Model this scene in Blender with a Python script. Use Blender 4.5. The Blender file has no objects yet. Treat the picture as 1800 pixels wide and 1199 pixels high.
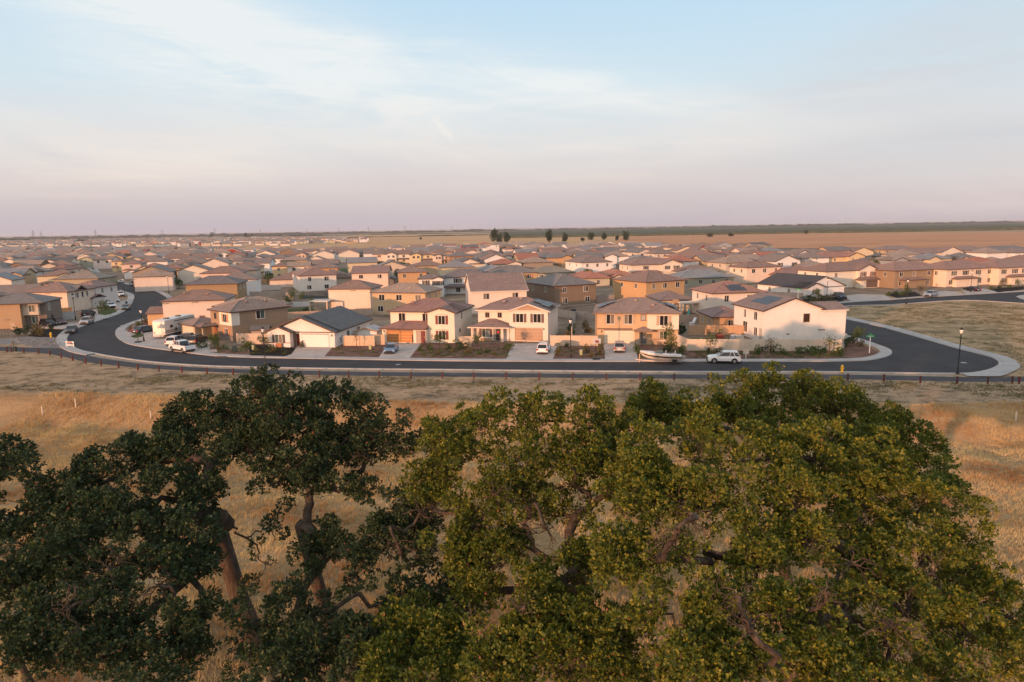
import bpy, bmesh, math, random
import numpy as np
from mathutils import Vector, Matrix
from mathutils.geometry import tessellate_polygon
sc = bpy.context.scene
col = sc.collection
R_ = math.radians
rnd = random.Random(7)
nr = np.random.RandomState(11)

# ------------------------------------------------------------------ camera
FOC, PITCH, ROLL, CAMH = 1200.0, R_(9.35), R_(0.9), 20.5
_F = Vector((0, math.cos(PITCH), -math.sin(PITCH)))
_R0 = Vector((1, 0, 0)); _U0 = Vector((0, math.sin(PITCH), math.cos(PITCH)))
_R = _R0*math.cos(ROLL) - _U0*math.sin(ROLL)
_U = _U0*math.cos(ROLL) + _R0*math.sin(ROLL)
cam_d = bpy.data.cameras.new('camera'); cam = bpy.data.objects.new('camera', cam_d); col.objects.link(cam)
cam_d.sensor_width = 36.0; cam_d.lens = FOC/1800*36; cam_d.clip_start = 0.5; cam_d.clip_end = 80000
m3 = Matrix((_R, _U, -_F)).transposed()
cam.matrix_world = Matrix.Translation((0, 0, CAMH)) @ m3.to_4x4()
sc.camera = cam

# ------------------------------------------------------------------ light
SUN_EL, SUN_AZ = R_(5.2), R_(38)          # azimuth the light travels towards, right of +Y
sun_dir = Vector((math.sin(SUN_AZ)*math.cos(SUN_EL), math.cos(SUN_AZ)*math.cos(SUN_EL), -math.sin(SUN_EL)))
sd = bpy.data.lights.new('sun', 'SUN'); sun = bpy.data.objects.new('sun', sd); col.objects.link(sun)
sd.energy = 4.5; sd.angle = R_(0.6); sd.color = (1.0, 0.475, 0.25)
sun.rotation_euler = sun_dir.to_track_quat('-Z', 'Y').to_euler(); sun.location = (-60, -80, 60)
sc.view_settings.view_transform = 'Standard'; sc.view_settings.look = 'None'
sc.view_settings.exposure = 0.0; sc.view_settings.gamma = 1.0
try:
    sc.view_settings.use_curve_mapping = False
except Exception:
    pass
sc.cycles.use_denoising = True
sc.cycles.max_bounces = 6; sc.cycles.diffuse_bounces = 3; sc.cycles.glossy_bounces = 2
sc.cycles.transmission_bounces = 2; sc.cycles.transparent_max_bounces = 4; sc.cycles.volume_bounces = 1

world = bpy.data.worlds.new('World'); sc.world = world; world.use_nodes = True
wt = world.node_tree; wt.nodes.clear()
def wn(t, **k):
    n = wt.nodes.new(t)
    for a, b in k.items(): setattr(n, a, b)
    return n
def wl(a, b): wt.links.new(a, b)
def setin(nt, sock, v):
    if hasattr(v, 'is_output'): nt.links.new(v, sock)
    else: sock.default_value = v
def MM(op, a, b=None, c=None, nt=None, clamp=False):
    for q in (a, b, c):
        if nt is None and hasattr(q, 'is_output'): nt = q.id_data
    nt = nt or wt
    n = nt.nodes.new('ShaderNodeMath'); n.operation = op; n.use_clamp = clamp
    setin(nt, n.inputs[0], a)
    if b is not None: setin(nt, n.inputs[1], b)
    if c is not None: setin(nt, n.inputs[2], c)
    return n.outputs[0]
def MIX(fac, a, b, nt=None, blend='MIX'):
    nt = nt or wt
    n = nt.nodes.new('ShaderNodeMix'); n.data_type = 'RGBA'; n.blend_type = blend
    setin(nt, n.inputs[0], fac)
    for s, v in ((n.inputs[6], a), (n.inputs[7], b)):
        if hasattr(v, 'is_output'): nt.links.new(v, s)
        else: s.default_value = (*v[:3], 1)
    return n.outputs[2]
def lin(r, g, b):
    return tuple(((c/255)/12.92 if c/255 <= 0.04045 else ((c/255+0.055)/1.055)**2.4) for c in (r, g, b))
tc = wn('ShaderNodeTexCoord')
sep = wn('ShaderNodeSeparateXYZ'); wl(tc.outputs['Generated'], sep.inputs[0])
X, Y, Z = sep.outputs
U_ = MM('ARCTAN2', X, Y); V_ = MM('ARCSINE', Z)
ramp = wn('ShaderNodeValToRGB'); wl(MM('MULTIPLY', V_, 1/0.9, clamp=True), ramp.inputs[0])
stops = [(0.0, (188, 177, 188)), (0.03, (199, 187, 192)), (0.07, (210, 201, 203)), (0.125, (212, 215, 220)), (0.19, (202, 220, 232)),
         (0.30, (186, 214, 236)), (0.5, (196, 209, 223)), (0.9, (198, 203, 212))]
el = ramp.color_ramp.elements
while len(el) < len(stops): el.new(0.5)
for e_, (p_, c_) in zip(el, stops):
    e_.position = p_/0.9; e_.color = (*lin(*c_), 1)
# wisps
comb = wn('ShaderNodeCombineXYZ'); wl(MM('MULTIPLY', U_, 2.2), comb.inputs[0]); wl(MM('ADD', MM('MULTIPLY', V_, 9.0), MM('MULTIPLY', U_, 1.3)), comb.inputs[1])
nz = wn('ShaderNodeTexNoise'); nz.inputs['Scale'].default_value = 1.6; nz.inputs['Detail'].default_value = 9; nz.inputs['Roughness'].default_value = 0.62; nz.inputs['Distortion'].default_value = 0.9
wl(comb.outputs[0], nz.inputs['Vector'])
comb2 = wn('ShaderNodeCombineXYZ'); wl(MM('MULTIPLY', U_, 1.6), comb2.inputs[0]); wl(MM('MULTIPLY', V_, 14.0), comb2.inputs[1]); comb2.inputs[2].default_value = 4.0
nz2 = wn('ShaderNodeTexNoise'); nz2.inputs['Scale'].default_value = 2.0; nz2.inputs['Detail'].default_value = 8; nz2.inputs['Roughness'].default_value = 0.6; nz2.inputs['Distortion'].default_value = 0.6
wl(comb2.outputs[0], nz2.inputs['Vector'])
def gauss(px, py, sx, sy, slope=0.0):
    """soft patch of cloud round the direction seen at photo pixel (px,py)"""
    d = (_F + _R*((px-900)/FOC) - _U*((py-599.5)/FOC)).normalized()
    u0 = math.atan2(d.x, d.y); v0 = math.asin(d.z)
    du = MM('SUBTRACT', U_, u0); dv = MM('SUBTRACT', MM('SUBTRACT', V_, v0), MM('MULTIPLY', du, slope))
    a = MM('MULTIPLY', du, 1/sx); b = MM('MULTIPLY', dv, 1/sy)
    q = MM('ADD', MM('MULTIPLY', a, a), MM('MULTIPLY', b, b))
    return MM('EXPONENT', MM('MULTIPLY', q, -1.0))
def sumc(*g):
    r = g[0]
    for k in g[1:]: r = MM('ADD', r, k)
    return r
wh = sumc(gauss(250, 50, .16, .075, -.2), gauss(420, 110, .22, .075, -.35), gauss(640, 165, .24, .06, -.25), gauss(930, 150, .32, .04, -.18),
          gauss(300, 285, .2, .035, .05), gauss(1150, 175, .2, .02, -.2), gauss(1350, 245, .28, .02, .12), gauss(1560, 155, .08, .012, .05), gauss(782, 230, .014, .006, -1.0),
          gauss(1060, 255, .16, .010, .05), gauss(-500, 120, .3, .05, -.2), gauss(2500, 150, .4, .05, .2))
n1 = MM('MULTIPLY', MM('SUBTRACT', nz.outputs[0], 0.27), 2.4, clamp=True)
n2 = MM('MULTIPLY', MM('SUBTRACT', nz2.outputs[0], 0.44), 3.4, clamp=True)
wf = MM('MULTIPLY', MM('MULTIPLY', wh, MM('ADD', MM('MULTIPLY', n1, 0.75), MM('MULTIPLY', n2, 0.6))), 0.95, clamp=True)
base = ramp.outputs[0]
warm = MM('SUBTRACT', 1.0, MM('MULTIPLY', V_, 5.0), clamp=True)
ccol = MIX(warm, lin(228, 233, 236), lin(236, 216, 204))
sky1 = MIX(wf, base, ccol)
# thin level streaks low down, greyish bank to the right
lowm = gauss(900, 300, 3.0, .05)
sky2 = MIX(MM('MULTIPLY', MM('MULTIPLY', n2, lowm), 0.35), sky1, lin(226, 208, 201))
gr = sumc(gauss(1650, 120, .2, .07, .1), gauss(1800, 260, .3, .04, 0))
sky3 = MIX(MM('MULTIPLY', MM('MULTIPLY', gr, MM('ADD', 0.35, MM('ADD', MM('MULTIPLY', n1, 0.4), MM('MULTIPLY', n2, 0.5)))), 0.95, clamp=True), sky2, lin(202, 203, 210))
# the side of the sky the sun is on: warmer and brighter, as at the end of a clear day
dsun = MM('ADD', MM('ADD', MM('MULTIPLY', X, -sun_dir.x), MM('MULTIPLY', Y, -sun_dir.y)), MM('MULTIPLY', Z, -sun_dir.z))
glow = MM('POWER', MM('MULTIPLY', MM('ADD', dsun, 0.25), 0.8, clamp=True), 3.0)
sky4 = MIX(MM('MULTIPLY', glow, MM('SUBTRACT', 1.0, MM('MULTIPLY', Z, 1.3), clamp=True)), sky3, (2.1, 1.5, 1.12))
sky5 = MIX(MM('GREATER_THAN', 0.0, Z), sky4, lin(150, 125, 112))
nish = wn('ShaderNodeTexSky'); nish.sky_type = 'NISHITA'; nish.sun_disc = False
nish.sun_elevation = SUN_EL; nish.sun_rotation = SUN_AZ + math.pi; nish.dust_density = 2.0
scaled = MIX(1.0, sky5, (11.8, 11.8, 11.6), blend='MULTIPLY')
fin = MIX(0.90, nish.outputs[0], scaled)
bg = wn('ShaderNodeBackground'); bg.inputs['Strength'].default_value = 0.1; wl(fin, bg.inputs[0])
out = wn('ShaderNodeOutputWorld'); wl(bg.outputs[0], out.inputs[0])

# ------------------------------------------------------------------ helpers
def ray(px, py):
    return _F + _R*((px-900)/FOC) - _U*((py-599.5)/FOC)
def G(px, py, z=0.0):
    """point of the level plane z seen at photo pixel (px,py)"""
    d = ray(px, py); t = (z-CAMH)/d.z
    return Vector((d.x*t, d.y*t, z))
def AT(px, py, dist):
    """point at ground distance dist (m along the view) seen at photo pixel"""
    d = ray(px, py); t = dist/d.y
    return Vector((d.x*t, dist, CAMH+d.z*t))
def PX(p):
    v = Vector(p)-Vector((0, 0, CAMH)); w = v.dot(_F)
    if w <= 0.1: return (-9999, -9999)
    return (900+FOC*v.dot(_R)/w, 599.5-FOC*v.dot(_U)/w)
def tag(o, label=None, cat=None, group=None, kind=None):
    if label: o['label'] = label
    if cat: o['category'] = cat
    if group: o['group'] = group
    if kind: o['kind'] = kind
    return o
def empty(name, loc, rz=0, label=None, cat=None, group=None):
    o = bpy.data.objects.new(name, None); o.location = loc; o.rotation_euler = (0, 0, rz); o.empty_display_size = 0.2
    col.objects.link(o); return tag(o, label, cat, group)
def link(name, me, mat=None, parent=None, loc=None, rz=None, color=None):
    o = bpy.data.objects.new(name, me); col.objects.link(o)
    if mat is not None and not me.materials: me.materials.append(mat)
    if parent is not None: o.parent = parent
    if loc is not None: o.location = loc
    if rz is not None: o.rotation_euler = (0, 0, rz)
    if color is not None: o.color = (*color, 1)
    return o
class MB:
    def __init__(s): s.v = []; s.f = []
    def quad(s, a, b, c, d):
        n = len(s.v); s.v += [tuple(a), tuple(b), tuple(c), tuple(d)]; s.f.append((n, n+1, n+2, n+3))
    def poly(s, pts):
        n = len(s.v); s.v += [tuple(p) for p in pts]; s.f.append(tuple(range(n, n+len(pts))))
    def box(s, x0, x1, y0, y1, z0, z1):
        n = len(s.v)
        s.v += [(x0,y0,z0),(x1,y0,z0),(x1,y1,z0),(x0,y1,z0),(x0,y0,z1),(x1,y0,z1),(x1,y1,z1),(x0,y1,z1)]
        s.f += [(n,n+3,n+2,n+1),(n+4,n+5,n+6,n+7),(n,n+1,n+5,n+4),(n+1,n+2,n+6,n+5),(n+2,n+3,n+7,n+6),(n+3,n,n+4,n+7)]
    def tube(s, pts, rad, seg=8, cap=True):
        rings = []
        P = [Vector(p) for p in pts]
        if not hasattr(rad, '__len__'): rad = [rad]*len(P)
        for i, p in enumerate(P):
            d = (P[min(i+1, len(P)-1)]-P[max(i-1, 0)]).normalized()
            a = d.orthogonal().normalized(); b = d.cross(a)
            if i and abs(d.z) < 2:
                a0 = rings[-1][1]; a = (a0-d*a0.dot(d)).normalized(); b = d.cross(a)
            n = len(s.v)
            for k in range(seg):
                t = 2*math.pi*k/seg; s.v.append(tuple(p+(a*math.cos(t)+b*math.sin(t))*rad[i]))
            rings.append((n, a))
        for i in range(len(P)-1):
            n, m = rings[i][0], rings[i+1][0]
            for k in range(seg):
                j = (k+1) % seg; s.f.append((n+k, n+j, m+j, m+k))
        if cap:
            s.f.append(tuple(rings[0][0]+k for k in reversed(range(seg)))); s.f.append(tuple(rings[-1][0]+k for k in range(seg)))
    def lathe(s, prof, seg=12, cx=0, cy=0, z0=0):
        n0 = len(s.v)
        for r, z in prof:
            for k in range(seg):
                t = 2*math.pi*k/seg; s.v.append((cx+r*math.cos(t), cy+r*math.sin(t), z0+z))
        for i in range(len(prof)-1):
            for k in range(seg):
                j = (k+1) % seg; s.f.append((n0+i*seg+k, n0+i*seg+j, n0+(i+1)*seg+j, n0+(i+1)*seg+k))
        s.f.append(tuple(n0+k for k in reversed(range(seg)))); s.f.append(tuple(n0+(len(prof)-1)*seg+k for k in range(seg)))
    def prism(s, prof, y0, y1, inset=None):
        """profile [(x,z)] in the xz plane extruded along y"""
        n = len(s.v); m = len(prof)
        s.v += [(x, y0, z) for x, z in prof] + [(x, y1, z) for x, z in prof]
        s.f.append(tuple(range(n, n+m))); s.f.append(tuple(reversed(range(n+m, n+2*m))))
        for i in range(m):
            j = (i+1) % m; s.f.append((n+j, n+i, n+m+i, n+m+j))
    def mesh(s, name, mat=None, smooth=False):
        me = bpy.data.meshes.new(name); me.from_pydata(s.v, [], s.f); me.update()
        if mat: me.materials.append(mat)
        if smooth: me.shade_smooth()
        return me
    def build(s, name, mat=None, parent=None, loc=None, rz=None, color=None, smooth=False):
        return link(name, s.mesh(name, mat, smooth), None, parent, loc, rz, color)

# ------------------------------------------------------------------ materials
def new_mat(name):
    m = bpy.data.materials.new(name); m.use_nodes = True
    nt = m.node_tree; b = nt.nodes['Principled BSDF']
    return m, nt, b
def noise(nt, scale, detail=5, rough=0.6, vec=None, dist=0, stretch=None):
    n = nt.nodes.new('ShaderNodeTexNoise'); n.inputs['Scale'].default_value = scale; n.inputs['Detail'].default_value = detail
    n.inputs['Roughness'].default_value = rough; n.inputs['Distortion'].default_value = dist
    t = nt.nodes.new('ShaderNodeTexCoord'); v = t.outputs['Object'] if vec is None else vec
    if stretch:
        mp = nt.nodes.new('ShaderNodeMapping'); mp.inputs['Scale'].default_value = stretch; nt.links.new(v, mp.inputs[0]); v = mp.outputs[0]
    nt.links.new(v, n.inputs['Vector']); return n.outputs[0]
def ramp_(nt, fac, stops):
    r = nt.nodes.new('ShaderNodeValToRGB'); nt.links.new(fac, r.inputs[0]); e = r.color_ramp.elements
    while len(e) < len(stops): e.new(0.5)
    for q, (p, c) in zip(e, stops): q.position = p; q.color = (*c, 1) if len(c) == 3 else c
    return r.outputs[0]
def bump(nt, b, h, strength=0.3, dist=0.02):
    n = nt.nodes.new('ShaderNodeBump'); n.inputs['Strength'].default_value = strength; n.inputs['Distance'].default_value = dist
    nt.links.new(h, n.inputs['Height']); nt.links.new(n.outputs[0], b.inputs['Normal'])
def obj_mat(name, rough=0.8, vary=0.12, scale=0.6, metallic=0.0, spec=0.3, bumps=None, dirt=None):
    """paint whose colour is the object's own colour, with uneven wear"""
    m, nt, b = new_mat(name)
    oi = nt.nodes.new('ShaderNodeObjectInfo')
    f = noise(nt, scale, 6, 0.65)
    lo, hi = 1-vary, 1+vary
    g = ramp_(nt, f, [(0.25, (lo, lo, lo)), (0.75, (hi, hi, hi))])
    c = MIX(1.0, oi.outputs['Color'], g, nt, 'MULTIPLY')
    if dirt:
        f2 = noise(nt, 2.2, 6, 0.7, stretch=(1, 1, 0.25))
        c = MIX(ramp_(nt, f2, [(0.55, (0, 0, 0)), (0.85, (dirt, dirt, dirt))]), c, (0.22, 0.17, 0.13), nt)
    nt.links.new(c, b.inputs['Base Color']); b.inputs['Roughness'].default_value = rough; b.inputs['Metallic'].default_value = metallic
    b.inputs['Specular IOR Level'].default_value = spec
    if bumps: bump(nt, b, noise(nt, bumps[0], 4), bumps[1], bumps[2])
    return m
STUCCO = obj_mat('stucco', 0.9, 0.07, 0.5, spec=0.15, bumps=(25, 0.35, 0.01), dirt=0.38)
PAINT = obj_mat('painted_trim', 0.6, 0.05, 1.0, spec=0.3)
CONC = obj_mat('concrete', 0.85, 0.14, 0.7, spec=0.2, bumps=(12, 0.3, 0.01), dirt=0.3)
CARP = obj_mat('car_paint', 0.28, 0.02, 1.0, metallic=0.15, spec=0.55)
METAL = obj_mat('metal', 0.4, 0.05, 2.0, metallic=0.5)
WOOD = obj_mat('fence_wood', 0.85, 0.22, 3.0, spec=0.15, bumps=(20, 0.3, 0.01))
def tile_mat():
    m, nt, b = new_mat('roof_tiles')
    oi = nt.nodes.new('ShaderNodeObjectInfo'); tcn = nt.nodes.new('ShaderNodeTexCoord')
    f1 = noise(nt, 0.35, 5, 0.6); f2 = noise(nt, 7.0, 3, 0.7)
    vor = nt.nodes.new('ShaderNodeTexVoronoi'); vor.inputs['Scale'].default_value = 2.6; nt.links.new(tcn.outputs['Object'], vor.inputs['Vector'])
    sp = nt.nodes.new('ShaderNodeSeparateColor'); nt.links.new(vor.outputs['Color'], sp.inputs[0])
    g = MM('ADD', MM('ADD', MM('MULTIPLY', f1, 0.45), MM('MULTIPLY', f2, 0.25)), MM('MULTIPLY', sp.outputs[0], 0.28), nt=nt)
    gg = ramp_(nt, g, [(0.25, (0.74, 0.74, 0.76)), (0.8, (1.3, 1.27, 1.24))])
    c = MIX(1.0, oi.outputs['Color'], gg, nt, 'MULTIPLY')
    s3 = nt.nodes.new('ShaderNodeSeparateXYZ'); nt.links.new(tcn.outputs['Object'], s3.inputs[0])
    w = MM('FRACT', MM('MULTIPLY', s3.outputs[2], 8.5, nt=nt), nt=nt)
    c = MIX(MM('MULTIPLY', MM('GREATER_THAN', 0.16, w, nt=nt), 0.38, nt=nt), c, (0.03, 0.02, 0.02), nt)
    nt.links.new(c, b.inputs['Base Color']); b.inputs['Roughness'].default_value = 0.75; b.inputs['Specular IOR Level'].default_value = 0.25
    bump(nt, b, MM('ADD', w, f2, nt=nt), 0.5, 0.05)
    return m
ROOFM = tile_mat()
def plain(name, c, rough=0.6, metallic=0.0, spec=0.4, vary=0.08, scale=3.0):
    m, nt, b = new_mat(name)
    g = ramp_(nt, noise(nt, scale, 4), [(0.3, tuple(x*(1-vary) for x in c)), (0.7, tuple(min(1, x*(1+vary)) for x in c))])
    nt.links.new(g, b.inputs['Base Color']); b.inputs['Roughness'].default_value = rough; b.inputs['Metallic'].default_value = metallic
    b.inputs['Specular IOR Level'].default_value = spec; return m
GLASS = obj_mat('window_glass', 0.08, 0.03, 1.0, spec=0.6)
CGLASS = plain('car_glass', (0.012, 0.014, 0.018), 0.06, spec=0.7)
RUBBER = plain('rubber', (0.02, 0.02, 0.021), 0.8)
CHROME = plain('wheel_alloy', (0.5, 0.5, 0.5), 0.3, 0.8)
BLACKM = plain('black_paint', (0.015, 0.015, 0.017), 0.5)
LAMPG = plain('frosted_lamp_glass', (0.75, 0.73, 0.68), 0.35)
REDL = plain('red_light_lens', (0.4, 0.02, 0.015), 0.25)
HEADL = plain('headlight_glass', (0.6, 0.6, 0.58), 0.15)
SOLAR = plain('solar_glass', (0.035, 0.038, 0.045), 0.35, 0.1, 0.4)
def ground_mat(name, cols, scale=0.15, fine=6.0, stretch=(1, 1, 1), rough=0.95, bs=0.4, bd=0.05):
    m, nt, b = new_mat(name)
    a = noise(nt, scale, 7, 0.65, stretch=stretch, dist=0.5); f = noise(nt, fine, 5, 0.7)
    g = MM('ADD', MM('MULTIPLY', a, 0.75), MM('MULTIPLY', f, 0.25))
    n = len(cols)
    nt.links.new(ramp_(nt, g, [(0.3+0.4*i/(n-1), c) for i, c in enumerate(cols)]), b.inputs['Base Color'])
    b.inputs['Roughness'].default_value = rough; b.inputs['Specular IOR Level'].default_value = 0.1
    bump(nt, b, f, bs, bd); return m
ASPHALT = ground_mat('asphalt', [(0.036, 0.035, 0.038), (0.052, 0.050, 0.053), (0.060, 0.058, 0.060), (0.082, 0.078, 0.078)], 0.2, 18, rough=0.85, bs=0.15, bd=0.01)
PATHM = ground_mat('path_asphalt', [(0.055, 0.054, 0.06), (0.075, 0.073, 0.078), (0.11, 0.10, 0.10)], 0.3, 14, rough=0.9, bs=0.15, bd=0.01)
WALK = ground_mat('sidewalk_concrete', [(0.32, 0.305, 0.29), (0.41, 0.39, 0.37), (0.50, 0.47, 0.445)], 0.4, 9, rough=0.85, bs=0.15, bd=0.01)
DRIVE = ground_mat('driveway_concrete', [(0.32, 0.265, 0.235), (0.46, 0.40, 0.36), (0.56, 0.49, 0.44)], 0.5, 7, rough=0.85, bs=0.15, bd=0.01)
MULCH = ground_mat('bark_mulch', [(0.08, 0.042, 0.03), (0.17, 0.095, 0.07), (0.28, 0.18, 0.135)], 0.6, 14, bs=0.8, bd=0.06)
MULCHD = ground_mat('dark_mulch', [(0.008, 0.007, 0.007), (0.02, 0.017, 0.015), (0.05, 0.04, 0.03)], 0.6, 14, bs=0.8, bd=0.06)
LAWN = ground_mat('lawn', [(0.035, 0.05, 0.015), (0.06, 0.085, 0.025), (0.11, 0.12, 0.05)], 0.5, 12, bs=0.8, bd=0.05)
DIRT = ground_mat('village_ground', [(0.07, 0.075, 0.035), (0.20, 0.145, 0.10), (0.30, 0.225, 0.16), (0.44, 0.37, 0.30)], 0.13, 3, bs=.8, bd=.2)
FIELDO = ground_mat('orange_field', [(0.42, 0.20, 0.105), (0.56, 0.285, 0.155), (0.64, 0.37, 0.22)], 0.012, 0.6, (0.6, 1.6, 1), bs=1.0, bd=1.2)
FIELDG = ground_mat('golden_field', [(0.40, 0.23, 0.12), (0.58, 0.35, 0.18), (0.66, 0.44, 0.25)], 0.012, 0.6, (0.5, 1.6, 1), bs=1.0, bd=1.2)
LOTG = ground_mat('dry_lot_grass', [(0.10, 0.10, 0.05), (0.19, 0.165, 0.085), (0.42, 0.29, 0.165), (0.56, 0.40, 0.24), (0.60, 0.45, 0.29)], 0.32, 2.2, (0.8, .8, 1), bs=1.0, bd=0.5)
GRAVEL = ground_mat('gravel_strip', [(0.22, 0.17, 0.13), (0.32, 0.26, 0.2), (0.42, 0.35, 0.28)], 0.5, 10)
BARK = None
def bark_mat():
    m, nt, b = new_mat('oak_bark')
    f = noise(nt, 5, 8, 0.7, stretch=(1, 1, 0.3)); f2 = noise(nt, 0.8, 4)
    c = ramp_(nt, MM('ADD', MM('MULTIPLY', f, 0.7), MM('MULTIPLY', f2, 0.3)), [(0.3, (0.022, 0.018, 0.015)), (0.5, (0.075, 0.056, 0.043)), (0.7, (0.17, 0.135, 0.105))])
    nt.links.new(c, b.inputs['Base Color']); b.inputs['Roughness'].default_value = 0.95; b.inputs['Specular IOR Level'].default_value = 0.1
    bump(nt, b, f, 0.9, 0.06); return m
BARK = bark_mat()
def leaf_mat(name, c0, c1, c2, trans=0.25):
    m, nt, b = new_mat(name)
    at = nt.nodes.new('ShaderNodeAttribute'); at.attribute_name = 'tone'; at.attribute_type = 'GEOMETRY'
    c = ramp_(nt, at.outputs['Fac'], [(0.0, c0), (0.5, c1), (0.93, c2), (1.0, (0.26, 0.10, 0.05))])
    nt.links.new(c, b.inputs['Base Color']); b.inputs['Roughness'].default_value = 0.5; b.inputs['Specular IOR Level'].default_value = 0.3
    tr = nt.nodes.new('ShaderNodeBsdfTranslucent'); nt.links.new(MIX(1.0, c, (1.3, 1.3, 0.7), nt, 'MULTIPLY'), tr.inputs[0])
    mx = nt.nodes.new('ShaderNodeMixShader'); mx.inputs[0].default_value = trans
    nt.links.new(b.outputs[0], mx.inputs[1]); nt.links.new(tr.outputs[0], mx.inputs[2])
    nt.links.new(mx.outputs[0], nt.nodes['Material Output'].inputs[0]); return m
LEAF_D = leaf_mat('dark_oak_leaves', (0.014, 0.028, 0.012), (0.034, 0.060, 0.024), (0.105, 0.130, 0.045), 0.2)
LEAF_O = leaf_mat('olive_oak_leaves', (0.026, 0.046, 0.008), (0.088, 0.118, 0.014), (0.28, 0.25, 0.036), .25)
LEAF_S = leaf_mat('shrub_leaves', (0.03, 0.055, 0.012), (0.075, 0.115, 0.025), (0.16, 0.19, 0.05))
LEAF_Y = leaf_mat('dry_shrub_leaves', (0.07, 0.05, 0.02), (0.15, 0.12, 0.05), (0.24, 0.19, 0.09))
GRASSM = leaf_mat('dry_grass', (0.30, 0.155, 0.07), (0.54, 0.35, 0.175), (0.68, 0.53, 0.32), 0.3)

# ------------------------------------------------------------------ ground
def interp(x, pts):
    if x <= pts[0][0]: p, q = pts[0], pts[1]
    elif x >= pts[-1][0]: p, q = pts[-2], pts[-1]
    else:
        for p, q in zip(pts, pts[1:]):
            if p[0] <= x <= q[0]: break
    t = (x-p[0])/(q[0]-p[0]); return p[1]+(q[1]-p[1])*t
BT = [(-300, 115), (-100, 93.5), (-68.4, 88.9), (-43.9, 85.4), (-18, 80.9), (-8, 79.4), (20, 76.8), (45, 74.8), (70, 74.8), (120, 78), (300, 90)]
from mathutils import noise as mnoise
def hground(x, y):
    yt = interp(x, BT)+1.5*mnoise.noise(Vector((x*.06, 3.1, 0)))
    if y > yt+3: return 0.0
    w = 7.0+1.6*mnoise.noise(Vector((x*.04, 9.2, 0)))
    t = min(1, max(0, (yt-y)/w)); s = t*t*(3-2*t)
    n = 0.35*mnoise.noise(Vector((x*.10, y*.13, .4)))+0.18*mnoise.noise(Vector((x*.4, y*.4, 1.4)))
    k = min(1, max(0, (yt+3-y)/3))
    return -2.5*s + n*(0.15*k+0.9*s)
def axis(lo, hi, step, far):
    a = list(np.arange(lo, hi+.01, step)); d = step*2; v = hi
    while v < far: v += d; a.append(v); d *= 1.5
    d = step*2; v = lo; b = []
    while v > -far: v -= d; b.append(v); d *= 1.5
    return b[::-1]+a
xs = axis(-110, 110, 1.0, 9000); ys = [v for v in axis(20, 98, 0.9, 9000)]
gv = [(x, y, hground(x, y)) for y in ys for x in xs]
nx = len(xs)
gf = [(j*nx+i, j*nx+i+1, (j+1)*nx+i+1, (j+1)*nx+i) for j in range(len(ys)-1) for i in range(nx-1)]
gm = bpy.data.meshes.new('ground'); gm.from_pydata(gv, [], gf); gm.shade_smooth()
at = gm.attributes.new('zone', 'FLOAT', 'POINT')
zv = []
for x, y, z in gv:
    yt = interp(x, BT)
    zv.append(min(1, max(0, (y-yt+1.2)/2.4)))
at.data.foreach_set('value', zv)
def ground_main():
    m, nt, b = new_mat('dry_grassland')
    a = noise(nt, 0.16, 9, 0.72, stretch=(0.35, 1.8, 1), dist=0.6); f = noise(nt, 1.6, 7, 0.75); f2 = noise(nt, 9, 4, 0.7)
    g = MM('ADD', MM('ADD', MM('MULTIPLY', a, 0.6), MM('MULTIPLY', f, 0.25)), MM('MULTIPLY', f2, 0.15))
    am = noise(nt, 0.5, 10, 0.8, stretch=(0.75, .85, 1), dist=0.4)
    g2 = MM('ADD', MM('MULTIPLY', am, 0.7), MM('MULTIPLY', a, 0.3))
    low = ramp_(nt, g, [(0.30, (0.20, 0.125, 0.065)), (0.42, (0.38, 0.25, 0.13)), (0.54, (0.52, 0.355, 0.19)), (0.68, (0.60, 0.44, 0.26))])
    mow = ramp_(nt, g2, [(0.39, (0.11, 0.10, 0.065)), (0.445, (0.25, 0.19, 0.125)), (0.50, (0.46, 0.325, 0.205)), (0.62, (0.60, 0.44, 0.295))])
    zn = nt.nodes.new('ShaderNodeAttribute'); zn.attribute_name = 'zone'
    nt.links.new(MIX(zn.outputs['Fac'], low, mow, nt), b.inputs['Base Color'])
    b.inputs['Roughness'].default_value = 1.0; b.inputs['Specular IOR Level'].default_value = 0.05
    bump(nt, b, MM('ADD', f, MM('MULTIPLY', f2, 0.4)), 1.0, 0.4); return m
gm.materials.append(ground_main())
g_o = link('ground', gm); tag(g_o, kind='structure')

def smooth(pts, n=6):
    P = [Vector(p) for p in pts]; out_ = []
    for i in range(len(P)-1):
        p0 = P[max(i-1, 0)]; p1 = P[i]; p2 = P[i+1]; p3 = P[min(i+2, len(P)-1)]
        for k in range(n):
            t = k/n
            out_.append(0.5*((2*p1)+(p2-p0)*t+(2*p0-5*p1+4*p2-p3)*t*t+(3*p1-p0-3*p2+p3)*t**3))
    out_.append(P[-1]); return out_
def wpts(px, z=0.0): return [G(a, b, z) for a, b in px]
def sheet(name, pts, z, mat, kind='structure', skirt=0.0):
    P = [Vector((p[0], p[1], z)) for p in pts]
    tris = tessellate_polygon([P]); mb = MB(); mb.v = [tuple(p) for p in P]
    for a, b, c in tris:
        n = (P[b]-P[a]).cross(P[c]-P[a])
        mb.f.append((a, b, c) if n.z > 0 else (a, c, b))
    if skirt:
        m = len(P)
        mb.v += [(p.x, p.y, z-skirt) for p in P]
        for i in range(m):
            j = (i+1) % m; mb.f.append((i, j, m+j, m+i))
    return tag(mb.build(name, mat), kind=kind)
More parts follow.
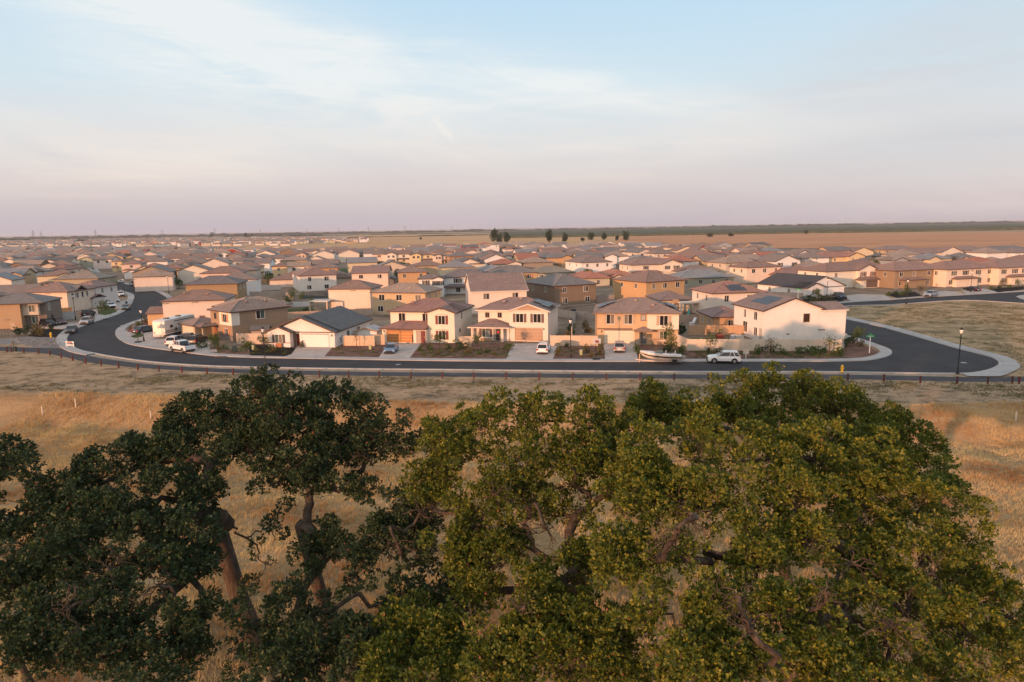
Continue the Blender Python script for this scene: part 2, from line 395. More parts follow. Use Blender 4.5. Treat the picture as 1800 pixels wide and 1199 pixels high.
def strip(name, pts, d0, d1, z, mat, skirt=0.0):
    """ribbon beside a polyline from offset d0 to d1 (left positive)"""
    P = [Vector((p[0], p[1], 0)) for p in pts]; L = []; Rr = []
    for i, p in enumerate(P):
        t = (P[min(i+1, len(P)-1)]-P[max(i-1, 0)]).normalized(); n = Vector((-t.y, t.x, 0))
        L.append(p+n*d0); Rr.append(p+n*d1)
    mb = MB()
    for i in range(len(P)-1):
        a, b, c, d = L[i], L[i+1], Rr[i+1], Rr[i]
        q = [Vector((v.x, v.y, z)) for v in (a, b, c, d)]
        if (q[1]-q[0]).cross(q[2]-q[0]).z < 0: q = q[::-1]
        mb.quad(*q)
        if skirt:
            for u, v in ((a, b), (d, c)):
                mb.quad((u.x, u.y, z-skirt), (v.x, v.y, z-skirt), (v.x, v.y, z), (u.x, u.y, z))
    return tag(mb.build(name, mat), kind='structure')
# kerb lines of the bend road, in photo pixels
SK = [(170, 470), (185, 491), (200, 505), (222, 513), (234, 517.5), (236, 524), (230, 537), (223, 544), (214, 550), (198, 556.5), (168, 566), (136, 578), (124, 586), (118, 596), (124, 606), (143, 616), (172, 622),
      (200, 627), (265, 636), (352, 642.5), (438, 645.3), (520, 647), (640, 648.6), (800, 650), (950, 651.7), (1160, 653.4), (1300, 653.8), (1440, 653.8), (1566, 655.5), (1683, 656.8),
      (1715, 655), (1740, 649.5), (1754, 642), (1754, 636), (1746, 630.5), (1733, 626), (1685, 614), (1643, 602), (1598, 589), (1548, 575), (1489, 562), (1430, 549)]
NK = [(150, 470), (188, 491), (210, 497), (234, 503), (259, 508.5), (277, 514), (291, 522), (296, 532), (290, 544), (275, 553), (250, 560.7), (225, 569), (208, 577), (202.7, 585), (205, 592.5), (213, 599), (228, 606), (265, 612.5),
      (293, 616), (352, 623.7), (386, 626.8), (438, 629), (500, 630.3), (600, 632.2), (700, 634), (820, 635.6), (1000, 636.3), (1200, 636.3), (1440, 636.2), (1500, 635.4), (1532, 633.4), (1553, 629.3), (1566, 624),
      (1567.5, 618.5), (1559, 612.5), (1530, 602), (1505, 594), (1470, 584), (1420, 570)]
skw = smooth(wpts(SK), 5); nkw = smooth(wpts(NK), 5)
sheet('road', skw+nkw[::-1], 0.02, ASPHALT)
strip('sidewalk', nkw, 0.0, 0.16, 0.14, WALK, 0.13)       # kerb
ia = next(i for i, p in enumerate(nkw) if PX(p)[0] > 0 and PX(p)[1] > 560)
strip('sidewalk', nkw, 0.17, 1.75, 0.15, WALK, 0.13)
isp = [i for i, p in enumerate(skw) if 20 < PX(p)[0] < 150 and PX(p)[1] > 595]
iA = 5*16; iB = 5*30
strip('sidewalk', skw[:iA+1], -0.0, -1.9, 0.14, WALK, 0.13)
strip('kerb', skw[iA:iB+1], 0.0, -0.45, 0.13, WALK, 0.13)
strip('kerb', skw[iB:], 0.0, -0.5, 0.13, WALK, 0.13)
strip('sidewalk', skw[iB+3:], -0.52, -2.3, 0.15, WALK, 0.13)
PT = [(-260, 600), (-120, 606), (0, 609.5), (65, 611.5), (112, 613.5), (152, 624.5), (200, 633), (265, 640.7), (352, 646.5), (438, 649.8), (560, 652.5), (700, 654.6), (900, 656.3), (1070, 658), (1300, 658.7), (1440, 658.3), (1560, 660), (1700, 663.2), (1800, 663.3), (2000, 662)]
PB = [(-260, 607), (-120, 613), (0, 617), (68, 620), (110, 627), (150, 636), (200, 642.5), (265, 648), (352, 653), (438, 656.5), (560, 659.5), (700, 661.5), (900, 663.2), (1070, 665), (1300, 666), (1440, 666), (1560, 668), (1700, 671.3), (1800, 671), (2000, 669)]
ptw = smooth(wpts(PT), 4); pbw = smooth(wpts(PB), 4)
sheet('path', ptw+pbw[::-1], 0.018, PATHM)
# gravel verge between the road and the path
i0 = next(i for i, p in enumerate(skw) if i > iA and PX(p)[0] > 135); i1 = next(i for i, p in enumerate(skw) if PX(p)[0] > 1690)
j0 = next(i for i, p in enumerate(ptw) if PX(p)[0] > 122); j1 = next(i for i, p in enumerate(ptw) if PX(p)[0] > 1690)
sheet('verge', skw[i0:i1]+ptw[j0:j1][::-1], 0.012, GRAVEL)
sheet('sidewalk', smooth(wpts([(1690, 657.5), (1715, 656), (1745, 650), (1772, 640), (1790, 640), (1792, 648), (1770, 659), (1752, 663), (1700, 662.6)]), 3), 0.135, WALK)
# the side street on the right and the open lot
RN = [(1300, 552), (1400, 541), (1492, 532), (1560, 528), (1618, 523.5), (1694, 519), (1800, 512.8), (1950, 505)]
RF = [(1300, 560), (1400, 547), (1492, 538), (1560, 536), (1593, 534), (1694, 528), (1800, 533.5), (1950, 540)]
rnw = smooth(wpts(RN), 4); rfw = smooth(wpts(RF), 4)
sheet('street', rnw+rfw[::-1], 0.024, ASPHALT)
strip('sidewalk', rnw, 0.0, 1.8, 0.14, WALK, 0.13)
strip('kerb', rfw, 0.0, -0.5, 0.13, WALK, 0.13)
lot = wpts([(1492, 539), (1560, 537), (1593, 535.5), (1694, 529.5), (1800, 535), (2050, 548), (2050, 655), (1800, 662), (1780, 662), (1794, 652), (1796, 641), (1776, 630), (1733, 620), (1685, 609), (1643, 597.5), (1598, 585), (1548, 571), (1489, 558)])
sheet('vacant_lot', lot, 0.03, LOTG)
sheet('traffic_island', smooth(wpts([(1786, 522), (1800, 519), (1840, 517), (1860, 523), (1830, 528), (1800, 527), (1786, 522)]), 3), 0.14, WALK, skirt=.13)
sheet('village_ground', wpts([(110, 600), (80, 606), (-400, 590), (-900, 470), (-700, 432), (640, 434), (1340, 432), (1900, 434), (2400, 450), (1800, 505), (1660, 513), (1560, 522), (1484, 531), (1470, 580), (1500, 600), (1552, 618), (1530, 630), (1440, 633), (1000, 633), (600, 629), (440, 626), (352, 620), (293, 612), (228, 602), (210, 592), (206, 585), (215, 575), (260, 560),
      (300, 545), (302, 530), (292, 515), (270, 508), (236, 500), (188, 488), (183, 492), (200, 508), (222, 516), (228, 524), (222, 536), (200, 550), (136, 572), (115, 586)]), 0.010, DIRT)
# stone bank and dry grass patch by the road end
GRAVB = ground_mat('stone_bank', [(0.12, 0.11, 0.10), (0.24, 0.22, 0.205), (0.38, 0.35, 0.33)], 1.2, 5)
sheet('stone_bank', smooth(wpts([(-30, 606), (0, 597), (20, 594), (60, 591.5), (98, 594), (106, 603), (116, 611), (60, 610.5), (40, 605)]), 2), 0.02, GRAVB)
sb = MB(); r2 = random.Random(5)
quad_ = wpts([(20, 596), (100, 596), (112, 609.5), (45, 608.5)])
for i in range(620):
    u, v = r2.random(), r2.random(); p = (quad_[0]*(1-u)+quad_[1]*u)*(1-v)+(quad_[3]*(1-u)+quad_[2]*u)*v
    s = r2.uniform(.12, .34); n0 = len(sb.v)
    for q in ((1, 0, 0), (-1, 0, 0), (0, 1, 0), (0, -1, 0), (0, 0, .7), (0, 0, -.4)):
        sb.v.append((p.x+q[0]*s*r2.uniform(.7, 1.2), p.y+q[1]*s*r2.uniform(.7, 1.2), .03+q[2]*s))
    for a, b, c in ((0, 2, 4), (2, 1, 4), (1, 3, 4), (3, 0, 4)): sb.f.append((n0+a, n0+b, n0+c))
tag(sb.build('stones', GRAVB), 'loose grey stones laid over the bank beside the end of the path', 'stones', kind='stuff')
# front yards, beds and drives (photo outlines on the level ground)
def yard(name, px, mat, z=0.135): return sheet(name, wpts(px, z), z, mat, skirt=.13)
yard('mulch_bed', [(382, 612), (430, 618), (437, 603), (470, 604), (500, 617), (497, 626), (437, 625), (386, 620)], MULCH)
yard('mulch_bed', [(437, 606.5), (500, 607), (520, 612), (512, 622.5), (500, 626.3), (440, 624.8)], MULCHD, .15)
yard('mulch_bed', [(590, 606), (666, 604), (684, 606), (668, 628), (568, 627)], MULCH)
yard('mulch_bed', [(738, 603), (899, 603), (889, 631), (719, 629.8)], MULCH)
yard('mulch_bed', [(983, 606), (1057, 606), (1063, 632), (972, 631.5)], MULCH)
yard('mulch_bed', [(1116, 606), (1200, 610), (1200, 632.2), (1122, 632.2)], MULCH)
yard('mulch_bed', smooth(wpts([(1196, 617), (1477, 618.5), (1492, 600), (1506, 600), (1530, 611), (1545, 618), (1538, 625), (1510, 630.5), (1440, 632.4), (1196, 632.4)], .135), 1) and [(1196, 616), (1477, 617), (1488, 600), (1506, 602), (1528, 610), (1542, 618), (1536, 625), (1510, 630), (1440, 632.4), (1196, 632.4)], MULCH)
yard('driveway', [(526, 606), (588, 606), (569, 628), (503, 627.6)], DRIVE, .14)
yard('driveway', [(682, 604), (740, 604), (719, 630.5), (665, 629.6)], DRIVE, .142)
yard('driveway', [(901, 604), (985, 604), (971, 632), (889, 632)], DRIVE, .142)
yard('driveway', [(1060, 604), (1115, 604), (1122, 632.5), (1064, 632.5)], DRIVE, .142)
yard('driveway', [(214, 583), (245, 573), (352, 590), (378, 603), (382, 617), (352, 620), (293, 612), (236, 602), (212, 592)], DRIVE, .137)
yard('lawn', [(229, 591), (244, 585), (252, 588), (250, 592), (236, 594)], LAWN, .155)
yard('mulch_bed', [(222, 582), (232, 574), (262, 563), (282, 563), (268, 572), (240, 580), (228, 584)], MULCH, .15)
yard('driveway', [(66, 575), (100, 568), (150, 566), (128, 576), (110, 578)], DRIVE, .137)
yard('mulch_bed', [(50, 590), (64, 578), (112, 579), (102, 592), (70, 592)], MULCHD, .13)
yard('driveway', [(163, 545), (175, 540), (196, 556), (175, 560), (168, 563)], DRIVE, .137)
yard('lawn', [(172, 546), (200, 542), (206, 548), (186, 554), (172, 552)], LAWN, .15)
yard('driveway', [(180, 532), (222, 528), (226, 536), (208, 543)], DRIVE, .14)
yard('lawn', [(488, 545), (548, 540), (560, 552), (492, 560)], LAWN, .10)
yard('lawn', [(586, 473), (622, 471), (628, 483), (600, 486)], LAWN, .10)
yard('lawn', [(1216, 594), (1300, 594), (1310, 602), (1205, 602)], LAWN, .10)
yard('driveway', [(1478, 521), (1505, 517), (1556, 519), (1570, 526.5), (1500, 530)], DRIVE, .142)
yard('driveway', [(1622, 513), (1662, 511), (1694, 515), (1660, 520), (1628, 521)], DRIVE, .142)
yard('driveway', [(1690, 509), (1728, 507), (1760, 512), (1700, 518)], DRIVE, .146)
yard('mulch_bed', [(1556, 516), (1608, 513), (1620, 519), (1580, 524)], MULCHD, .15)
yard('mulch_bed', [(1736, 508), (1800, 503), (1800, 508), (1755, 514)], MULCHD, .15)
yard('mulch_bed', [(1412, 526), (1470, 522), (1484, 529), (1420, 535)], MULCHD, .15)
# ------------------------------------------------------------------ far fields
sheet('golden_field', wpts([(-3000, 431), (430, 431), (640, 431.5), (700, 431.5), (860, 429), (1150, 431), (1150, 411), (640, 412.5), (400, 413.5), (-3000, 440)][:8]+[(400, 431)]), 0.1, FIELDG)
sheet('golden_field', wpts([(-600, 440), (380, 432), (430, 437), (740, 437), (860, 428), (640, 432), (640, 425), (-600, 436)][1:7]), 0.12, FIELDG)
sheet('orange_field', wpts([(1090, 418), (1160, 412), (1420, 410), (1800, 408.5), (2600, 400), (2600, 440), (1800, 440), (1340, 436), (1160, 436), (1080, 430)]), 0.2, FIELDO)
# orchard: one bumpy mass of tree rows
def mass(name, xr, yr, n, hfun, mat, label, cat):
    mb = MB(); nx_, ny_ = n
    for j in range(ny_+1):
        for i in range(nx_+1):
            x0 = xr[0](j/ny_); x1 = xr[1](j/ny_); x = x0+(x1-x0)*i/nx_; y = yr[0]+(yr[1]-yr[0])*(j/ny_)**1.6
            mb.v.append((x, y, hfun(i, j, x, y)))
    for j in range(ny_):
        for i in range(nx_):
            a = j*(nx_+1)+i; mb.f.append((a, a+1, a+nx_+2, a+nx_+1))
    return tag(mb.build(name, mat), label, cat, kind='stuff')
ORCH = ground_mat('orchard_foliage', [(0.045, 0.05, 0.028), (0.09, 0.092, 0.05), (0.16, 0.145, 0.085)], 0.03, 0.5)
r3 = random.Random(2)
def orh(i, j, x, y): return (0.2 if (i in (0, 300) or j == 0) else r3.uniform(2.2, 5.0))
mass('orchard', (lambda t: -20-60*t, lambda t: 2200+5200*t), (1500, 5200), (300, 90), orh, ORCH, 'dark green orchard running in a long level band behind the bare fields', 'orchard')
# wooded skyline
WOODM = ground_mat('far_wood', [(0.02, 0.026, 0.018), (0.035, 0.045, 0.028), (0.05, 0.055, 0.035)], 0.02, 0.2)
def skyline(name, a, b, h0, h1, n, label, seed):
    r = random.Random(seed); mb = MB(); A = Vector(a); B = Vector(b); d = (B-A).normalized(); nn = Vector((-d.y, d.x, 0)); 
    hs = []
    for i in range(n+1):
        k = mnoise.noise(Vector((i*.045, seed, 0)))*.6+mnoise.noise(Vector((i*.2, seed, 3)))*.45
        hs.append(max(1.0, h0+(h1-h0)*max(0, .45+k)*r.uniform(.75, 1.1)))
    for i, h in enumerate(hs):
        p = A+(B-A)*(i/n)
        for o, z in ((-14, -1), (-12, h*.75), (0, h), (12, h*.7), (14, -1)):
            q = p+nn*o; mb.v.append((q.x, q.y, z))
    for i in range(n):
        for k in range(4): mb.f.append((i*5+k, i*5+k+1, i*5+k+6, i*5+k+5))
    return tag(mb.build(name, WOODM), label, 'wood', kind='stuff')
skyline('distant_wood', (-4200, 4300, 0), (-200, 5200, 0), 8, 26, 420, 'blue grey line of trees along the skyline on the left', 1)
skyline('distant_wood', (-300, 5600, 0), (3000, 6400, 0), 6, 24, 420, 'blue grey line of trees along the skyline in the middle', 2)
skyline('distant_wood', (1500, 5400, 0), (6500, 6000, 0), 6, 30, 420, 'higher wooded skyline at the right beyond the orchard', 3)
skyline('hedgerow', (-1100, 2050, 0), (60, 2350, 0), 1.5, 4.5, 160, 'thin dark hedgerow across the golden field left of the field trees', 6)
skyline('hedgerow', (-2000, 3300, 0), (900, 3700, 0), 2, 6, 200, 'fainter second hedgerow far across the golden field', 7)
skyline('distant_wood', (-3000, 2700, 0), (-900, 3300, 0), 3, 13, 300, 'dark hedge of trees behind the crowded roofs on the left', 4)

# ------------------------------------------------------------------ the dusty air
hm = bpy.data.materials.new('haze'); hm.use_nodes = True; hn = hm.node_tree; hn.nodes.clear()
ho = hn.nodes.new('ShaderNodeOutputMaterial'); pv = hn.nodes.new('ShaderNodeVolumePrincipled')
pv.inputs['Color'].default_value = (0.80, 0.82, 0.90, 1); pv.inputs['Density'].default_value = 0.00006; pv.inputs['Anisotropy'].default_value = 0.1
hn.links.new(pv.outputs[0], ho.inputs['Volume'])
mb = MB(); mb.box(-9600, 9600, -9600, 9600, -4.5, 52); hz = mb.build('haze', hm); tag(hz, 'thin dusty evening haze over the plain', 'haze', kind='stuff')

for q, lb in (((1395, 634.6), 'dark kerb drain inlet left of the street name sign'), ((386, 628), 'dark kerb drain inlet before the brown house with orange shutters'), ((183, 561.5), 'dark kerb drain inlet on the left street')):
    p = G(*q); m_ = MB(); m_.box(-1.0, 1.0, -.14, .1, 0, .16); tag(m_.build('storm_drain', BLACKM, None, (p.x, p.y, .0), R_(-6)), lb, 'drain')
for q, lb in (((1694, 638), 'pale manhole cover in the right corner road'), ((700, 641), 'manhole cover in the road before the orange garage door'), ((215, 572), 'manhole cover in the left bend')):
    p = G(*q); m_ = MB(); m_.lathe([(.42, 0), (.42, .012), (.36, .018)], 18); tag(m_.build('manhole_cover', METAL, None, (p.x, p.y, .022), 0, (.3, .29, .28)), lb, 'manhole cover')

# ------------------------------------------------------------------ houses
CREAM = (.70, .63, .53); WHITE = (.76, .75, .73); PINKB = (.68, .58, .50); TAN = (.50, .39, .26); ORANGE = (.52, .35, .20)
BROWN = (.25, .185, .135); GREYB = (.32, .27, .22); YELL = (.64, .55, .38); GREEN = (.31, .32, .25); BLUEG = (.33, .36, .40); BEIGE = (.58, .50, .40); REDW = (.30, .06, .05)
RBR = (.27, .18, .145); RB = (.255, .20, .17); RG = (.205, .19, .18); RD = (.135, .132, .130); RT = (.35, .265, .21); RR = (.38, .165, .11); RGY = (.25, .25, .255)
TRW = (.72, .70, .66); TRB = (.09, .05, .04); PDARK = (.02, .018, .018); PBLIND = (.20, .17, .13); PTEAL = (.07, .11, .10)
_wc = {}
def win_meshes(w, h, n=2):
    k = (round(w, 2), round(h, 2), n)
    if k in _wc: return _wc[k]
    fr = MB(); t = .07
    fr.box(-w/2-t, w/2+t, -.06, .0, h, h+t); fr.box(-w/2-t, w/2+t, -.09, .0, -t*1.4, 0)
    fr.box(-w/2-t, -w/2, -.06, .0, 0, h); fr.box(w/2, w/2+t, -.06, .0, 0, h)
    for i in range(1, n): x = -w/2+w*i/n; fr.box(x-.035, x+.035, -.055, .0, 0, h)
    pw = w/n; pa = MB(); pa.box(-pw/2+.03, pw/2-.03, -.02, .0, 0.01, h-.01)
    _wc[k] = (fr.mesh('window', PAINT), pa.mesh('pane', GLASS), pw); return _wc[k]
_sc = {}
def cached(key, fn):
    if key not in _sc: _sc[key] = fn()
    return _sc[key]
def boxmesh(name, w, d, h, mat):
    def f():
        m = MB(); m.box(-w/2, w/2, -d, 0, 0, h); return m.mesh(name, mat)
    return cached((name, round(w, 2), round(d, 2), round(h, 2), mat.name), f)
def shutter_mesh(w, h):
    def f():
        m = MB(); m.box(-w/2, w/2, -.05, 0, 0, h)
        k = int(h/.14)
        for i in range(k): z = .05+i*(h-.1)/k; m.box(-w/2+.05, w/2-.05, -.07, -.04, z, z+.07)
        return m.mesh('shutter', PAINT)
    return cached(('shutter', round(w, 2), round(h, 2)), f)
FR = {'f': 0.0, 'l': -math.pi/2, 'r': math.pi/2, 'b': math.pi}
class House:
    def __init__(s, px, theta, rx, L, eave, label, group=None, cat='house', name='house', W=None):
        s.th = R_(theta); a = G(px[0], px[1], eave); s.u = Vector((math.cos(s.th), math.sin(s.th), 0)); s.n = Vector((-s.u.y, s.u.x, 0))
        def solve(d, tx):
            lo, hi = 1.0, 45.0
            up = PX(a+d*hi)[0] > PX(a+d*lo)[0]
            for _ in range(40):
                m = (lo+hi)/2
                if (PX(a+d*m)[0] < tx) == up: lo = m
                else: hi = m
            return (lo+hi)/2
        s.W = W if W else solve(s.u, rx)
        s.D = L if L < 40 and L > 0 and not isinstance(L, float) else (solve(s.n, L) if isinstance(L, float) else L)
        s.D = min(max(s.D, 6), 20)
        s.e = eave; s.root = empty(name, (a.x, a.y, 0.0), s.th, label, cat, group)
        s.wc = CREAM; s.rc = RBR; s.fc = TRB
    def pos(s, face, u, z, off=0.0):
        if face == 'f': return (u, off, z)
        if face == 'l': return (off, u, z)
        if face == 'r': return (off, u, z)
        return (u, off, z)
    def wall(s, x0, x1, y0, y1, z0=0, z1=None, c=None, gable=None, p=.34, name='wall'):
        z1 = s.e if z1 is None else z1; m = MB()
        if gable == 'y':
            h = (x1-x0)/2*p; m.prism([(x0, z0), (x1, z0), (x1, z1), ((x0+x1)/2, z1+h), (x0, z1)], y0, y1)
        elif gable == 'x':
            h = (y1-y0)/2*p; m.prism([(y0, z0), (y1, z0), (y1, z1), ((y0+y1)/2, z1+h), (y0, z1)], -x1, -x0)
            m.v = [(-b, a, c_) for a, b, c_ in m.v]
        else: m.box(x0, x1, y0, y1, z0, z1)
        return m.build(name, STUCCO, s.root, color=c or s.wc)
    def roof(s, kind, x0, x1, y0, y1, e=None, p=.34, o=.45, c=None, fc=None, caps=True, fascia=True, hl=True, hr=True):
        e = s.e if e is None else e; c = c or s.rc; fc = fc or s.fc; m = MB(); ze = e-o*p+.17; t = .13; F_ = MB()
        if kind == 'hip':
            X0, X1, Y0, Y1 = x0-o, x1+o, y0-o, y1+o; w, d = X1-X0, Y1-Y0; k = min(w, d)/2; zr = ze+k*p
            A = [(X0, Y0), (X1, Y0), (X1, Y1), (X0, Y1)]
            if w >= d: r1, r2_ = (X0+k, (Y0+Y1)/2, zr), (X1-k, (Y0+Y1)/2, zr)
            else: r1, r2_ = ((X0+X1)/2, Y0+k, zr), ((X0+X1)/2, Y1-k, zr)
            C = [(x, y, ze) for x, y in A]; B = [(x, y, ze-t) for x, y in A]
            if w >= d: fs = [(C[0], C[1], r2_, r1), (C[1], C[2], r2_), (C[2], C[3], r1, r2_), (C[3], C[0], r1)]
            else: fs = [(C[0], C[1], r1), (C[1], C[2], r2_, r1), (C[2], C[3], r2_), (C[3], C[0], r1, r2_)]
            for f in fs: m.poly(f)
            for i in range(4): m.quad(B[i], B[(i+1) % 4], C[(i+1) % 4], C[i])
            m.poly(B[::-1])
            if caps:
                pr = [(C[0], r1), (C[1], r2_ if w >= d else r1), (C[2], r2_), (C[3], r1 if w >= d else r2_), (r1, r2_)]
                for a, b in pr:
                    if (Vector(a)-Vector(b)).length > .3: m.tube([a, b], .085, 5, False)
            if fascia:
                q = .03
                F_.box(X0-q, X1+q, Y0-q, Y0+.02, ze-.2, ze+.0); F_.box(X0-q, X1+q, Y1-.02, Y1+q, ze-.2, ze+.0)
                F_.box(X0-q, X0+.02, Y0, Y1, ze-.2, ze-.003); F_.box(X1-.02, X1+q, Y0, Y1, ze-.2, ze-.003)
        elif kind in ('gy', 'gx'):
            if kind == 'gx': x0, x1, y0, y1 = y0, y1, x0, x1
            mid = (x0+x1)/2; zr = ze+(mid-x0+o)*p; oe = .35
            a, b = (x0-o, ze), (x1+o, ze)
            m.prism([(x0-o, ze-t), (mid, zr-t), (x1+o, ze-t), (x1+o, ze), (mid, zr), (x0-o, ze)], y0-oe, y1+oe)
            if fascia:
                for ya, yb in ((y0-oe-.04, y0-oe+.02), (y1+oe-.02, y1+oe+.04)):
                    F_.prism([(x0-o-.03, ze-.22), (mid, zr-.22), (x1+o+.03, ze-.22), (x1+o+.03, ze+.01), (mid, zr+.01), (x0-o-.03, ze+.01)], ya, yb)
                F_.box(x0-o-.03, x0-o+.01, y0-oe, y1+oe, ze-.2, ze-.01); F_.box(x1+o-.01, x1+o+.03, y0-oe, y1+oe, ze-.2, ze-.01)
            if kind == 'gx':
                m.v = [(y, x, z) for x, y, z in m.v]; F_.v = [(y, x, z) for x, y, z in F_.v]; m.f = [f[::-1] for f in m.f]; F_.f = [f[::-1] for f in F_.f]
        elif kind == 'shed':          # lean-to against the wall at y1, hipped at its ends
            X0, X1, Y0 = x0-o, x1+o, y0-o; d = y1-Y0; zt = ze+d*p; a = X0+(d if hl else 0); b = X1-(d if hr else 0)
            A, B, C, D, E_, F2 = (X0, Y0, ze), (X1, Y0, ze), (X1, y1, ze), (X0, y1, ze), (a, y1, zt), (b, y1, zt)
            if not hl: D = (X0, y1, zt); 
            if not hr: C = (X1, y1, zt)
            m.poly([A, B, F2, E_])
            if hl: m.poly([A, E_, D])
            if hr: m.poly([B, C, F2])
            lo = [(X0, Y0, ze-t), (X1, Y0, ze-t), (X1, y1, ze-t), (X0, y1, ze-t)]; m.poly(lo[::-1])
            m.quad(lo[0], lo[1], B, A); m.quad(lo[1], lo[2], (X1, y1, C[2]), B); m.quad(lo[3], lo[0], A, (X0, y1, D[2]))
            if fascia:
                F_.box(X0-.03, X1+.03, Y0-.03, Y0+.02, ze-.2, ze); F_.box(X0-.03, X0+.02, Y0, y1-.01, ze-.2, ze-.003); F_.box(X1-.02, X1+.03, Y0, y1-.01, ze-.2, ze-.003)
        ro = m.build('roof', ROOFM, s.root, color=c)
        if fascia and F_.v: F_.build('fascia', PAINT, s.root, color=fc)
        return ro
    def window(s, face, u, z, w=1.4, h=1.4, off=0.0, n=2, sh=None, fc=TRW, panes=None, arch=None):
        fm, pm, pw = win_meshes(w, h, n); a = FR[face]
        wo = link('window', fm, parent=s.root, loc=s.pos(face, u, z, off), rz=a, color=fc)
        for i in range(n):
            c = (panes[i] if panes else rnd.choice((PDARK, PDARK, PBLIND, (.05, .045, .04))))
            link('pane', pm, parent=wo, loc=(-w/2+pw*(i+.5), -.012, 0), color=c)
        if sh:
            for q in (-1, 1):
                v = q*(w/2+.07+.28); dx = (math.cos(a)*v, math.sin(a)*v)
                p = Vector(s.pos(face, u, z-.03, off))+Vector((dx[0], dx[1], 0))
                link('shutter', shutter_mesh(.46, h+.06), parent=s.root, loc=p, rz=a, color=sh)
        if arch:
            m = MB(); N = 8; r0, r1 = w/2+.02, w/2+.62
            pts = [(-r1, h+.08), (r1, h+.08)]+[(r1*math.cos(math.pi*k/N), h+.08+.38*math.sin(math.pi*k/N)) for k in range(1, N)]
            pts = [(-r1, h+.07)]+[(-r1*math.cos(math.pi*k/N), h+.09+.34*math.sin(math.pi*k/N)) for k in range(0, N+1)]+[(r1, h+.07)]
            m.prism(pts, -.09, 0); o_ = m.build('window_hood', PAINT, s.root, s.pos(face, u, z, off), a, arch)
        return wo
    def garage(s, face, u, w=4.9, h=2.25, off=0.0, c=WHITE, cols=8, fine=True):
        m = MB(); t = .14; m.box(-w/2-t, w/2+t, -.05, 0, h, h+t); m.box(-w/2-t, -w/2, -.05, 0, 0.02, h); m.box(w/2, w/2+t, -.05, 0, .02, h)
        g = m.build('garage_door', PAINT, s.root, s.pos(face, u, .14, off), FR[face], tuple(x*.9 for x in c))
        def f():
            q = MB(); hh = h/4; q.box(-w/2, w/2, -.02, 0, .015, hh-.015)
            if fine:
                for i in range(cols):
                    x = -w/2+w*(i+.5)/cols; q.box(x-w/cols*.38, x+w/cols*.38, -.04, -.018, .09, hh-.09)
            return q.mesh('door_section', PAINT)
        me = cached(('gs', round(w, 2), round(h, 2), cols, fine), f)
        for i in range(4): link('door_section', me, parent=g, loc=(0, 0, i*h/4), color=c)
    def door(s, face, u, c=(.05, .05, .055), off=0.0, w=1.0, h=2.15, z=.15):
        d = link('door', boxmesh('door', w, .05, h, PAINT), parent=s.root, loc=s.pos(face, u, z, off), rz=FR[face], color=c)
        m = cached('knob', lambda: (lambda q: (q.box(-.03, .03, -.12, -.05, 0, .12), q.mesh('handle', METAL))[1])(MB()))
        link('handle', m, parent=d, loc=(w/2-.1, 0, 1.0), color=(.5, .45, .35))
    def part(s, name, x0, x1, y0, y1, z0, z1, c, mat=None):
        m = MB(); m.box(x0, x1, y0, y1, z0, z1); return m.build(name, mat or PAINT, s.root, color=c)
    def vents(s, pts, p=.34, o=.45):
        me = cached('rv', lambda: (lambda q: (q.box(-.25, .25, -.2, .2, -.1, .22), q.mesh('roof_vent', PAINT))[1])(MB()))
        for x, y, z in pts: link('roof_vent', me, parent=s.root, loc=(x, y, z), color=tuple(v*1.15 for v in s.rc))
    def wvent(s, face, u, z, off=0.0, n=2):
        me = cached('wv', lambda: (lambda q: (q.box(-.3, .3, -.05, 0, 0, .22), q.box(-.24, .24, -.07, -.03, .05, .17), q.mesh('wall_vent', PAINT))[2])(MB()))
        for i in range(n): link('wall_vent', me, parent=s.root, loc=Vector(s.pos(face, u, z, off))+Vector((math.cos(FR[face])*.75*i, math.sin(FR[face])*.75*i, 0)), rz=FR[face], color=(.25, .22, .2) if i or n == 1 else (.3, .27, .24))
    def solar(s, side, cells, e, x0, y0, p=.34):
        """cells (i,j): panels along the eave and up the slope"""
        def f():
            q = MB(); q.box(0, .98, 0, 1.6, 0, .05); return q.mesh('solar_panel', SOLAR)
        me = cached('sol', f); sl = math.atan(p)
        for i, j in cells:
            o = link('solar_panel', me, parent=s.root)
            if side == 'f': U, S, base = Vector((1, 0, 0)), Vector((0, math.cos(sl), math.sin(sl))), Vector((x0, y0, e))
            elif side == 'r': U, S, base = Vector((0, 1, 0)), Vector((-math.cos(sl), 0, math.sin(sl))), Vector((x0, y0, e))
            else: U, S, base = Vector((0, -1, 0)), Vector((math.cos(sl), 0, math.sin(sl))), Vector((x0, y0, e))
            N = U.cross(S); M = Matrix((U, S, N)).transposed().to_4x4(); M.translation = base+U*(1.03*i)+S*(1.66*j)+N*.14
            o.matrix_local = M
HS = []
def reg(h): HS.append((h.root.location.x, h.root.location.y, h.th, h.W, h.D)); return h

# --- the front row, left to right ---------------------------------
# pale pink two-storey house at the bend
h = reg(House((285, 530), 10, 394, 11, 5.5, 'pale pink two storey house with plain wall behind the parked travel trailer')); h.wc = PINKB; h.rc = RBR
W, D = h.W, h.D
h.wall(0, W, 0, D); h.roof('hip', 0, W, 0, D, c=RBR); h.wvent('f', 6.6, 4.95); h.wvent('f', .3, 4.9)
h.wc = ORANGE; h.wall(-3.6, -.01, .6, 7, 0, 2.8, c=(.60, .40, .22)); h.roof('gx', -3.6, .2, .6, 7, 2.8, c=RBR); h.window('l', 3, 3.6, 1.4, 1.3); h.window('l', 8, 3.6, 1.4, 1.3)
h.garage('l', 3.8, 4.2, 2.2, -3.6, c=(.5, .38, .25)); h.vents([(4, 3, 6.9), (9, 2.5, 6.7)])
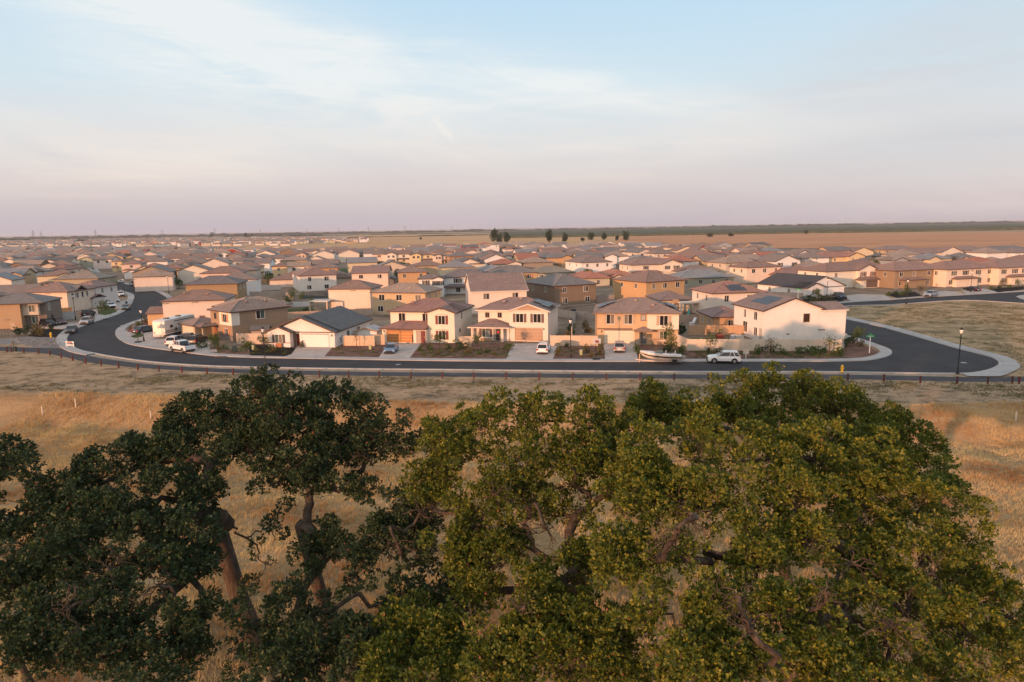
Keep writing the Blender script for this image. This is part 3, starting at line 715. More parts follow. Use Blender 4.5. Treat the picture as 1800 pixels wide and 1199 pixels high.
# brown two-storey house with orange shutters
h = reg(House((406, 548.5), 50, 505, 8, 5.6, 'brown two storey house with orange shutters and a cream corner panel')); h.wc = BROWN; h.rc = RB
W, D = h.W, h.D; D = 8.2
h.wc = (.33, .235, .16); h.wall(0, W, 0, D); h.roof('hip', 0, W, 0, D, c=(0.269, 0.201, 0.169))
h.roof('hip', 3.5, W+3, 4, D+5, e=5.6, p=.34, c=RT); h.wall(3.5, W+2.6, D, D+4.6, 0, 5.55)
h.part('panel', -.06, 1.6, -.08, .02, 2.9, 5.35, (.66, .62, .56), STUCCO); h.part('panel', -.08, .03, -.06, 4.6, 2.9, 5.35, (.72, .66, .56), STUCCO)
h.window('l', 2.4, 3.5, 1.3, 1.5, -.08, sh=(.55, .22, .08)); h.window('l', 2.4, .7, 1.3, 1.5, 0, sh=(.55, .22, .08)); h.window('l', 6.3, 3.9, .7, 1.1, 0, n=1, fc=(.2, .15, .1))
h.window('f', 6.0, 3.75, 1.75, 1.55, 0, panes=(PDARK, PTEAL), fc=(.72, .7, .66)); h.wvent('f', 8.3, 5.0); h.window('f', 4.0, 1.6, .7, .5, 0, n=1, panes=(PBLIND,))
h.part('stone_wainscot', -.12, .02, -.1, 4.6, 0, .85, (.22, .19, .17), CONC); h.part('trim_band', -.14, .05, -.12, 4.7, .85, .95, (.12, .08, .06))
h.wall(-3.4, 2.8, D, D+5.8, 0, 2.75, c=TAN); h.roof('hip', -3.4, 2.8, D, D+5.8, 2.75, c=(0.282, 0.208, 0.176))
h.garage('l', D+2.9, 4.6, 2.2, -3.4, c=(.62, .55, .42)); h.roof('hip', -3.2, 0, D-2.6, D-.6, 2.6, c=(0.256, 0.188, 0.156), o=.3); h.part('porch_post', -3.05, -2.75, D-2.45, D-2.15, 0, 2.5, TAN, STUCCO)
h.door('l', D-1.5, (.3, .12, .06)); h.part('wall_lamp', -3.5, -3.42, D+5.3, D+5.45, 2.1, 2.4, (.05, .05, .05))
h.vents([(5, 3, 7.1), (9, 2.6, 6.9)])
# white single-storey house, dark shingles
h = reg(House((472, 582), -10, 587, 17, 2.95, 'white single storey house with a broad dark grey roof and white garage door')); h.wc = (.78, .74, .69); h.rc = RD; h.fc = (.10, .055, .045)
W, D = h.W, 17
h.wall(0, W, 1.2, D, gable='y', p=.40); h.roof('gy', 0, W, 1.2, D, p=.40, c=RD)
h.wall(0.05, 4.4, -.6, 3, gable='y', p=.40); h.roof('gy', .05, 4.4, -.6, 4.5, p=.40, c=RD)
h.wall(5.9, W+.02, .1, 1.3, 0, 2.95); h.part('trim_band', 5.7, W, -.02+.1, .14, 2.72, 2.9, (.12, .08, .07)); h.wall(4.6, W, .15, 1.2, 2.93, 3.0)
gb = MB(); mid = W/2; gb.prism([(0.6, 2.96), (W-.4, 2.96), (mid, 2.95+(mid-.3)*.40)], .2, 1.25); gb.build('gable_wall', STUCCO, h.root, color=h.wc)
h.roof('gy', 0, W, -.1, 1.6, p=.40, c=RD)
h.garage('f', 8.9, 4.9, 2.25, .08, c=(.80, .77, .72)); h.part('garage_head', 6.3, 11.5, 0.0, .1, 2.45, 2.55, (.10, .08, .08)); h.part('wall_lamp', 12.0, 12.15, -.02, .1, 2.1, 2.45, (.05, .05, .05))
h.door('f', 5.2, (.16, .04, .03), 1.18); h.part('side_panel', 4.42, 4.6, .6, 1.2, 0, 2.9, (.2, .17, .15))
h.window('f', 2.2, .95, 1.3, 1.45, -.6, sh=(.09, .07, .07), panes=(PTEAL, PBLIND)); h.part('trim_band', 0, 4.45, -.66, -.59, 1.0-.12, 1.0, (.12, .09, .09)); h.part('planter', 1.7, 2.9, -1.0, -.66, .1, .9, (.42, .18, .09), WOOD)
h.window('r', 6.0, 1.0, 1.1, 1.3, W); h.wvent('r', 3.4, 1.6, W, 1); h.part('electric_meter', W, W+.18, 2.4, 2.8, .7, 1.6, (.3, .3, .3)); h.window('r', 11, 1.2, 1.2, 1.1, W)
h.vents([(mid+2, 8, 4.6), (mid-1, 12, 5.1)])
# cream two-storey house with red shutters
h = reg(House((680, 548.5), -13, 798, 11, 5.6, 'cream two storey house with dark red shutters and an orange wood garage door')); h.wc = (.76, .68, .56); h.rc = (0.282, 0.168, 0.143)
W, D = h.W, 11.5
h.wall(0, W-.02, 1.6, D); h.roof('hip', 0, W, 1.6, D, c=h.rc); h.wall(7.9, W, .1, 6, gable='y', p=.34); h.roof('gy', 7.9, W, .1, 7, p=.34, c=h.rc)
h.wall(-.7, 7.89, -1.0, 2, 0, 2.75); h.roof('shed', -.7, 7.5, -1.0, 1.6, 2.75, p=.36, c=h.rc, hr=False)
RS_ = (.20, .055, .045)
for u in (2.3, 7.0): h.window('f', u, 3.75, 1.25, 1.45, 1.6)
h.part('sill', 1.5, 3.1, 1.48, 1.6, 3.58, 3.68, (.25, .16, .13)); h.part('sill', 6.3, 7.7, 1.48, 1.6, 3.58, 3.68, (.25, .16, .13))
for z in (3.45, .65): h.window('f', 10.6, z, 1.25, 1.55, .1, sh=RS_, arch=(.62, .50, .40))
h.wvent('f', 10.6, 6.1, .1, 1); h.garage('f', 2.8, 4.9, 2.15, -1.0, c=(.50, .22, .07)); h.part('garage_arch', .2, 5.4, -1.06, -1.0, 2.3, 2.55, (.22, .14, .11))
h.part('door_shade_panel', 5.95, 7.7, -1.04, -.98, .1, 2.4, (.40, .33, .27)); h.door('f', 7.35, (.16, .035, .03), -1.06, w=.8)  # flat sheet on the wall, shade of the doorway put into its darker colour
h.part('wall_lamp', -.35, -.2, -1.1, -1.0, 2.0, 2.35, (.06, .05, .05)); h.window('r', 4.6, 4.0, .8, 1.5, W, n=1); h.part('electric_meter', W, W+.18, 2.9, 3.3, 1.6, 2.3, (.2, .2, .2)); h.vents([(3.5, 4.2, 7.0)])
h.part('gas_pipe', 5.2, 5.35, -1.15, -1.0, .1, 1.6, (.05, .05, .05))
# pale pink-beige two-storey house with brown shutters
h = reg(House((836, 546), -13, 963, 11, 5.6, 'pale beige two storey house with brown shutters and a tan garage door')); h.wc = (.74, .65, .56); h.rc = (0.262, 0.188, 0.163); h.fc = (.66, .56, .48)
W, D = h.W, 11.5
h.wall(0, W-.02, 1.6, D); h.roof('hip', 0, W, 1.6, D, c=h.rc); h.wall(6.4, W, 0, 6, gable='y', p=.34); h.roof('gy', 6.4, W, 0, 7, p=.34, c=h.rc)
gb = MB(); gb.prism([(7.6, 5.75), (W-1.2, 5.75), ((6.4+W)/2, 6.75)], -.07, 0.0); gb.build('gable_panel', PAINT, h.root, color=(.40, .27, .19)); h.part('trim_band', 6.4, W, -.08, 0, 5.45, 5.62, (.66, .56, .48))
h.wall(-.7, 6.39, -.2, 2.5, 0, 2.75); h.roof('shed', -.7, 6.3, -1.3, 1.6, 2.75, p=.36, c=h.rc)
h.part('porch_column', 5.0, 5.5, -1.15, -.65, 0, 2.6, (.70, .61, .52), STUCCO); h.part('porch_column', -.65, -.3, -1.15, -.8, 0, 2.6, (.70, .61, .52), STUCCO)
BS = (.15, .10, .09)
h.window('f', 1.9, .75, 1.3, 1.5, -.2, sh=BS, panes=(PTEAL, (.2, .25, .25))); h.part('entry_shade_panel', 3.4, 4.9, -.26, -.19, .1, 2.45, (.28, .26, .25)); h.door('f', 4.35, (.04, .04, .045), -.27, w=.85)  # entry is a flat dark sheet, the opening's shade painted as its colour
h.part('wreath', 4.15, 4.55, -.36, -.32, 1.5, 1.9, (.45, .05, .04))
for u in (1.8, 4.2): h.window('f', u, 4.2, .7, .85, 1.6, n=2, fc=(.3, .22, .18), panes=(PDARK, PDARK))
for u in (8.35, 11.6): h.window('f', u, 3.55, 1.35, 1.55, 0, sh=BS)
h.garage('f', 10.0, 4.9, 2.25, 0, c=(.43, .28, .19)); h.part('wall_lamp', 12.75, 12.9, -.12, 0, 2.2, 2.55, (.05, .05, .05)); h.part('garage_head', 7.4, 12.6, -.07, 0, 2.5, 2.75, (.66, .56, .48))
h.solar('r', [(i, 0) for i in range(6)]+[(i, 1) for i in range(1, 5)], 5.95, W-.3, 2.4, .34); h.part('bench', 1.2, 2.2, -1.0, -.6, .1, .55, (.4, .25, .15), WOOD); h.part('bench', 2.5, 3.1, -1.0, -.6, .1, .55, (.4, .25, .15), WOOD)
h.vents([(4.5, 4.0, 6.9), (7.5, 5.2, 7.4)])
# tan two-storey house with cream panel
h = reg(House((1047, 549.7), -9, 1193, 11, 5.6, 'tan two storey house with a cream upper corner and a silver car on its drive')); h.wc = (.57, .40, .24); h.rc = (0.282, 0.208, 0.176); h.fc = (.22, .14, .10)
W, D = h.W, 11.5
h.wall(0, W, 0, D); h.roof('hip', 0, W, 0, D, c=h.rc); h.wall(9.0, W+.02, -.45, .2, 2.75, 5.6, c=(.74, .66, .54)); h.roof('hip', 9.1, W, -.45, 5.5, p=.34, c=h.rc, o=.40)
h.part('trim_band', .3, 6.4, -.09, 0, 2.65, 2.85, (.16, .11, .09)); h.part('trim_band', 9.0, W+.03, -.5, .1, 2.62, 2.76, (.16, .11, .09)); h.part('downpipe', .1, .2, -.1, 0, 0, 5.4, (.3, .2, .13))
SB = (.48, .36, .27)
h.window('f', 2.6, 3.65, 1.35, 1.65, 0, sh=(.50, .37, .25), panes=(PDARK, PBLIND)); h.window('f', 5.7, 3.65, 1.35, 1.65, 0, sh=(.50, .37, .25)); h.window('f', 8.3, 4.3, .75, 1.0, 0, n=1, fc=(.15, .1, .08), panes=((.4, .4, .36),))
h.window('f', 11.8, 3.5, 1.35, 1.65, -.45, sh=SB); h.window('f', 11.8, .75, 1.25, 1.6, 0, sh=(.50, .37, .25))
h.garage('f', 4.2, 5.1, 2.3, 0, c=(.70, .62, .50)); h.part('garage_head', 1.4, 7.0, -.08, 0, 2.45, 2.6, (.16, .11, .09)); h.part('wall_lamp', 1.0, 1.15, -.15, 0, 2.1, 2.45, (.05, .05, .05))
h.roof('shed', 7.1, 9.7, -1.2, 0, 2.55, p=.42, o=.3, c=h.rc); h.part('porch_column', 7.2, 7.6, -1.25, -.85, 0, 2.45, TAN, STUCCO); h.part('stone_wainscot', 7.1, 7.7, -1.35, -.75, 0, 1.0, (.36, .3, .25), CONC)
h.door('f', 8.4, (.15, .16, .17), 0, w=1.0, h=2.2); h.part('wreath', 8.2, 8.6, -.12, -.07, 1.5, 1.9, (.08, .07, .04)); h.part('trim_band', 9.6, W+.02, -.08, 0, .95, 1.07, (.3, .2, .14)); h.part('stone_wainscot', 9.7, W+.03, -.06, .05, 0, .95, (.42, .3, .2), CONC)
h.solar('l', [(-i, 0) for i in range(3, 8)]+[(-4, 1), (-5, 1)], 5.95, .3, 1.0, .34); h.solar('r', [(i, 0) for i in range(2, 7)], 5.95, W-.3, 2.0, .34); h.vents([(7, 4.5, 7.3), (10, 2.2, 6.7)])
# cream corner house
h = reg(House((1344, 546), 8, 1446, 11, 5.6, 'large plain cream corner house with solar panels above the tan boundary wall')); h.wc = (.77, .74, .69); h.rc = (0.256, 0.188, 0.163)
W, D = h.W, 11.5
h.wall(0, W, 0, D, gable='y', p=.36); h.roof('gy', 0, W, 0, D, p=.36, c=h.rc); h.wall(W-.01, W+4.6, -.05, 7, 0, 5.3); h.roof('shed', W, W+4.5, -.05, 3.4, 5.3, p=.30, o=.35, c=h.rc, hl=False, hr=False, fc=(.66, .6, .52))
h.roof('gx', W+.3, W+4.5, -.04, 6.9, 5.28, p=.3, o=.3, c=h.rc, fc=(.66, .6, .52))
h.window('f', 8.0, 3.3, 1.2, 1.5, 0, n=1, panes=((.05, .03, .02),), fc=(.6, .52, .44)); h.wvent('f', 10.6, 1.7, -.06); h.wvent('f', 4.6, 1.15, 0, 1)
for u, z, w in ((3.0, 3.6, 1.1), (7.0, 3.6, .8), (2.8, .8, 1.1)): h.window('l', u, z, w, 1.4, 0)
h.window('l', 6.8, .9, 1.6, 1.9, 0); h.door('l', 1.0, (.45, .42, .38))
h.solar('l', [(-i, 1) for i in range(1, 7)]+[(-i, 2) for i in range(1, 6)], 5.65, .1, 2.2, .36); h.vents([(W-2, 5, 6.5)])
# --- the rest of the estate that can be told apart ----------------
SHD = (.05, .045, .045); SHR = (.22, .06, .045); SHO = (.52, .20, .08)
def mid(px, py, th, rx, L, st, rk, wc, rc, label, f='', group=None, fc=None, W=None):
    e = {1: 2.9, 2: 5.6}[st]
    h = reg(House((px, py), th, rx, L, e, label, group, W=W)); h.wc = wc; h.rc = rc
    if fc: h.fc = fc
    elif 'w' in f: h.fc = (.66, .6, .54)
    W, D = h.W, h.D; dist = h.root.location.y; fine = dist < 330
    gab = {'hip': None, 'gx': 'x', 'gy': 'y'}[rk]
    h.wall(0, W, 0, D, gable=gab, p=.36); h.roof(rk, 0, W, 0, D, p=.36, caps=fine)
    sh = SHD if 'S' in f else SHR if 'R' in f else SHO if 'O' in f else None
    yf = 0.0; w1 = 1.4 if W > 9 else 1.1
    ws = []
    if 'g' in f or 'k' in f:
        gw = W*.42; x0 = (W-gw) if 'g' in f else 0.0
        h.wall(x0+.01, x0+gw-.01, -1.2, 1.0, gable='y', p=.36); h.roof('gy', x0, x0+gw, -1.2, 4, p=.36, caps=False)
        if st == 2:
            ws += [(x0+gw*.28, 3.6, -1.2), (x0+gw*.72, 3.6, -1.2)]; rest = (W-gw)*.5 if 'g' in f else gw+(W-gw)*.5
            ws += [(rest, 3.7, 0.0)]
            h.garage('f', x0+gw/2, min(4.8, gw-1), 2.2, -1.2, c=rnd.choice(((.6, .52, .42), (.16, .10, .08), (.5, .42, .33))), fine=False)
            a, b = (0.2, W-gw-.1) if 'g' in f else (gw+.1, W-.2)
            h.roof('shed', a, b, -1.8, 0, 2.6, p=.34, o=.3, caps=False); h.part('porch_column', (a if 'g' in f else b-.4), (a+.4 if 'g' in f else b), -1.75, -1.35, 0, 2.5, wc, STUCCO)
            h.window('f', (a+b)/2, .8, 1.4, 1.3, 0)
        else: ws += [(x0+gw/2, 1.0, -1.2)]
    elif 'n' not in f:
        k = max(1, int(W/4.6))
        for i in range(k):
            if st == 2: ws.append((W*(i+.5)/k+rnd.uniform(-.5, .5), 3.65, 0.0))
            if 'l' in f or st == 1: ws.append((W*(i+.5)/k+rnd.uniform(-.5, .5), .85, 0.0))
    if 'G' in f: h.garage('f', W*.3, 4.8, 2.2, -.02, c=rnd.choice(((.62, .55, .45), (.17, .11, .09))), fine=False)
    if 'P' in f:
        h.roof('shed', W*.1, W*.55, -1.6, 0, 2.6, p=.34, o=.3, caps=False); h.wall(W*.12, W*.53, -1.4, 0, 0, 2.5)
    for u, z, o in ws: h.window('f', u, z, rnd.choice((1.0, w1, w1)), 1.35, o, sh=sh)
    for u in (D*.3, D*.72):
        h.window('l', u, 3.7 if st == 2 else 1.0, .9, 1.25, 0); 
        if dist < 330: h.window('r', u, 3.7 if st == 2 else 1.0, .9, 1.25, W)
    h.part('downpipe', W-.18, W-.08, -.1, -.02, 0, h.e-.1, tuple(v*.82 for v in wc)); h.part('plinth', -.03, W+.03, -.035, .02, 0, .25, (.38, .34, .30), CONC)
    if 'v' in f: h.wvent('f', W*.55, h.e-.6)
    if 's' in f: h.solar('f', [(i, j) for i in range(4) for j in range(2)], h.e+.25, W*.35, .6, .36)
    if fine: h.vents([(W*.4, D*.3, h.e+D*.3*.36+.1), (W*.65, D*.22, h.e+D*.22*.36+.1)])
    return h
# row behind the front houses
mid(577, 508, -5, 651, 10, 2, 'hip', (.74, .60, .50), RBR, 'pink plain walled two storey house behind the dark roofed white house', 'nv')
h = mid(654, 513.6, -15, 748, 10, 2, 'hip', (.54, .41, .26), RT, 'ochre two storey house with white framed windows behind the red shuttered house', 'l')
mid(829, 512.5, 8, 926, 6.5, 2, 'gx', (.74, .64, .55), (0.269, 0.194, 0.169), 'long pale pink gabled house between the red shuttered and beige houses', 'w')
h = mid(976, 502.5, 27, 1048, 923.0, 2, 'hip', (.25, .18, .13), RG, 'dark brown two storey house with white framed windows and a sliding door', 'l')
mid(1136, 496, 30, 1203, 1078.0, 2, 'hip', (.52, .34, .18), RBR, 'deep orange two storey house behind the tan house')
mid(1162, 527.5, 6, 1219, 11, 1, 'hip', BEIGE, (0.243, 0.181, 0.163), 'low single storey house with brown hip roof behind the blue canopy')
mid(1254, 515.6, 9, 1344, 1217.0, 2, 'hip', (.70, .62, .54), (0.333, 0.194, 0.150), 'cream two storey house with red brown roof and small solar panels behind the corner house', 's')
mid(1255, 557, 2, 1318, 1229.0, 1, 'hip', (.46, .30, .18), (0.256, 0.174, 0.156), 'single storey orange brown house with slate coloured hip roof beside the corner house')
h = mid(1413, 506, 24, 1484, 1332.0, 1, 'gy', (.76, .74, .71), (.075, .072, .075), 'white single storey house with black trim and a dark blue car on its drive', 'kS'); h.garage('f', h.W*.72, 4.8, 2.3, -.02, c=WHITE); h.part('trim_band', h.W*.45, h.W, -.06, 0, 2.6, 2.8, (.04, .04, .045))
# right hand street
h = mid(1452, 477.5, 20, 1575, 12, 2, 'hip', (.74, .68, .57), (.27, .175, .14), 'cream two storey house with red shutters facing the empty lot', 'n')
W = h.W
for a, b in ((.42, .70), (.79, 1.0)): h.wall(W*a, W*b, -1.0, 1, gable='y', p=.4); h.roof('gy', W*a, W*b, -1.0, 4.5, p=.4, caps=False, o=.35)
for u in (.49, .63): h.window('f', W*u, 3.6, 1.3, 1.35, -1.0, sh=SHR, arch=(.62, .52, .42))
for u in (.85, .94): h.window('f', W*u, 3.9, .7, 1.1, -1.0, n=1, sh=None, arch=(.55, .35, .25))
h.window('f', W*.14, 3.7, 1.1, 1.3, 0); h.window('f', W*.745, 3.8, .8, 1.1, 0, n=1)
h.wall(W*.40, W*.80, -2.6, -1.02, 0, 2.6); h.roof('shed', W*.38, W*.82, -2.8, -1.0, 2.65, p=.4, o=.3, caps=False); h.garage('f', W*.56, 4.4, 2.1, -2.62, c=(.13, .09, .075), fine=False); h.part('porch_column', W*.73, W*.76, -3.0, -2.65, 0, 2.55, h.wc, STUCCO)
h.wall(W*.83, W*1.1, -3.4, -1.02, 0, 2.5, gable='y', p=.4); h.roof('gy', W*.83, W*1.1, -3.4, 0, 2.5, p=.4, o=.3, caps=False); h.window('f', W*1.0, .8, 1.4, 1.3, -3.4, sh=SHR, arch=(.62, .52, .42))
mid(1574, 476, 20, 1665, 12, 2, 'hip', (.30, .22, .15), (0.307, 0.201, 0.163), 'brown two storey house with beige upper right side facing the empty lot', 'PlG')
mid(1665, 474, 20, 1754, 12, 2, 'hip', (.74, .62, .50), (0.307, 0.194, 0.156), 'peach two storey house with dark shutters behind the black parked car', 'PlGS')
mid(1757, 471, 20, 1880, 12, 2, 'hip', (.74, .62, .50), (0.307, 0.201, 0.163), 'peach two storey house at the right edge of the photo', 'PlS')
mid(1447, 452.5, 18, 1517, 11, 2, 'hip', (.70, .54, .32), (0.358, 0.194, 0.143), 'yellow two storey house with red roof behind the cream house of red shutters', 'g')
mid(1519, 464, 18, 1600, 12, 1, 'hip', WHITE, (0.218, 0.168, 0.156), 'white single storey house with solar panels on its dark brown roof', 's')
mid(1610, 464.5, 18, 1678, 12, 1, 'hip', BEIGE, (0.256, 0.228, 0.208), 'beige single storey house with grey brown hip roof behind the brown house')
mid(1592, 446.5, 18, 1690, 12, 2, 'hip', CREAM, (0.282, 0.201, 0.169), 'cream two storey house with arched dormer gable in the far right rows', 'g')
mid(1555, 439.5, 18, 1612, 11, 2, 'hip', TAN, (0.269, 0.208, 0.182), 'tan two storey house at the edge of the orange field on the right')
mid(1690, 451.5, 18, 1790, 12, 1, 'hip', PINKB, RG, 'pinkish single storey house with a dark slate hip roof at far right')
mid(1690, 440.5, 18, 1736, 11, 2, 'hip', CREAM, (0.282, 0.214, 0.182), 'cream two storey house with gable facing left in the far right rows', 'g')
mid(1742, 441, 18, 1815, 11, 2, 'hip', BEIGE, RG, 'beige two storey house with grey roof at far right by the field')
mid(1400, 447.5, 18, 1428, 11, 2, 'gy', WHITE, RB, 'narrow white gabled house with a band of dark windows near the orange field', 'S')
mid(1432, 447, 18, 1470, 11, 2, 'hip', CREAM, RB, 'cream house joined on the right of the white gabled house near the orange field', 'g')
mid(1455, 446, 18, 1530, 11, 1, 'hip', TAN, RT, 'low tan roofed house in front of the orange field on the right')
# middle right
mid(1313, 470.5, 20, 1372, 1283.0, 2, 'hip', (.74, .61, .50), RBR, 'pink two storey house with a low hip roof in the middle of the right rows')
mid(1362, 460, 18, 1407, 12, 2, 'gy', WHITE, RB, 'white two storey house with a gable and black shutters right of the pink one', 'S')
mid(1276, 462.5, 20, 1330, 1244.0, 2, 'hip', BEIGE, RT, 'beige two storey house half hidden left of the pink house')
mid(1189, 451.5, 20, 1268, 11, 2, 'hip', (.70, .56, .34), (0.358, 0.208, 0.156), 'long yellow two storey house with red roof in the middle right')
mid(1195, 489.5, 12, 1290, 13, 1, 'hip', GREEN, (0.243, 0.261, 0.267), 'wide blue grey roof of a single storey house behind the orange house')
mid(1376, 484, 20, 1452, 12, 1, 'hip', TAN, (0.307, 0.188, 0.156), 'low red brown roofed house above the white house with black trim')
mid(1400, 471.5, 20, 1466, 12, 1, 'hip', BEIGE, RT, 'low tan hip roofed house beside a lamp post in the right rows')
mid(1385, 459.5, 20, 1448, 12, 1, 'hip', GREYB, RD, 'black roofed single storey house left of the yellow house')
mid(1202, 478.5, 14, 1264, 12, 1, 'hip', CREAM, RB, 'low brown roofed house with a small cream gable before the yellow house', 'k')
# middle
mid(1022, 461.8, 18, 1075, 994.0, 2, 'hip', WHITE, (0.256, 0.188, 0.169), 'white two storey house with a pale young tree in front of it', 'k' if 0 else '')
mid(1110, 466, 14, 1197, 12, 2, 'hip', CREAM, (0.294, 0.201, 0.169), 'cream two storey house with a wide gable and dark windows in the middle rows', 'gS')
mid(1030, 489.5, 12, 1072, 990.0, 1, 'hip', (.5, .46, .34), (0.422, 0.188, 0.124), 'olive walled single storey house with a bright red tile roof')
mid(1075, 487, 14, 1122, 1043.0, 1, 'hip', YELL, (0.435, 0.201, 0.130), 'yellow gabled single storey house with a bright red tile roof', 'k')
mid(1121, 444.3, 22, 1149, 1093.0, 2, 'gy', PINKB, RG, 'pinkish gabled two storey house among the grey roofs of the back rows')
mid(1150, 446, 18, 1190, 11, 2, 'hip', PINKB, RB, 'pale pink two storey house with brown hip roof in the back rows')
mid(1067, 449, 18, 1094, 11, 2, 'gy', WHITE, RG, 'small white gabled house with grey roof in the back rows')
mid(945, 447.8, 14, 1000, 11, 2, 'hip', WHITE, (0.307, 0.201, 0.169), 'white two storey house with a pinkish roof left of the middle white house')
mid(988, 451, 18, 1060, 12, 2, 'hip', (.52, .32, .16), RB, 'orange two storey house peeping behind the white house', 'n')
mid(880, 453.5, 12, 940, 12, 2, 'hip', CREAM, (0.282, 0.188, 0.156), 'cream two storey house with twin black arched windows', 'kS')
mid(837, 454, 12, 882, 12, 2, 'hip', ORANGE, RG, 'orange brown house with a white panelled window bay', 'P')
mid(790, 450.5, 12, 832, 12, 2, 'hip', (.33, .22, .14), RG, 'dark brown two storey house behind two black parked cars', 'P')
mid(764, 449.5, 12, 792, 12, 2, 'hip', (.70, .57, .48), RB, 'narrow pink house between the yellow and the dark brown house', 'k')
mid(722, 448.5, 12, 764, 12, 2, 'hip', (.68, .56, .34), RBR, 'yellow two storey house with arched windows beside a round green bush', 'k')
mid(678, 447.5, 10, 722, 12, 2, 'gx', (.72, .67, .58), RBR, 'cream house with arched white gable and long plain wall', 'k')
mid(655, 447.3, 10, 680, 12, 2, 'hip', PINKB, RB, 'pale house with red windows above the parked cars in the middle left', 'R')
mid(623, 444.5, 8, 655, 12, 2, 'gx', (.36, .28, .24), RG, 'grey brown gabled house with two white windows in the middle left')
mid(585, 443.6, 8, 622, 12, 2, 'gx', WHITE, RBR, 'white house with a steep gable on its left side')
mid(555, 444.5, 8, 584, 12, 2, 'hip', PINKB, RBR, 'pink two storey house left of the white house with steep gable')
mid(502, 447.8, 8, 538, 12, 2, 'hip', (.62, .47, .37), RBR, 'salmon coloured two storey house with a front gable', 'g')
mid(450, 447, 8, 484, 12, 2, 'gy', CREAM, RG, 'cream house with a small entrance roof left of the salmon house', 'P')
mid(385, 445.5, 8, 430, 12, 2, 'gy', REDW, RB, 'barn red gabled house with white trimmed windows', 'w')
mid(320, 451.5, 5, 352, 12, 2, 'hip', (.56, .46, .42), RBR, 'greyish pink two storey house with a small red gable')
mid(938, 480.5, 14, 1010, 12, 1, 'hip', (.5, .46, .36), (0.256, 0.241, 0.195), 'single storey house with a long grey green roof in the middle')
h = mid(866, 480.5, 6, 945, 12, 2, 'hip', (.45, .34, .20), RG, 'olive brown two storey house with orange shutters', 'O')
mid(736, 490.4, 4, 779, 718.0, 2, 'hip', WHITE, (0.211, 0.181, 0.169), 'white two storey house with a front gable and two black shuttered windows', 'gS')
mid(779, 487.3, 4, 866, 12, 2, 'hip', WHITE, (0.198, 0.174, 0.169), 'second white house with black shutters under a dark brown roof', 'gS')
mid(700, 479, 10, 750, 11, 2, 'hip', (.50, .32, .18), (0.282, 0.201, 0.169), 'orange two storey house just left of the white shuttered houses')
mid(640, 492.5, 6, 692, 13, 1, 'gy', (.72, .6, .48), RG, 'grey roofed single storey house with a peach gable')
mid(618, 480.5, 4, 682, 12, 2, 'gx', (.70, .56, .46), (0.269, 0.188, 0.169), 'long peach house with a narrow brown roof beside the green lawn')
mid(526, 485, 24, 591, 493.5, 2, 'hip', (.74, .69, .62), (0.294, 0.188, 0.156), 'large off white two storey house with red brown hip roof in the middle left', 'l')
mid(545, 471.5, 10, 594, 12, 2, 'hip', (.50, .31, .17), RB, 'terracotta two storey house just behind the large off white house')
mid(478, 468.5, 12, 505, 9, 2, 'hip', (.70, .54, .33), RBR, 'yellow house with many small windows between white neighbours', 'l')
mid(505, 468.5, 12, 545, 9, 2, 'gx', (.72, .66, .56), RT, 'cream house with a tan roof behind the large off white house')
mid(409, 460.5, 6, 428, 10, 2, 'gx', WHITE, RB, 'first of a terrace of pale gabled houses with covered patios', 'l')
mid(428, 461.5, 6, 447, 10, 2, 'gx', PINKB, RB, 'second pinkish house of the terrace with covered patios', 'l')
mid(447, 463, 6, 474, 12, 2, 'gx', WHITE, (0.243, 0.201, 0.182), 'bright white end house of the terrace with a black patio', 'l')
# along the left hand street
mid(326, 500.5, 8, 417, 11, 2, 'hip', (.34, .24, .14), (0.173, 0.161, 0.163), 'brown two storey house with dark slate hip roof above the bend', 'n')
mid(353, 481, 10, 425, 12, 2, 'hip', (.72, .56, .48), RBR, 'pink two storey house with arched window behind the slate roofed house', 'n')
mid(312, 476, 14, 366, 12, 2, 'gy', (.70, .62, .52), RB, 'cream gabled two storey house with dark square window by the left street', 'n')
mid(283, 472.5, 14, 322, 12, 2, 'hip', (.50, .32, .16), RBR, 'ochre brown two storey house beside the left street', 'P')
mid(246, 471, 14, 284, 12, 2, 'hip', (.66, .56, .36), (0.346, 0.194, 0.143), 'pale yellow two storey house with arched windows beside the left street', 'k')
mid(213, 464.5, 14, 247, 12, 2, 'hip', (.66, .52, .44), (0.307, 0.194, 0.156), 'pink and cream house with a low front wing by the left street', 'P')
mid(196, 459.8, 14, 214, 12, 2, 'hip', (.70, .54, .30), (0.333, 0.194, 0.156), 'golden yellow two storey house where the left street disappears', 'P')
mid(310, 458, 10, 352, 12, 2, 'hip', (.54, .33, .18), RB, 'rust orange two storey house with a wide brown roof left of centre')
mid(344, 459, 10, 380, 12, 1, 'hip', GREEN, RG, 'low green grey roofed house beside the rust orange house')
mid(163, 457, 2, 196, 10, 2, 'gx', (.74, .62, .56), RB, 'pinkish white gabled house at the top of the left street')
mid(139, 456, 0, 163, 12, 2, 'gy', (.34, .36, .28), RT, 'sage green gabled two storey house with white windows')
mid(93, 453, 0, 119, 10, 2, 'hip', (.46, .42, .34), RBR, 'khaki two storey house with two narrow windows')
mid(28, 453.5, 0, 76, 12, 2, 'hip', (.42, .42, .40), RBR, 'grey and white two storey house with a row of windows at the left')
mid(0, 462, 0, 34, 10, 2, 'gy', PINKB, RT, 'pale house with tan gable roof at the left edge behind the grey houses')
mid(81, 474, 0, 118, 12, 2, 'hip', (.72, .58, .48), (0.282, 0.161, 0.130), 'pink house with a dark red roof and one window behind the left houses', 'n')
mid(95, 491, 4, 172, 13, 2, 'hip', (.40, .34, .24), (0.282, 0.234, 0.195), 'olive house with broad tan hip roof by the left bend', 'n')
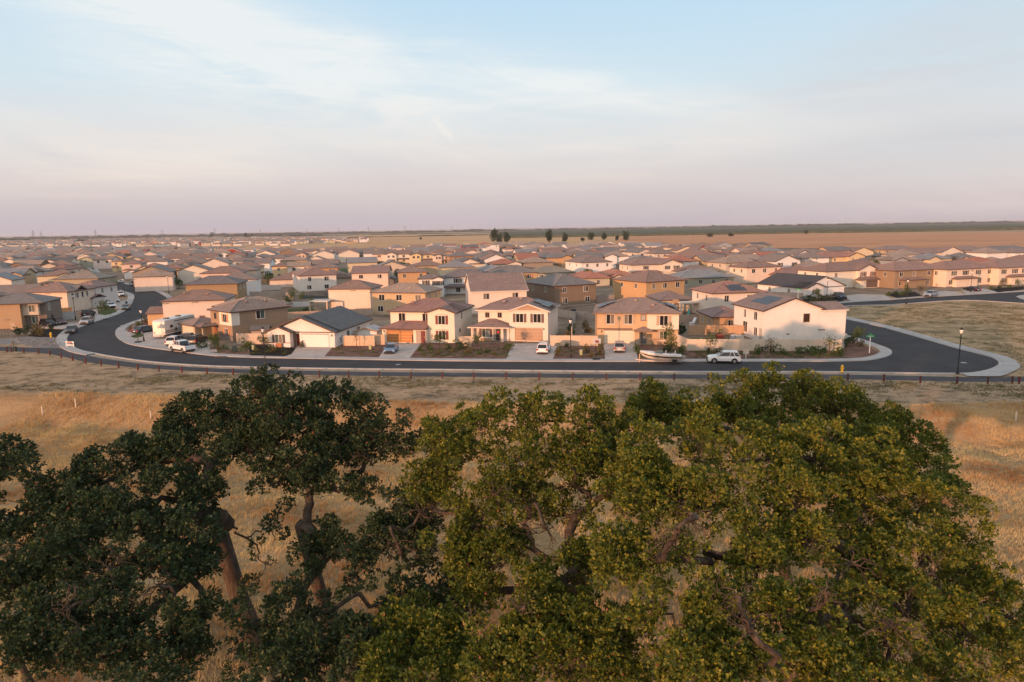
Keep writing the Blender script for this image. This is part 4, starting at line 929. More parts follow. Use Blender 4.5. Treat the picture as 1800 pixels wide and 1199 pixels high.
mid(-4, 478.5, 0, 66, 11, 2, 'hip', (.55, .56, .56), RT, 'grey green and white two storey house with twin gables at the left edge', 'g')
h = mid(37, 514, 0, 118, 12, 2, 'hip', (.70, .56, .44), (0.282, 0.188, 0.156), 'peach two storey house with four shuttered windows on its shaded side', 'nv')
for u in (2.0, 4.2, 6.4, 8.6): h.window('r', u, 3.5, .8, 1.5, h.W, n=1, sh=None, panes=(PDARK,))
h.fc = TRB; h.roof('gx', h.W-4, h.W+.3, 3, 7.5, p=.5, c=RG, o=.2)
h = mid(122, 505, -4, 167, 10, 2, 'hip', (.66, .60, .56), (0.282, 0.188, 0.163), 'pale two storey house with a blue grey side and low garage wing by the bend', 'n')
h.wall(1, h.W+2.4, -5, 0, 0, 2.8, c=(.56, .52, .48)); h.roof('gx', 1, h.W+2.4, -5, 0, 2.8, p=.34); h.window('f', h.W-.5, .8, 1.4, 1.5, -5, sh=SHD); h.garage('f', 3.3, 2.6, 2.2, -5.02, c=(.2, .17, .14), cols=4)
# brown house at the left edge
h = reg(House((-40, 536), 14, 34, 10, 5.6, 'brown two storey house with dark roof at the left edge by the path', W=None)); h.wc = (.44, .30, .18); h.rc = RG
W, D = h.W, 11
h.wall(0, W, 0, D); h.wall(W-.02, W+4.4, 2.0, D, c=(.20, .165, .14)); h.roof('hip', 0, W+4.2, 0, D, c=RG); h.part('panel', W-.2, W+3.2, 1.0, 2.05, 2.75, 5.3, (.60, .50, .38), STUCCO)  # right wing's darker, greyer wall colour has the shade of that face painted in
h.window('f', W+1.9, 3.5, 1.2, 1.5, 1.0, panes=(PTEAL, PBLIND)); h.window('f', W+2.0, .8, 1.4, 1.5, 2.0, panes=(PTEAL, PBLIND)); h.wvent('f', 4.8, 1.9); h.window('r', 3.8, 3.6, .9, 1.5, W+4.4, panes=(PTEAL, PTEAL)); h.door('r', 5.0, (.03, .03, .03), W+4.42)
h.part('fence_gate', W-1.5, W-.4, -2.2, -2.05, 0, 1.6, (.52, .37, .25), WOOD)
for i, (a, b) in enumerate(((x, x2) for x in HS for x2 in HS)):
    pass

# ------------------------------------------------------------------ back rows: a street plan of houses
poly_in = [(-700, 441), (0, 441), (200, 442), (380, 446), (430, 447), (640, 447), (740, 441), (860, 438), (1000, 438), (1200, 440), (1345, 442), (1350, 452), (1500, 455), (1800, 456), (2300, 456), (2300, 520), (1490, 480), (1100, 500), (600, 520), (300, 520), (170, 520), (-300, 560)]
def inside(x, y, P):
    c = False; j = len(P)-1
    for i in range(len(P)):
        if (P[i][1] > y) != (P[j][1] > y) and x < (P[j][0]-P[i][0])*(y-P[i][1])/(P[j][1]-P[i][1])+P[i][0]: c = not c
        j = i
    return c
centres = []
for x, y, th, w, d in HS:
    centres.append((x+math.cos(th)*w/2-math.sin(th)*d/2, y+math.sin(th)*w/2+math.cos(th)*d/2))
WN = {CREAM: 'cream', WHITE: 'white', PINKB: 'pale pink', TAN: 'tan', ORANGE: 'orange', BROWN: 'dark brown', GREYB: 'grey brown', YELL: 'yellow', GREEN: 'sage green', BLUEG: 'blue grey', BEIGE: 'beige', REDW: 'barn red'}
WL = [CREAM]*6+[WHITE]*8+[PINKB]*5+[TAN]*3+[ORANGE]*2+[BROWN]+[GREYB]*2+[YELL]*3+[GREEN]+[BLUEG]*2+[BEIGE]*4+[REDW]
RN_ = {RBR: 'red brown', RB: 'brown', RG: 'grey', RT: 'tan', RR: 'red', RD: 'black', RGY: 'blue grey'}
RL = [RBR]*6+[RB]*6+[RG]*4+[RT]*5+[RR]+[RD]+[RGY]*2
r5 = random.Random(21)
streets = []
PLAN = math.radians(13)
cu, su = math.cos(PLAN), math.sin(PLAN)
kx = 0
cands = []
Yrow = 225.0; row = 0
while Yrow < 1250:
    X_ = -900.0+r5.uniform(0, 10)
    while X_ < 900:
        w = r5.uniform(11.5, 14)
        x = X_*cu-Yrow*su*0+0*X_; wx = X_*cu-(Yrow-300)*su*.6; wy = Yrow+X_*su*.9
        cands.append((wx, wy, w, row)); X_ += w+r5.uniform(2.6, 4.5)
        if r5.random() < .04: X_ += 12
    Yrow += (25 if row % 2 == 0 else 33)*(1 if Yrow < 500 else 1.15); row += 1
sel = []
for wx, wy, w, row in cands:
    if wy < 210: continue
    p = PX((wx, wy, 0))
    if not inside(p[0], p[1], poly_in) or p[0] < -60 or p[0] > 1860: continue
    if any((wx-cx)**2+(wy-cy)**2 < 15.5**2 for cx, cy in centres): continue
    if 560 < p[0] < 760 and 462 < p[1] < 480: continue
    if 150 < p[0] < 235 and p[1] > 470: continue
    sel.append((wx, wy, w, row, p))
sel.sort(key=lambda t: t[1])
NEARN = 205
rowcount = {}
def tmpl(kind, st, rk, w, d, var):
    """shared wall / roof meshes of a back-row house, centred on its plot"""
    def f():
        e = 5.5 if st == 2 else 2.9; x0, x1, y0, y1 = -w/2, w/2, -d/2, d/2
        class Fk(House):
            def __init__(s): s.e = e; s.root = None; s.wc = CREAM; s.rc = RB; s.fc = TRB
        return e
    return f()
proto = {}
def make_proto(st, rk, var):
    k = (st, rk, var)
    if k in proto: return proto[k]
    e = 5.5 if st == 2 else 2.9; w = 13.0 if st == 2 else 14.5; d = 11.5 if st == 2 else 15
    H_ = House.__new__(House); H_.root = None; H_.e = e; H_.wc = CREAM; H_.rc = RB; H_.fc = TRB; H_.W, H_.D = w, d
    parts = []
    before = set(bpy.data.objects.keys())
    H_.root = empty('tmp_root', (0, 0, 0))
    g = {'hip': None, 'gx': 'x', 'gy': 'y'}[rk]
    H_.wall(-w/2, w/2, -d/2, d/2, gable=g, p=.36); H_.roof(rk, -w/2, w/2, -d/2, d/2, p=.36, caps=False)
    if var:
        gw = w*.45; x0 = w/2-gw if var == 1 else -w/2
        H_.wall(x0+.01, x0+gw-.01, -d/2-1.3, -d/2+1, gable='y', p=.36); H_.roof('gy', x0, x0+gw, -d/2-1.3, 0, p=.36, caps=False)
        yw = -d/2-1.3
        if st == 2: H_.window('f', x0+gw*.28, 3.6, 1.2, 1.3, yw); H_.window('f', x0+gw*.72, 3.6, 1.2, 1.3, yw)
        else: H_.window('f', x0+gw*.5, 1.0, 1.5, 1.3, yw)
        xo = -w*.25 if var == 1 else w*.25
        H_.window('f', xo, 3.6 if st == 2 else 1, 1.3, 1.3, -d/2)
        if st == 2: H_.roof('shed', xo-2.6, xo+2.6, -d/2-1.6, -d/2, 2.6, p=.34, o=.3, caps=False, fascia=False); H_.window('f', xo, .8, 1.3, 1.3, -d/2)
    else:
        for u in (-w*.3, w*.02, w*.32): H_.window('f', u, 3.6 if st == 2 else 1, 1.2, 1.3, -d/2)
    H_.window('l', 0, 3.6 if st == 2 else 1, 1.0, 1.3, -w/2); H_.window('r', -d*.2, 3.6 if st == 2 else 1, 1.0, 1.3, w/2)
    ch = [(o.name.split('.')[0], o.data, tuple(o.color), o.matrix_local.copy(), [(c.name.split('.')[0], c.data, tuple(c.color), c.matrix_local.copy()) for c in o.children]) for o in H_.root.children]
    for o in list(H_.root.children_recursive): bpy.data.objects.remove(o)
    bpy.data.objects.remove(H_.root)
    proto[k] = ch; return ch
mir = {}
WHEREX = [(250, 'far left'), (500, 'left of centre'), (760, 'middle left'), (1040, 'mid frame'), (1300, 'right of centre'), (1560, 'middle right'), (9999, 'far right')]
ORD = ['first', 'second', 'third', 'fourth', 'fifth', 'sixth', 'seventh', 'eighth', 'ninth', 'tenth', 'eleventh', 'twelfth', 'thirteenth', 'fourteenth', 'fifteenth', 'sixteenth', 'seventeenth', 'eighteenth', 'nineteenth', 'twentieth']
used_lab = {}
rest = []
rows_in = {}
for n, (wx, wy, w, row, p) in enumerate(sel):
    st = 2 if r5.random() < .66 else 1; rk = r5.choice(('hip', 'hip', 'hip', 'gx', 'gy')); var = r5.choice((0, 1, 2)) if rk != 'gy' else 0
    wc = r5.choice(WL); rc = r5.choice(RL); a = PLAN+r5.uniform(-.05, .05)+r5.choice((0, 0, 0, 0, math.pi, math.pi/2))
    if a > 2 and var == 0: a -= math.pi
    if n >= NEARN or wy > 560:
        rest.append((wx, wy, st, rk, a, wc, rc)); continue
    xw = next(t for b, t in WHEREX if p[0] < b)
    key = (row, xw); rows_in[key] = rows_in.get(key, 0)+1
    lab = '%s %s house, %s %s roof, %s, back row %s, %s' % (WN[wc], 'two-storey' if st == 2 else 'one-storey', RN_[rc], 'hipped' if rk == 'hip' else 'gabled', xw, ORD[min(row, 19)], ORD[min(rows_in[key]-1, 19)])
    rt = empty('house', (wx, wy, 0), a, lab, 'house', 'houses in the back rows of the estate'); rt.scale = (r5.uniform(.88, 1.1), r5.uniform(.88, 1.1), r5.uniform(.93, 1.08))
    for nm, me, c, M, kids in make_proto(st, rk, var):
        if wy > 430 and nm in ('fascia',): continue
        o = bpy.data.objects.new(nm, me); col.objects.link(o); o.parent = rt; o.matrix_local = M
        o.color = (*wc, 1) if nm == 'wall' else (*rc, 1) if nm == 'roof' else c
        if wy < 520:
            for nm2, me2, c2, M2 in kids:
                o2 = bpy.data.objects.new(nm2, me2); col.objects.link(o2); o2.parent = o; o2.matrix_local = M2; o2.color = c2
print('explicit', len(HS), 'back', n, 'rest', len(rest))
# farther houses, beyond the few hundred that show: one mass with real walls and roofs
def far_houses(name, items, label):
    V = []; Fc = []; Cc = []
    for wx, wy, st, rk, a, wc, rc in items:
        e = 5.5 if st == 2 else 2.9; w = 6.5; d = 5.8 if st == 2 else 7.2; ca, sa = math.cos(a), math.sin(a); n0 = len(V)
        def add(x, y, z): V.append((wx+x*ca-y*sa, wy+x*sa+y*ca, z))
        for x, y in ((-w, -d), (w, -d), (w, d), (-w, d)): add(x, y, 0)
        for x, y in ((-w, -d), (w, -d), (w, d), (-w, d)): add(x, y, e)
        for i in range(4): j = (i+1) % 4; Fc.append((n0+i, n0+j, n0+4+j, n0+4+i)); Cc.append(wc)
        m = len(V); o = .5
        for x, y in ((-w-o, -d-o), (w+o, -d-o), (w+o, d+o), (-w-o, d+o)): add(x, y, e)
        k = (d+o) if rk == 'hip' else 0; rz = e+(d+o)*.36
        add(-w-o+min(k, w), 0, rz); add(w+o-min(k, w), 0, rz)
        for f, c in (((m, m+1, m+5, m+4), rc), ((m+1, m+2, m+5), rc if k else wc), ((m+2, m+3, m+4, m+5), rc), ((m+3, m, m+4), rc if k else wc)): Fc.append(f); Cc.append(c)
        if st == 2:
            for u in (-3.5, 3.2):
                q = len(V)
                for x, z in ((u-.6, 3.5), (u+.6, 3.5), (u+.6, 4.8), (u-.6, 4.8)): add(x, -d-.05, z)
                Fc.append((q, q+1, q+2, q+3)); Cc.append((.03, .03, .03))
    me = bpy.data.meshes.new(name); me.from_pydata(V, [], Fc); ca_ = me.color_attributes.new('tint', 'FLOAT_COLOR', 'CORNER')
    arr = np.ones((len(ca_.data), 4), dtype=np.float32); i = 0
    for f, c in zip(Fc, Cc):
        arr[i:i+len(f), :3] = c; i += len(f)
    ca_.data.foreach_set('color', arr.ravel())
    m, nt, b = new_mat('far_house_paint'); at_ = nt.nodes.new('ShaderNodeAttribute'); at_.attribute_name = 'tint'; nt.links.new(at_.outputs['Color'], b.inputs['Base Color']); b.inputs['Roughness'].default_value = .9
    me.materials.append(m); return tag(link(name, me), label, 'houses', kind='stuff')
if rest: far_houses('distant_houses', rest, 'farthest rows of small houses packed before the open fields')
cl = []
r6 = random.Random(4)
for k in range(3200):
    X_ = r6.uniform(-1900, -150); Yy = r6.uniform(850, 3000)
    p = PX((X_, Yy, 0))
    if inside(p[0], p[1], [(-300, 440), (0, 434), (230, 434.5), (430, 433), (560, 431.5), (645, 429.5), (640, 420.5), (500, 418.5), (0, 421), (-300, 423)]):
        gx = round(X_/17)*17+r6.uniform(-1, 1); gy = round(Yy/26)*26+r6.uniform(-2, 2)
        cl.append((gx, gy, 2 if r6.random() < .4 else 1, 'hip' if r6.random() < .8 else 'gx', .3+r6.uniform(-.1, .1), r6.choice(WL), r6.choice(RL)))
far_houses('distant_houses', cl, 'crowded low roofs of another estate below the left skyline')

# ------------------------------------------------------------------ fences and walls
def fence(px, h, c, label, kind='wood', step=2.4, cat='fence', name='fence', z0=0.1):
    P = wpts(px); rt = empty(name, (P[0].x, P[0].y, 0), 0, label, cat)
    for a, b in zip(P, P[1:]):
        L = (b-a).length; n = max(1, round(L/step)); s = L/n; ang = math.atan2(b.y-a.y, b.x-a.x)
        def f():
            m = MB()
            if kind == 'wood':
                k = 14
                for i in range(k): m.box(s*i/k+.008, s*(i+1)/k-.008, -.012-(.01 if i % 2 else 0), .012, .04, h-(.03 if i % 3 else 0))
                m.box(0, s, .013, .06, .3, .4); m.box(0, s, .013, .06, h-.4, h-.3)
            else:
                m.box(.05, s-.05, -.05, .05, 0, h-.06); m.box(.02, s-.02, -.08, .08, h-.06, h)
            return m.mesh('fence_panel', WOOD if kind == 'wood' else STUCCO)
        me = cached(('fp', kind, round(s, 2), h), f)
        pm = cached(('post', kind, h), lambda: (lambda m: (m.box(-.09, .09, -.09, .09, 0, h+.05), m.mesh('post', WOOD if kind == 'wood' else STUCCO))[1])(MB()))
        for i in range(n):
            p = a+(b-a)*(i/n)-P[0]; kf = rnd.uniform(.93, 1.06); cc = tuple(v*kf for v in c)
            link('fence_panel', me, parent=rt, loc=(p.x, p.y, z0), rz=ang, color=cc)
            link('post', pm, parent=rt, loc=(p.x, p.y, z0), rz=ang, color=cc)
        q = b-P[0]; link('post', pm, parent=rt, loc=(q.x, q.y, z0), rz=ang, color=c)
    return rt
TW = (.60, .47, .35); GW = (.30, .24, .20); OW = (.45, .26, .14)
fence([(1190, 608), (1209, 617.5), (1300, 618), (1390, 618.5), (1477, 619), (1486, 608)], 1.95, (.62, .54, .44), 'long tan panelled boundary wall in front of the corner house', 'wall', 2.3, 'wall', 'boundary_wall')
fence([(968, 609), (1050, 609.5)], 1.85, TW, 'tan wall between the beige house and the tan house', 'wall', 2.4, 'wall', 'boundary_wall')
fence([(806, 610.5), (829, 610)], 1.85, TW, 'short tan wall between the red shuttered and beige houses', 'wall', 2.4, 'wall', 'boundary_wall')
fence([(605, 609), (658, 609.5)], 1.9, (.66, .49, .34), 'tan wooden fence on the right of the dark roofed white house', 'wood')
fence([(659, 607.5), (676, 607.5)], 1.9, (.62, .45, .31), 'short wooden gate fence left of the red shuttered house', 'wood')
fence([(418, 606), (472, 606)], 2.0, (.60, .47, .37), 'tan wall between the brown house and the white low house', 'wall', 2.4, 'wall', 'boundary_wall')
fence([(977, 556.5), (1010, 562), (1047, 565)], 1.8, (.42, .36, .31), 'weathered grey wooden fence behind the dark brown house yard', 'wood')
fence([(1012, 562), (1005, 592)], 1.8, (.45, .42, .38), 'grey side fence running back beside the tan house', 'wood')
fence([(1211, 590), (1312, 590.5)], 1.9, (.52, .34, .21), 'sunlit brown wooden fence behind the boundary wall', 'wood')
fence([(1192, 568), (1231, 568)], 1.8, (.40, .31, .25), 'brown wooden fence below the teal parasol', 'wood')
fence([(1344, 524), (1411, 527)], 1.8, (.42, .34, .28), 'brown fence under the white house with black trim', 'wood')
fence([(427, 499), (494, 497)], 1.6, (.50, .28, .16), 'orange brown wooden fence under the white terrace', 'wood')
fence([(427, 511), (494, 510)], 1.8, (.55, .50, .46), 'pale grey retaining wall below the terrace fence', 'wall', 3, 'wall', 'retaining_wall')
fence([(440, 522), (500, 520), (516, 532)], 1.6, (.44, .36, .30), 'stepped brown fence behind the middle left yards', 'wood')
fence([(457, 535), (512, 541)], 1.6, (.46, .38, .33), 'low brown fence between two terraced yards', 'wood')
fence([(497, 541), (545, 539)], 1.4, (.66, .66, .66), 'low white wall beside the lawn of the pink house', 'wall', 3, 'wall', 'garden_wall')
fence([(532, 526), (576, 524)], 1.8, (.09, .11, .12), 'dark green screened fence below the off white house', 'wall', 2.6)
fence([(505, 562), (560, 559), (626, 556)], 1.7, (.48, .36, .28), 'brown wooden fence behind the dark grey roof', 'wood')
fence([(626, 556), (655, 555)], 1.8, (.42, .34, .28), 'brown wooden fence under the pink plain walled house', 'wood')
fence([(76, 566), (134, 561)], 1.9, (.44, .43, .43), 'grey wall beside the peach house at the left bend', 'wall', 2.4, 'wall', 'boundary_wall')
fence([(84, 558), (127, 554)], 2.0, (.55, .30, .14), 'orange wooden fence behind the grey wall at left', 'wood')
fence([(1049, 532), (1079, 530)], 1.8, (.36, .30, .26), 'grey brown fence between the dark brown and orange houses', 'wood')
fence([(756, 480), (800, 481)], 1.6, (.4, .36, .33), 'grey fence line among the middle houses', 'wood')
fence([(1000, 500), (1040, 503)], 1.6, (.5, .42, .35), 'pale fence beside the red roofed house', 'wood')
# iron rails by the left edge path
m = MB()
rl = wpts([(-30, 592), (15, 592)])
for k in range(9):
    p = rl[0]+(rl[1]-rl[0])*(k/8); m.box(p.x-.03, p.x+.03, p.y-.03, p.y+.03, .1, 1.5)
for z in (.4, 1.3): m.tube([(rl[0].x, rl[0].y, z), (rl[1].x, rl[1].y, z)], .025, 4)
tag(m.build('railing', BLACKM), 'thin black iron railing beside the brown house at the left edge', 'railing')

# ------------------------------------------------------------------ dark red posts along the path
PTS = [(12.6, 619), (20.6, 619.5), (42, 620.5), (68, 622), (88, 625), (108, 630), (128, 634.5), (151, 639), (178, 643), (208.7, 647), (242.5, 650.5), (279.6, 653), (320, 655), (364, 657), (410, 659), (458, 661),
       (509, 662), (561.7, 663), (613, 663.5), (667, 664), (722.7, 665), (778, 665.5), (833, 666), (889.5, 666.3), (948, 667), (1007, 667.5), (1065.5, 668), (1125, 668.2), (1185, 668.3), (1245, 668.4), (1306, 668.6), (1367, 668.8), (1428, 669),
       (1490, 669), (1553.5, 670.5), (1617.5, 673.5), (1682, 674.5), (1736, 674.5), (1779, 674), (1791, 674.5)]
REDP = obj_mat('red_stained_timber', .8, .15, 4.0, spec=.2)
pm_ = MB(); pm_.box(-.09, .09, -.09, .09, -.1, .88); pm_.box(-.105, .105, -.105, .105, .86, .93); pme = pm_.mesh('path_post', REDP)
for i, q in enumerate(PTS):
    p = G(*q); o = link('path_post', pme, loc=(p.x, p.y, hground(p.x, p.y)), rz=rnd.uniform(-.3, .3), color=(.095*rnd.uniform(.8, 1.2), .035, .028))
    near = ['leftmost of all beside the path', 'second from the left close to the waste bin', 'just right of the waste bin', 'below the stone bank', 'fourth right of the waste bin', 'below the edge of the stone bank', 'below the white barricade', 'just right of the white barricade', 'first post right of the gravel corner', 'at the foot of the left bend', 'below the left bend by the small lawn', 'below the bend before the white pickup', 'below the white pickup truck', 'just right of the white pickup truck', 'below the brown house with orange shutters', 'beside the lamp on the near verge', 'below the front door of the white low house', 'below the white garage door drive', 'below the tan wooden fence', 'below the blue hatchback', 'below the orange garage door drive', 'below the cream house with red shutters', 'below the gap between red shuttered and beige houses', 'below the beige house porch', 'below the white car on the beige drive', 'below the lamp in the mulch bed', 'below the basketball hoop', 'below the right edge of the silver car drive', 'below the stern of the boat', 'below the white car at the kerb', 'right of the white kerb car behind the oak top', 'second behind the oak top', 'third behind the oak top', 'nearest the yellow hydrant', 'below the street name sign', 'left of the tall lamp at right', 'beside the tall lamp at right', 'first right of the tall lamp', 'second last at the right edge', 'last at the right edge'][i]
    side = 'at the far left end of the path' if q[0] < 80 else 'near the left bend of the path' if q[0] < 330 else 'on the straight path in front of the houses' if q[0] < 1500 else 'near the right end of the path'
    tag(o, 'short dark red timber post, '+near, 'post', 'posts along the path edge')

# ------------------------------------------------------------------ street lamps
lm = MB(); lm.lathe([(.24, 0), (.24, .12), (.17, .2), (.15, .7), (.10, .85), (.065, 1.1), (.06, 5.2), (.09, 5.25), (.05, 5.35), (.05, 5.5)], 10); lamp_post = lm.mesh('post', BLACKM, True)
lm = MB(); lm.lathe([(.10, 0), (.16, .06), (.26, .5), (.24, .55)], 8); lamp_g = lm.mesh('lantern', LAMPG, True)
lm = MB(); lm.lathe([(.29, 0), (.27, .05), (.14, .22), (.05, .30), (.03, .42)], 8); lamp_c = lm.mesh('lantern_cap', BLACKM)
LAMPS = [((253, 601), 'beside the drive of the travel trailer'), ((467, 648), 'on the near verge below the white low house'), ((1003, 629.5), 'in the bed right of the beige house'), ((1683, 658), 'on the near verge at the right corner'),
         ((1593, 535), 'at the edge of the empty lot'), ((1706, 514), 'in front of the peach house by the black car'), ((1453, 531), 'by the white house with black trim'), ((133, 563), 'by the grey wall at the left bend'),
         ((219.5, 523), 'on the left pavement above the bend'), ((268.7, 508), 'on the far pavement of the left street'), ((297, 516), 'nearest on the right pavement of the left street'), ((1424, 478), 'among the roofs right of the pink house'), ((1157, 482), 'by the cream house in the middle rows'),
         ((584, 474), 'beside the small green lawn in the middle distance')]
for (q, w) in LAMPS:
    p = G(*q); r_ = empty('street_lamp', (p.x, p.y, .1), 0, 'black street lamp with frosted lantern '+w, 'street lamp', 'street lamps')
    link('post', lamp_post, parent=r_); link('lantern', lamp_g, parent=r_, loc=(0, 0, 5.5)); link('lantern_cap', lamp_c, parent=r_, loc=(0, 0, 6.03))

# ------------------------------------------------------------------ street furniture
def hydrant(q, label):
    p = G(*q); m = MB(); m.lathe([(.17, 0), (.17, .06), (.11, .08), (.11, .55), (.15, .58), (.14, .66), (.09, .76), (.03, .82)], 10)
    r_ = empty('fire_hydrant', (p.x, p.y, .12), 0, label, 'fire hydrant'); r_.scale = (1.35, 1.35, 1.3)
    m.build('barrel', PAINT, r_, color=(.75, .45, .04), smooth=True); m = MB(); m.tube([(-.2, 0, .45), (.2, 0, .45)], .06, 8); m.build('outlet', PAINT, r_, color=(.7, .42, .04)); m = MB(); m.tube([(0, -.2, .42), (0, 0, .42)], .07, 8); m.build('outlet', PAINT, r_, color=(.7, .42, .04))
hydrant((1480, 656), 'yellow fire hydrant on the near verge left of the right corner'); hydrant((90, 594), 'yellow fire hydrant in the dark bed at the left')
SIGNG = plain('green_sign', (.01, .28, .10), .4); WHITEP = plain('white_enamel', (.8, .8, .78), .4)
def street_sign(q, w, label, h=2.55):
    p = G(*q); r_ = empty('street_sign', (p.x, p.y, .12), 0, label, 'street sign')
    m = MB(); m.tube([(0, 0, 0), (0, 0, h)], .07, 6); m.build('post', WHITEP, r_)
    m = MB(); m.box(-w/2, w/2, -.03, .03, h, h+.34); b_ = m.build('blade', SIGNG, r_, color=(0, .4, .15)); m = MB(); m.box(-.02, .02, -w*.35, w*.35, h+.35, h+.6); m.build('cross_blade', SIGNG, r_)
    m = MB(); x = -w*.34; rr = random.Random(3)
    while x < w*.34: d = rr.uniform(.05, .09); m.box(x, x+d, -.036, -.029, h+.12, h+.23); x += d+.03
    m.build('lettering', WHITEP, b_)
street_sign((1528, 622), 1.35, 'green street name sign on a white post at the corner bed')
street_sign((1402, 536), 1.2, 'green street name sign rising behind the corner house roof', 3.6)
p = G(1311, 632); r_ = empty('notice_board', (p.x, p.y, .14), 0, 'blank tan backed sign board on a post behind the white parked car', 'sign')
m = MB(); m.box(-.06, .06, -.04, .04, 0, 1.0); m.build('post', PAINT, r_, color=(.65, .58, .5)); m = MB(); m.box(-.45, .45, -.03, .03, .75, 1.5); m.build('board', PAINT, r_, color=(.60, .48, .38))
p = G(124, 611.5); r_ = empty('barricade', (p.x, p.y, .1), R_(-12), 'white road end barricade with a red band at the left', 'barricade')
for x in (-.75, .75):
    m = MB(); m.box(x-.06, x+.06, -.04, .04, 0, 1.15); m.build('post', PAINT, r_, color=(.75, .73, .7))
m = MB(); m.box(-.9, .9, -.09, -.045, .35, .55); m.build('rail', PAINT, r_, color=(.75, .72, .7)); m = MB(); m.box(-.9, .9, -.09, -.045, .8, 1.1); m.build('rail', PAINT, r_, color=(.75, .72, .7))
m = MB(); m.box(-.55, .55, -.1, -.092, .84, 1.04); m.build('red_band', PAINT, r_, color=(.38, .1, .07))
p = G(25, 617.5); r_ = empty('waste_station', (p.x, p.y, 0), 0, 'dark post with small sign and waste bin beside the path at left', 'waste bin')
m = MB(); m.box(-.04, .04, -.04, .04, 0, 1.9); m.build('post', BLACKM, r_); m = MB(); m.box(-.2, .2, -.07, -.04, 1.3, 1.85); m.build('sign', BLACKM, r_); m = MB(); m.lathe([(.22, 0), (.25, .75), (.26, .8), (.2, .86)], 10, .28, 0); m.build('bin', PAINT, r_, color=(.03, .045, .035))
for q, w in (((1021, 625), 'in the mulch bed left of the basketball hoop'), ((651, 616), 'in the mulch bed left of the blue car'), ((445, 616), 'by the dark bed in front of the tan wall')):
    p = G(*q); m = MB(); m.box(-.22, .22, -.2, .2, 0, .75); m.box(-.25, .25, -.23, .23, .7, .82)
    tag(m.build('utility_box', PAINT, None, (p.x, p.y, .13), 0, (.42, .42, .24)), 'small pale green utility pedestal '+w, 'utility box')
p = G(413, 620.5); r_ = empty('wheeled_bin', (p.x, p.y, .14), .3, 'dark green wheeled rubbish bin by the kerb in front of the brown house', 'bin')
m = MB(); m.prism([(-.28, .08), (.28, .08), (.34, 1.0), (-.34, 1.0)], -.33, .33); m.build('body', PAINT, r_, color=(.03, .05, .055)); m = MB(); m.box(-.36, .36, -.36, .38, 1.0, 1.08); m.build('lid', PAINT, r_, color=(.03, .05, .055))
def hoop(q, label, base=True, c=(.6, .57, .55), ang=0.0):
    p = G(*q); r_ = empty('basketball_hoop', (p.x, p.y, .14), ang, label, 'basketball hoop')
    m = MB(); m.tube([(0, 0, .15), (0, .1, 2.4), (0, -.45, 2.95)], .055, 6); m.build('pole', BLACKM, r_); m = MB(); m.box(-.62, .62, -.5, -.45, 2.55, 3.35); m.build('backboard', PAINT, r_, color=c)
    m = MB(); m.box(-.28, .28, -.515, -.502, 2.75, 3.05); m.build('target_square', PAINT, r_, color=(.3, .05, .04)); m = MB()
    N = 12; m.tube([(.23*math.cos(2*math.pi*i/N), -.75+.23*math.sin(2*math.pi*i/N), 2.72) for i in range(N+1)], .015, 4); m.build('rim', PAINT, r_, color=(.5, .12, .03))
    m = MB(); m.prism([(-.6, 0), (.6, 0), (.45, .22), (-.45, .22)], -.5, .5); m.build('base', BLACKM, r_)
hoop((1047.5, 633), 'portable basketball hoop at the kerb left of the tan house', ang=.2); hoop((360, 583), 'basketball hoop with a dark red backboard behind the travel trailer', c=(.20, .07, .06)); hoop((243, 603), 'slim basketball hoop stand on the bend pavement by the small lawn', c=(.3, .28, .27), ang=-1.4)
def stake(q, label, pit=1.2):
    p = G(*q, -1.2); p = G(*q, hground(p.x, p.y)); z = hground(p.x, p.y)
    m = MB(); m.tube([(0, 0, -.1), (0, 0, 1.05)], .08, 6); tag(m.build('tree_guard', PAINT, None, (p.x, p.y, z), 0, (.66, .58, .46)), label, 'tree guard', 'pale tubes in the dry grass')
stake((73, 712), 'pale planting tube in the grass bank, leftmost of the tubes'); stake((136, 734), 'pale planting tube in the grass bank above a dark hollow'); stake((264, 721), 'pale planting tube in the grass bank left of the dark oak'); stake((1787, 724), 'pale planting tube in the grass bank at the right edge'); stake((880, 0+672), 'pale planting tube on the mown strip') if 0 else None
# yard things
def slab_cover(q, w, d, h, c, label, ang=0, posts=(.6, .45, .33)):
    p = G(*q); r_ = empty('patio_cover', (p.x, p.y, .05), ang, label, 'patio cover'); m = MB(); m.box(-w/2, w/2, 0, d, h, h+.22); m.build('roof', PAINT, r_, color=c)
    for x in (-w/2+.2, w/2-.2):
        for y in (.2, d-.2):
            m = MB(); m.box(x-.16, x+.16, y-.16, y+.16, 0, h-.01); m.build('post', STUCCO, r_, color=posts)
slab_cover((560, 549), 5, 5, 2.6, (.62, .56, .5), 'flat patio cover on stuccoed posts beside the pink plain house', -.1)
slab_cover((1222, 553), 7, 3.4, 2.6, (.66, .6, .5), 'cream patio cover at the back of the cream house with solar panels', .15, (.6, .55, .48))
slab_cover((460, 489), 4, 3.5, 2.5, (.05, .05, .06), 'black patio cover behind the bright white end house', .1, (.1, .1, .1))
p = G(1188, 551); r_ = empty('play_tower', (p.x, p.y, .05), .3, 'wooden play tower with a peaked roof and blue awning behind the tan house', 'play tower')
m = MB(); m.prism([(-1.1, 2.5), (1.1, 2.5), (0, 3.3)], -.9, .9); m.build('roof', WOOD, r_, color=(.42, .24, .12))
for x in (-.9, .9):
    for y in (-.7, .7): m = MB(); m.box(x-.06, x+.06, y-.06, y+.06, 0, 2.5); m.build('post', WOOD, r_, color=(.4, .24, .13))
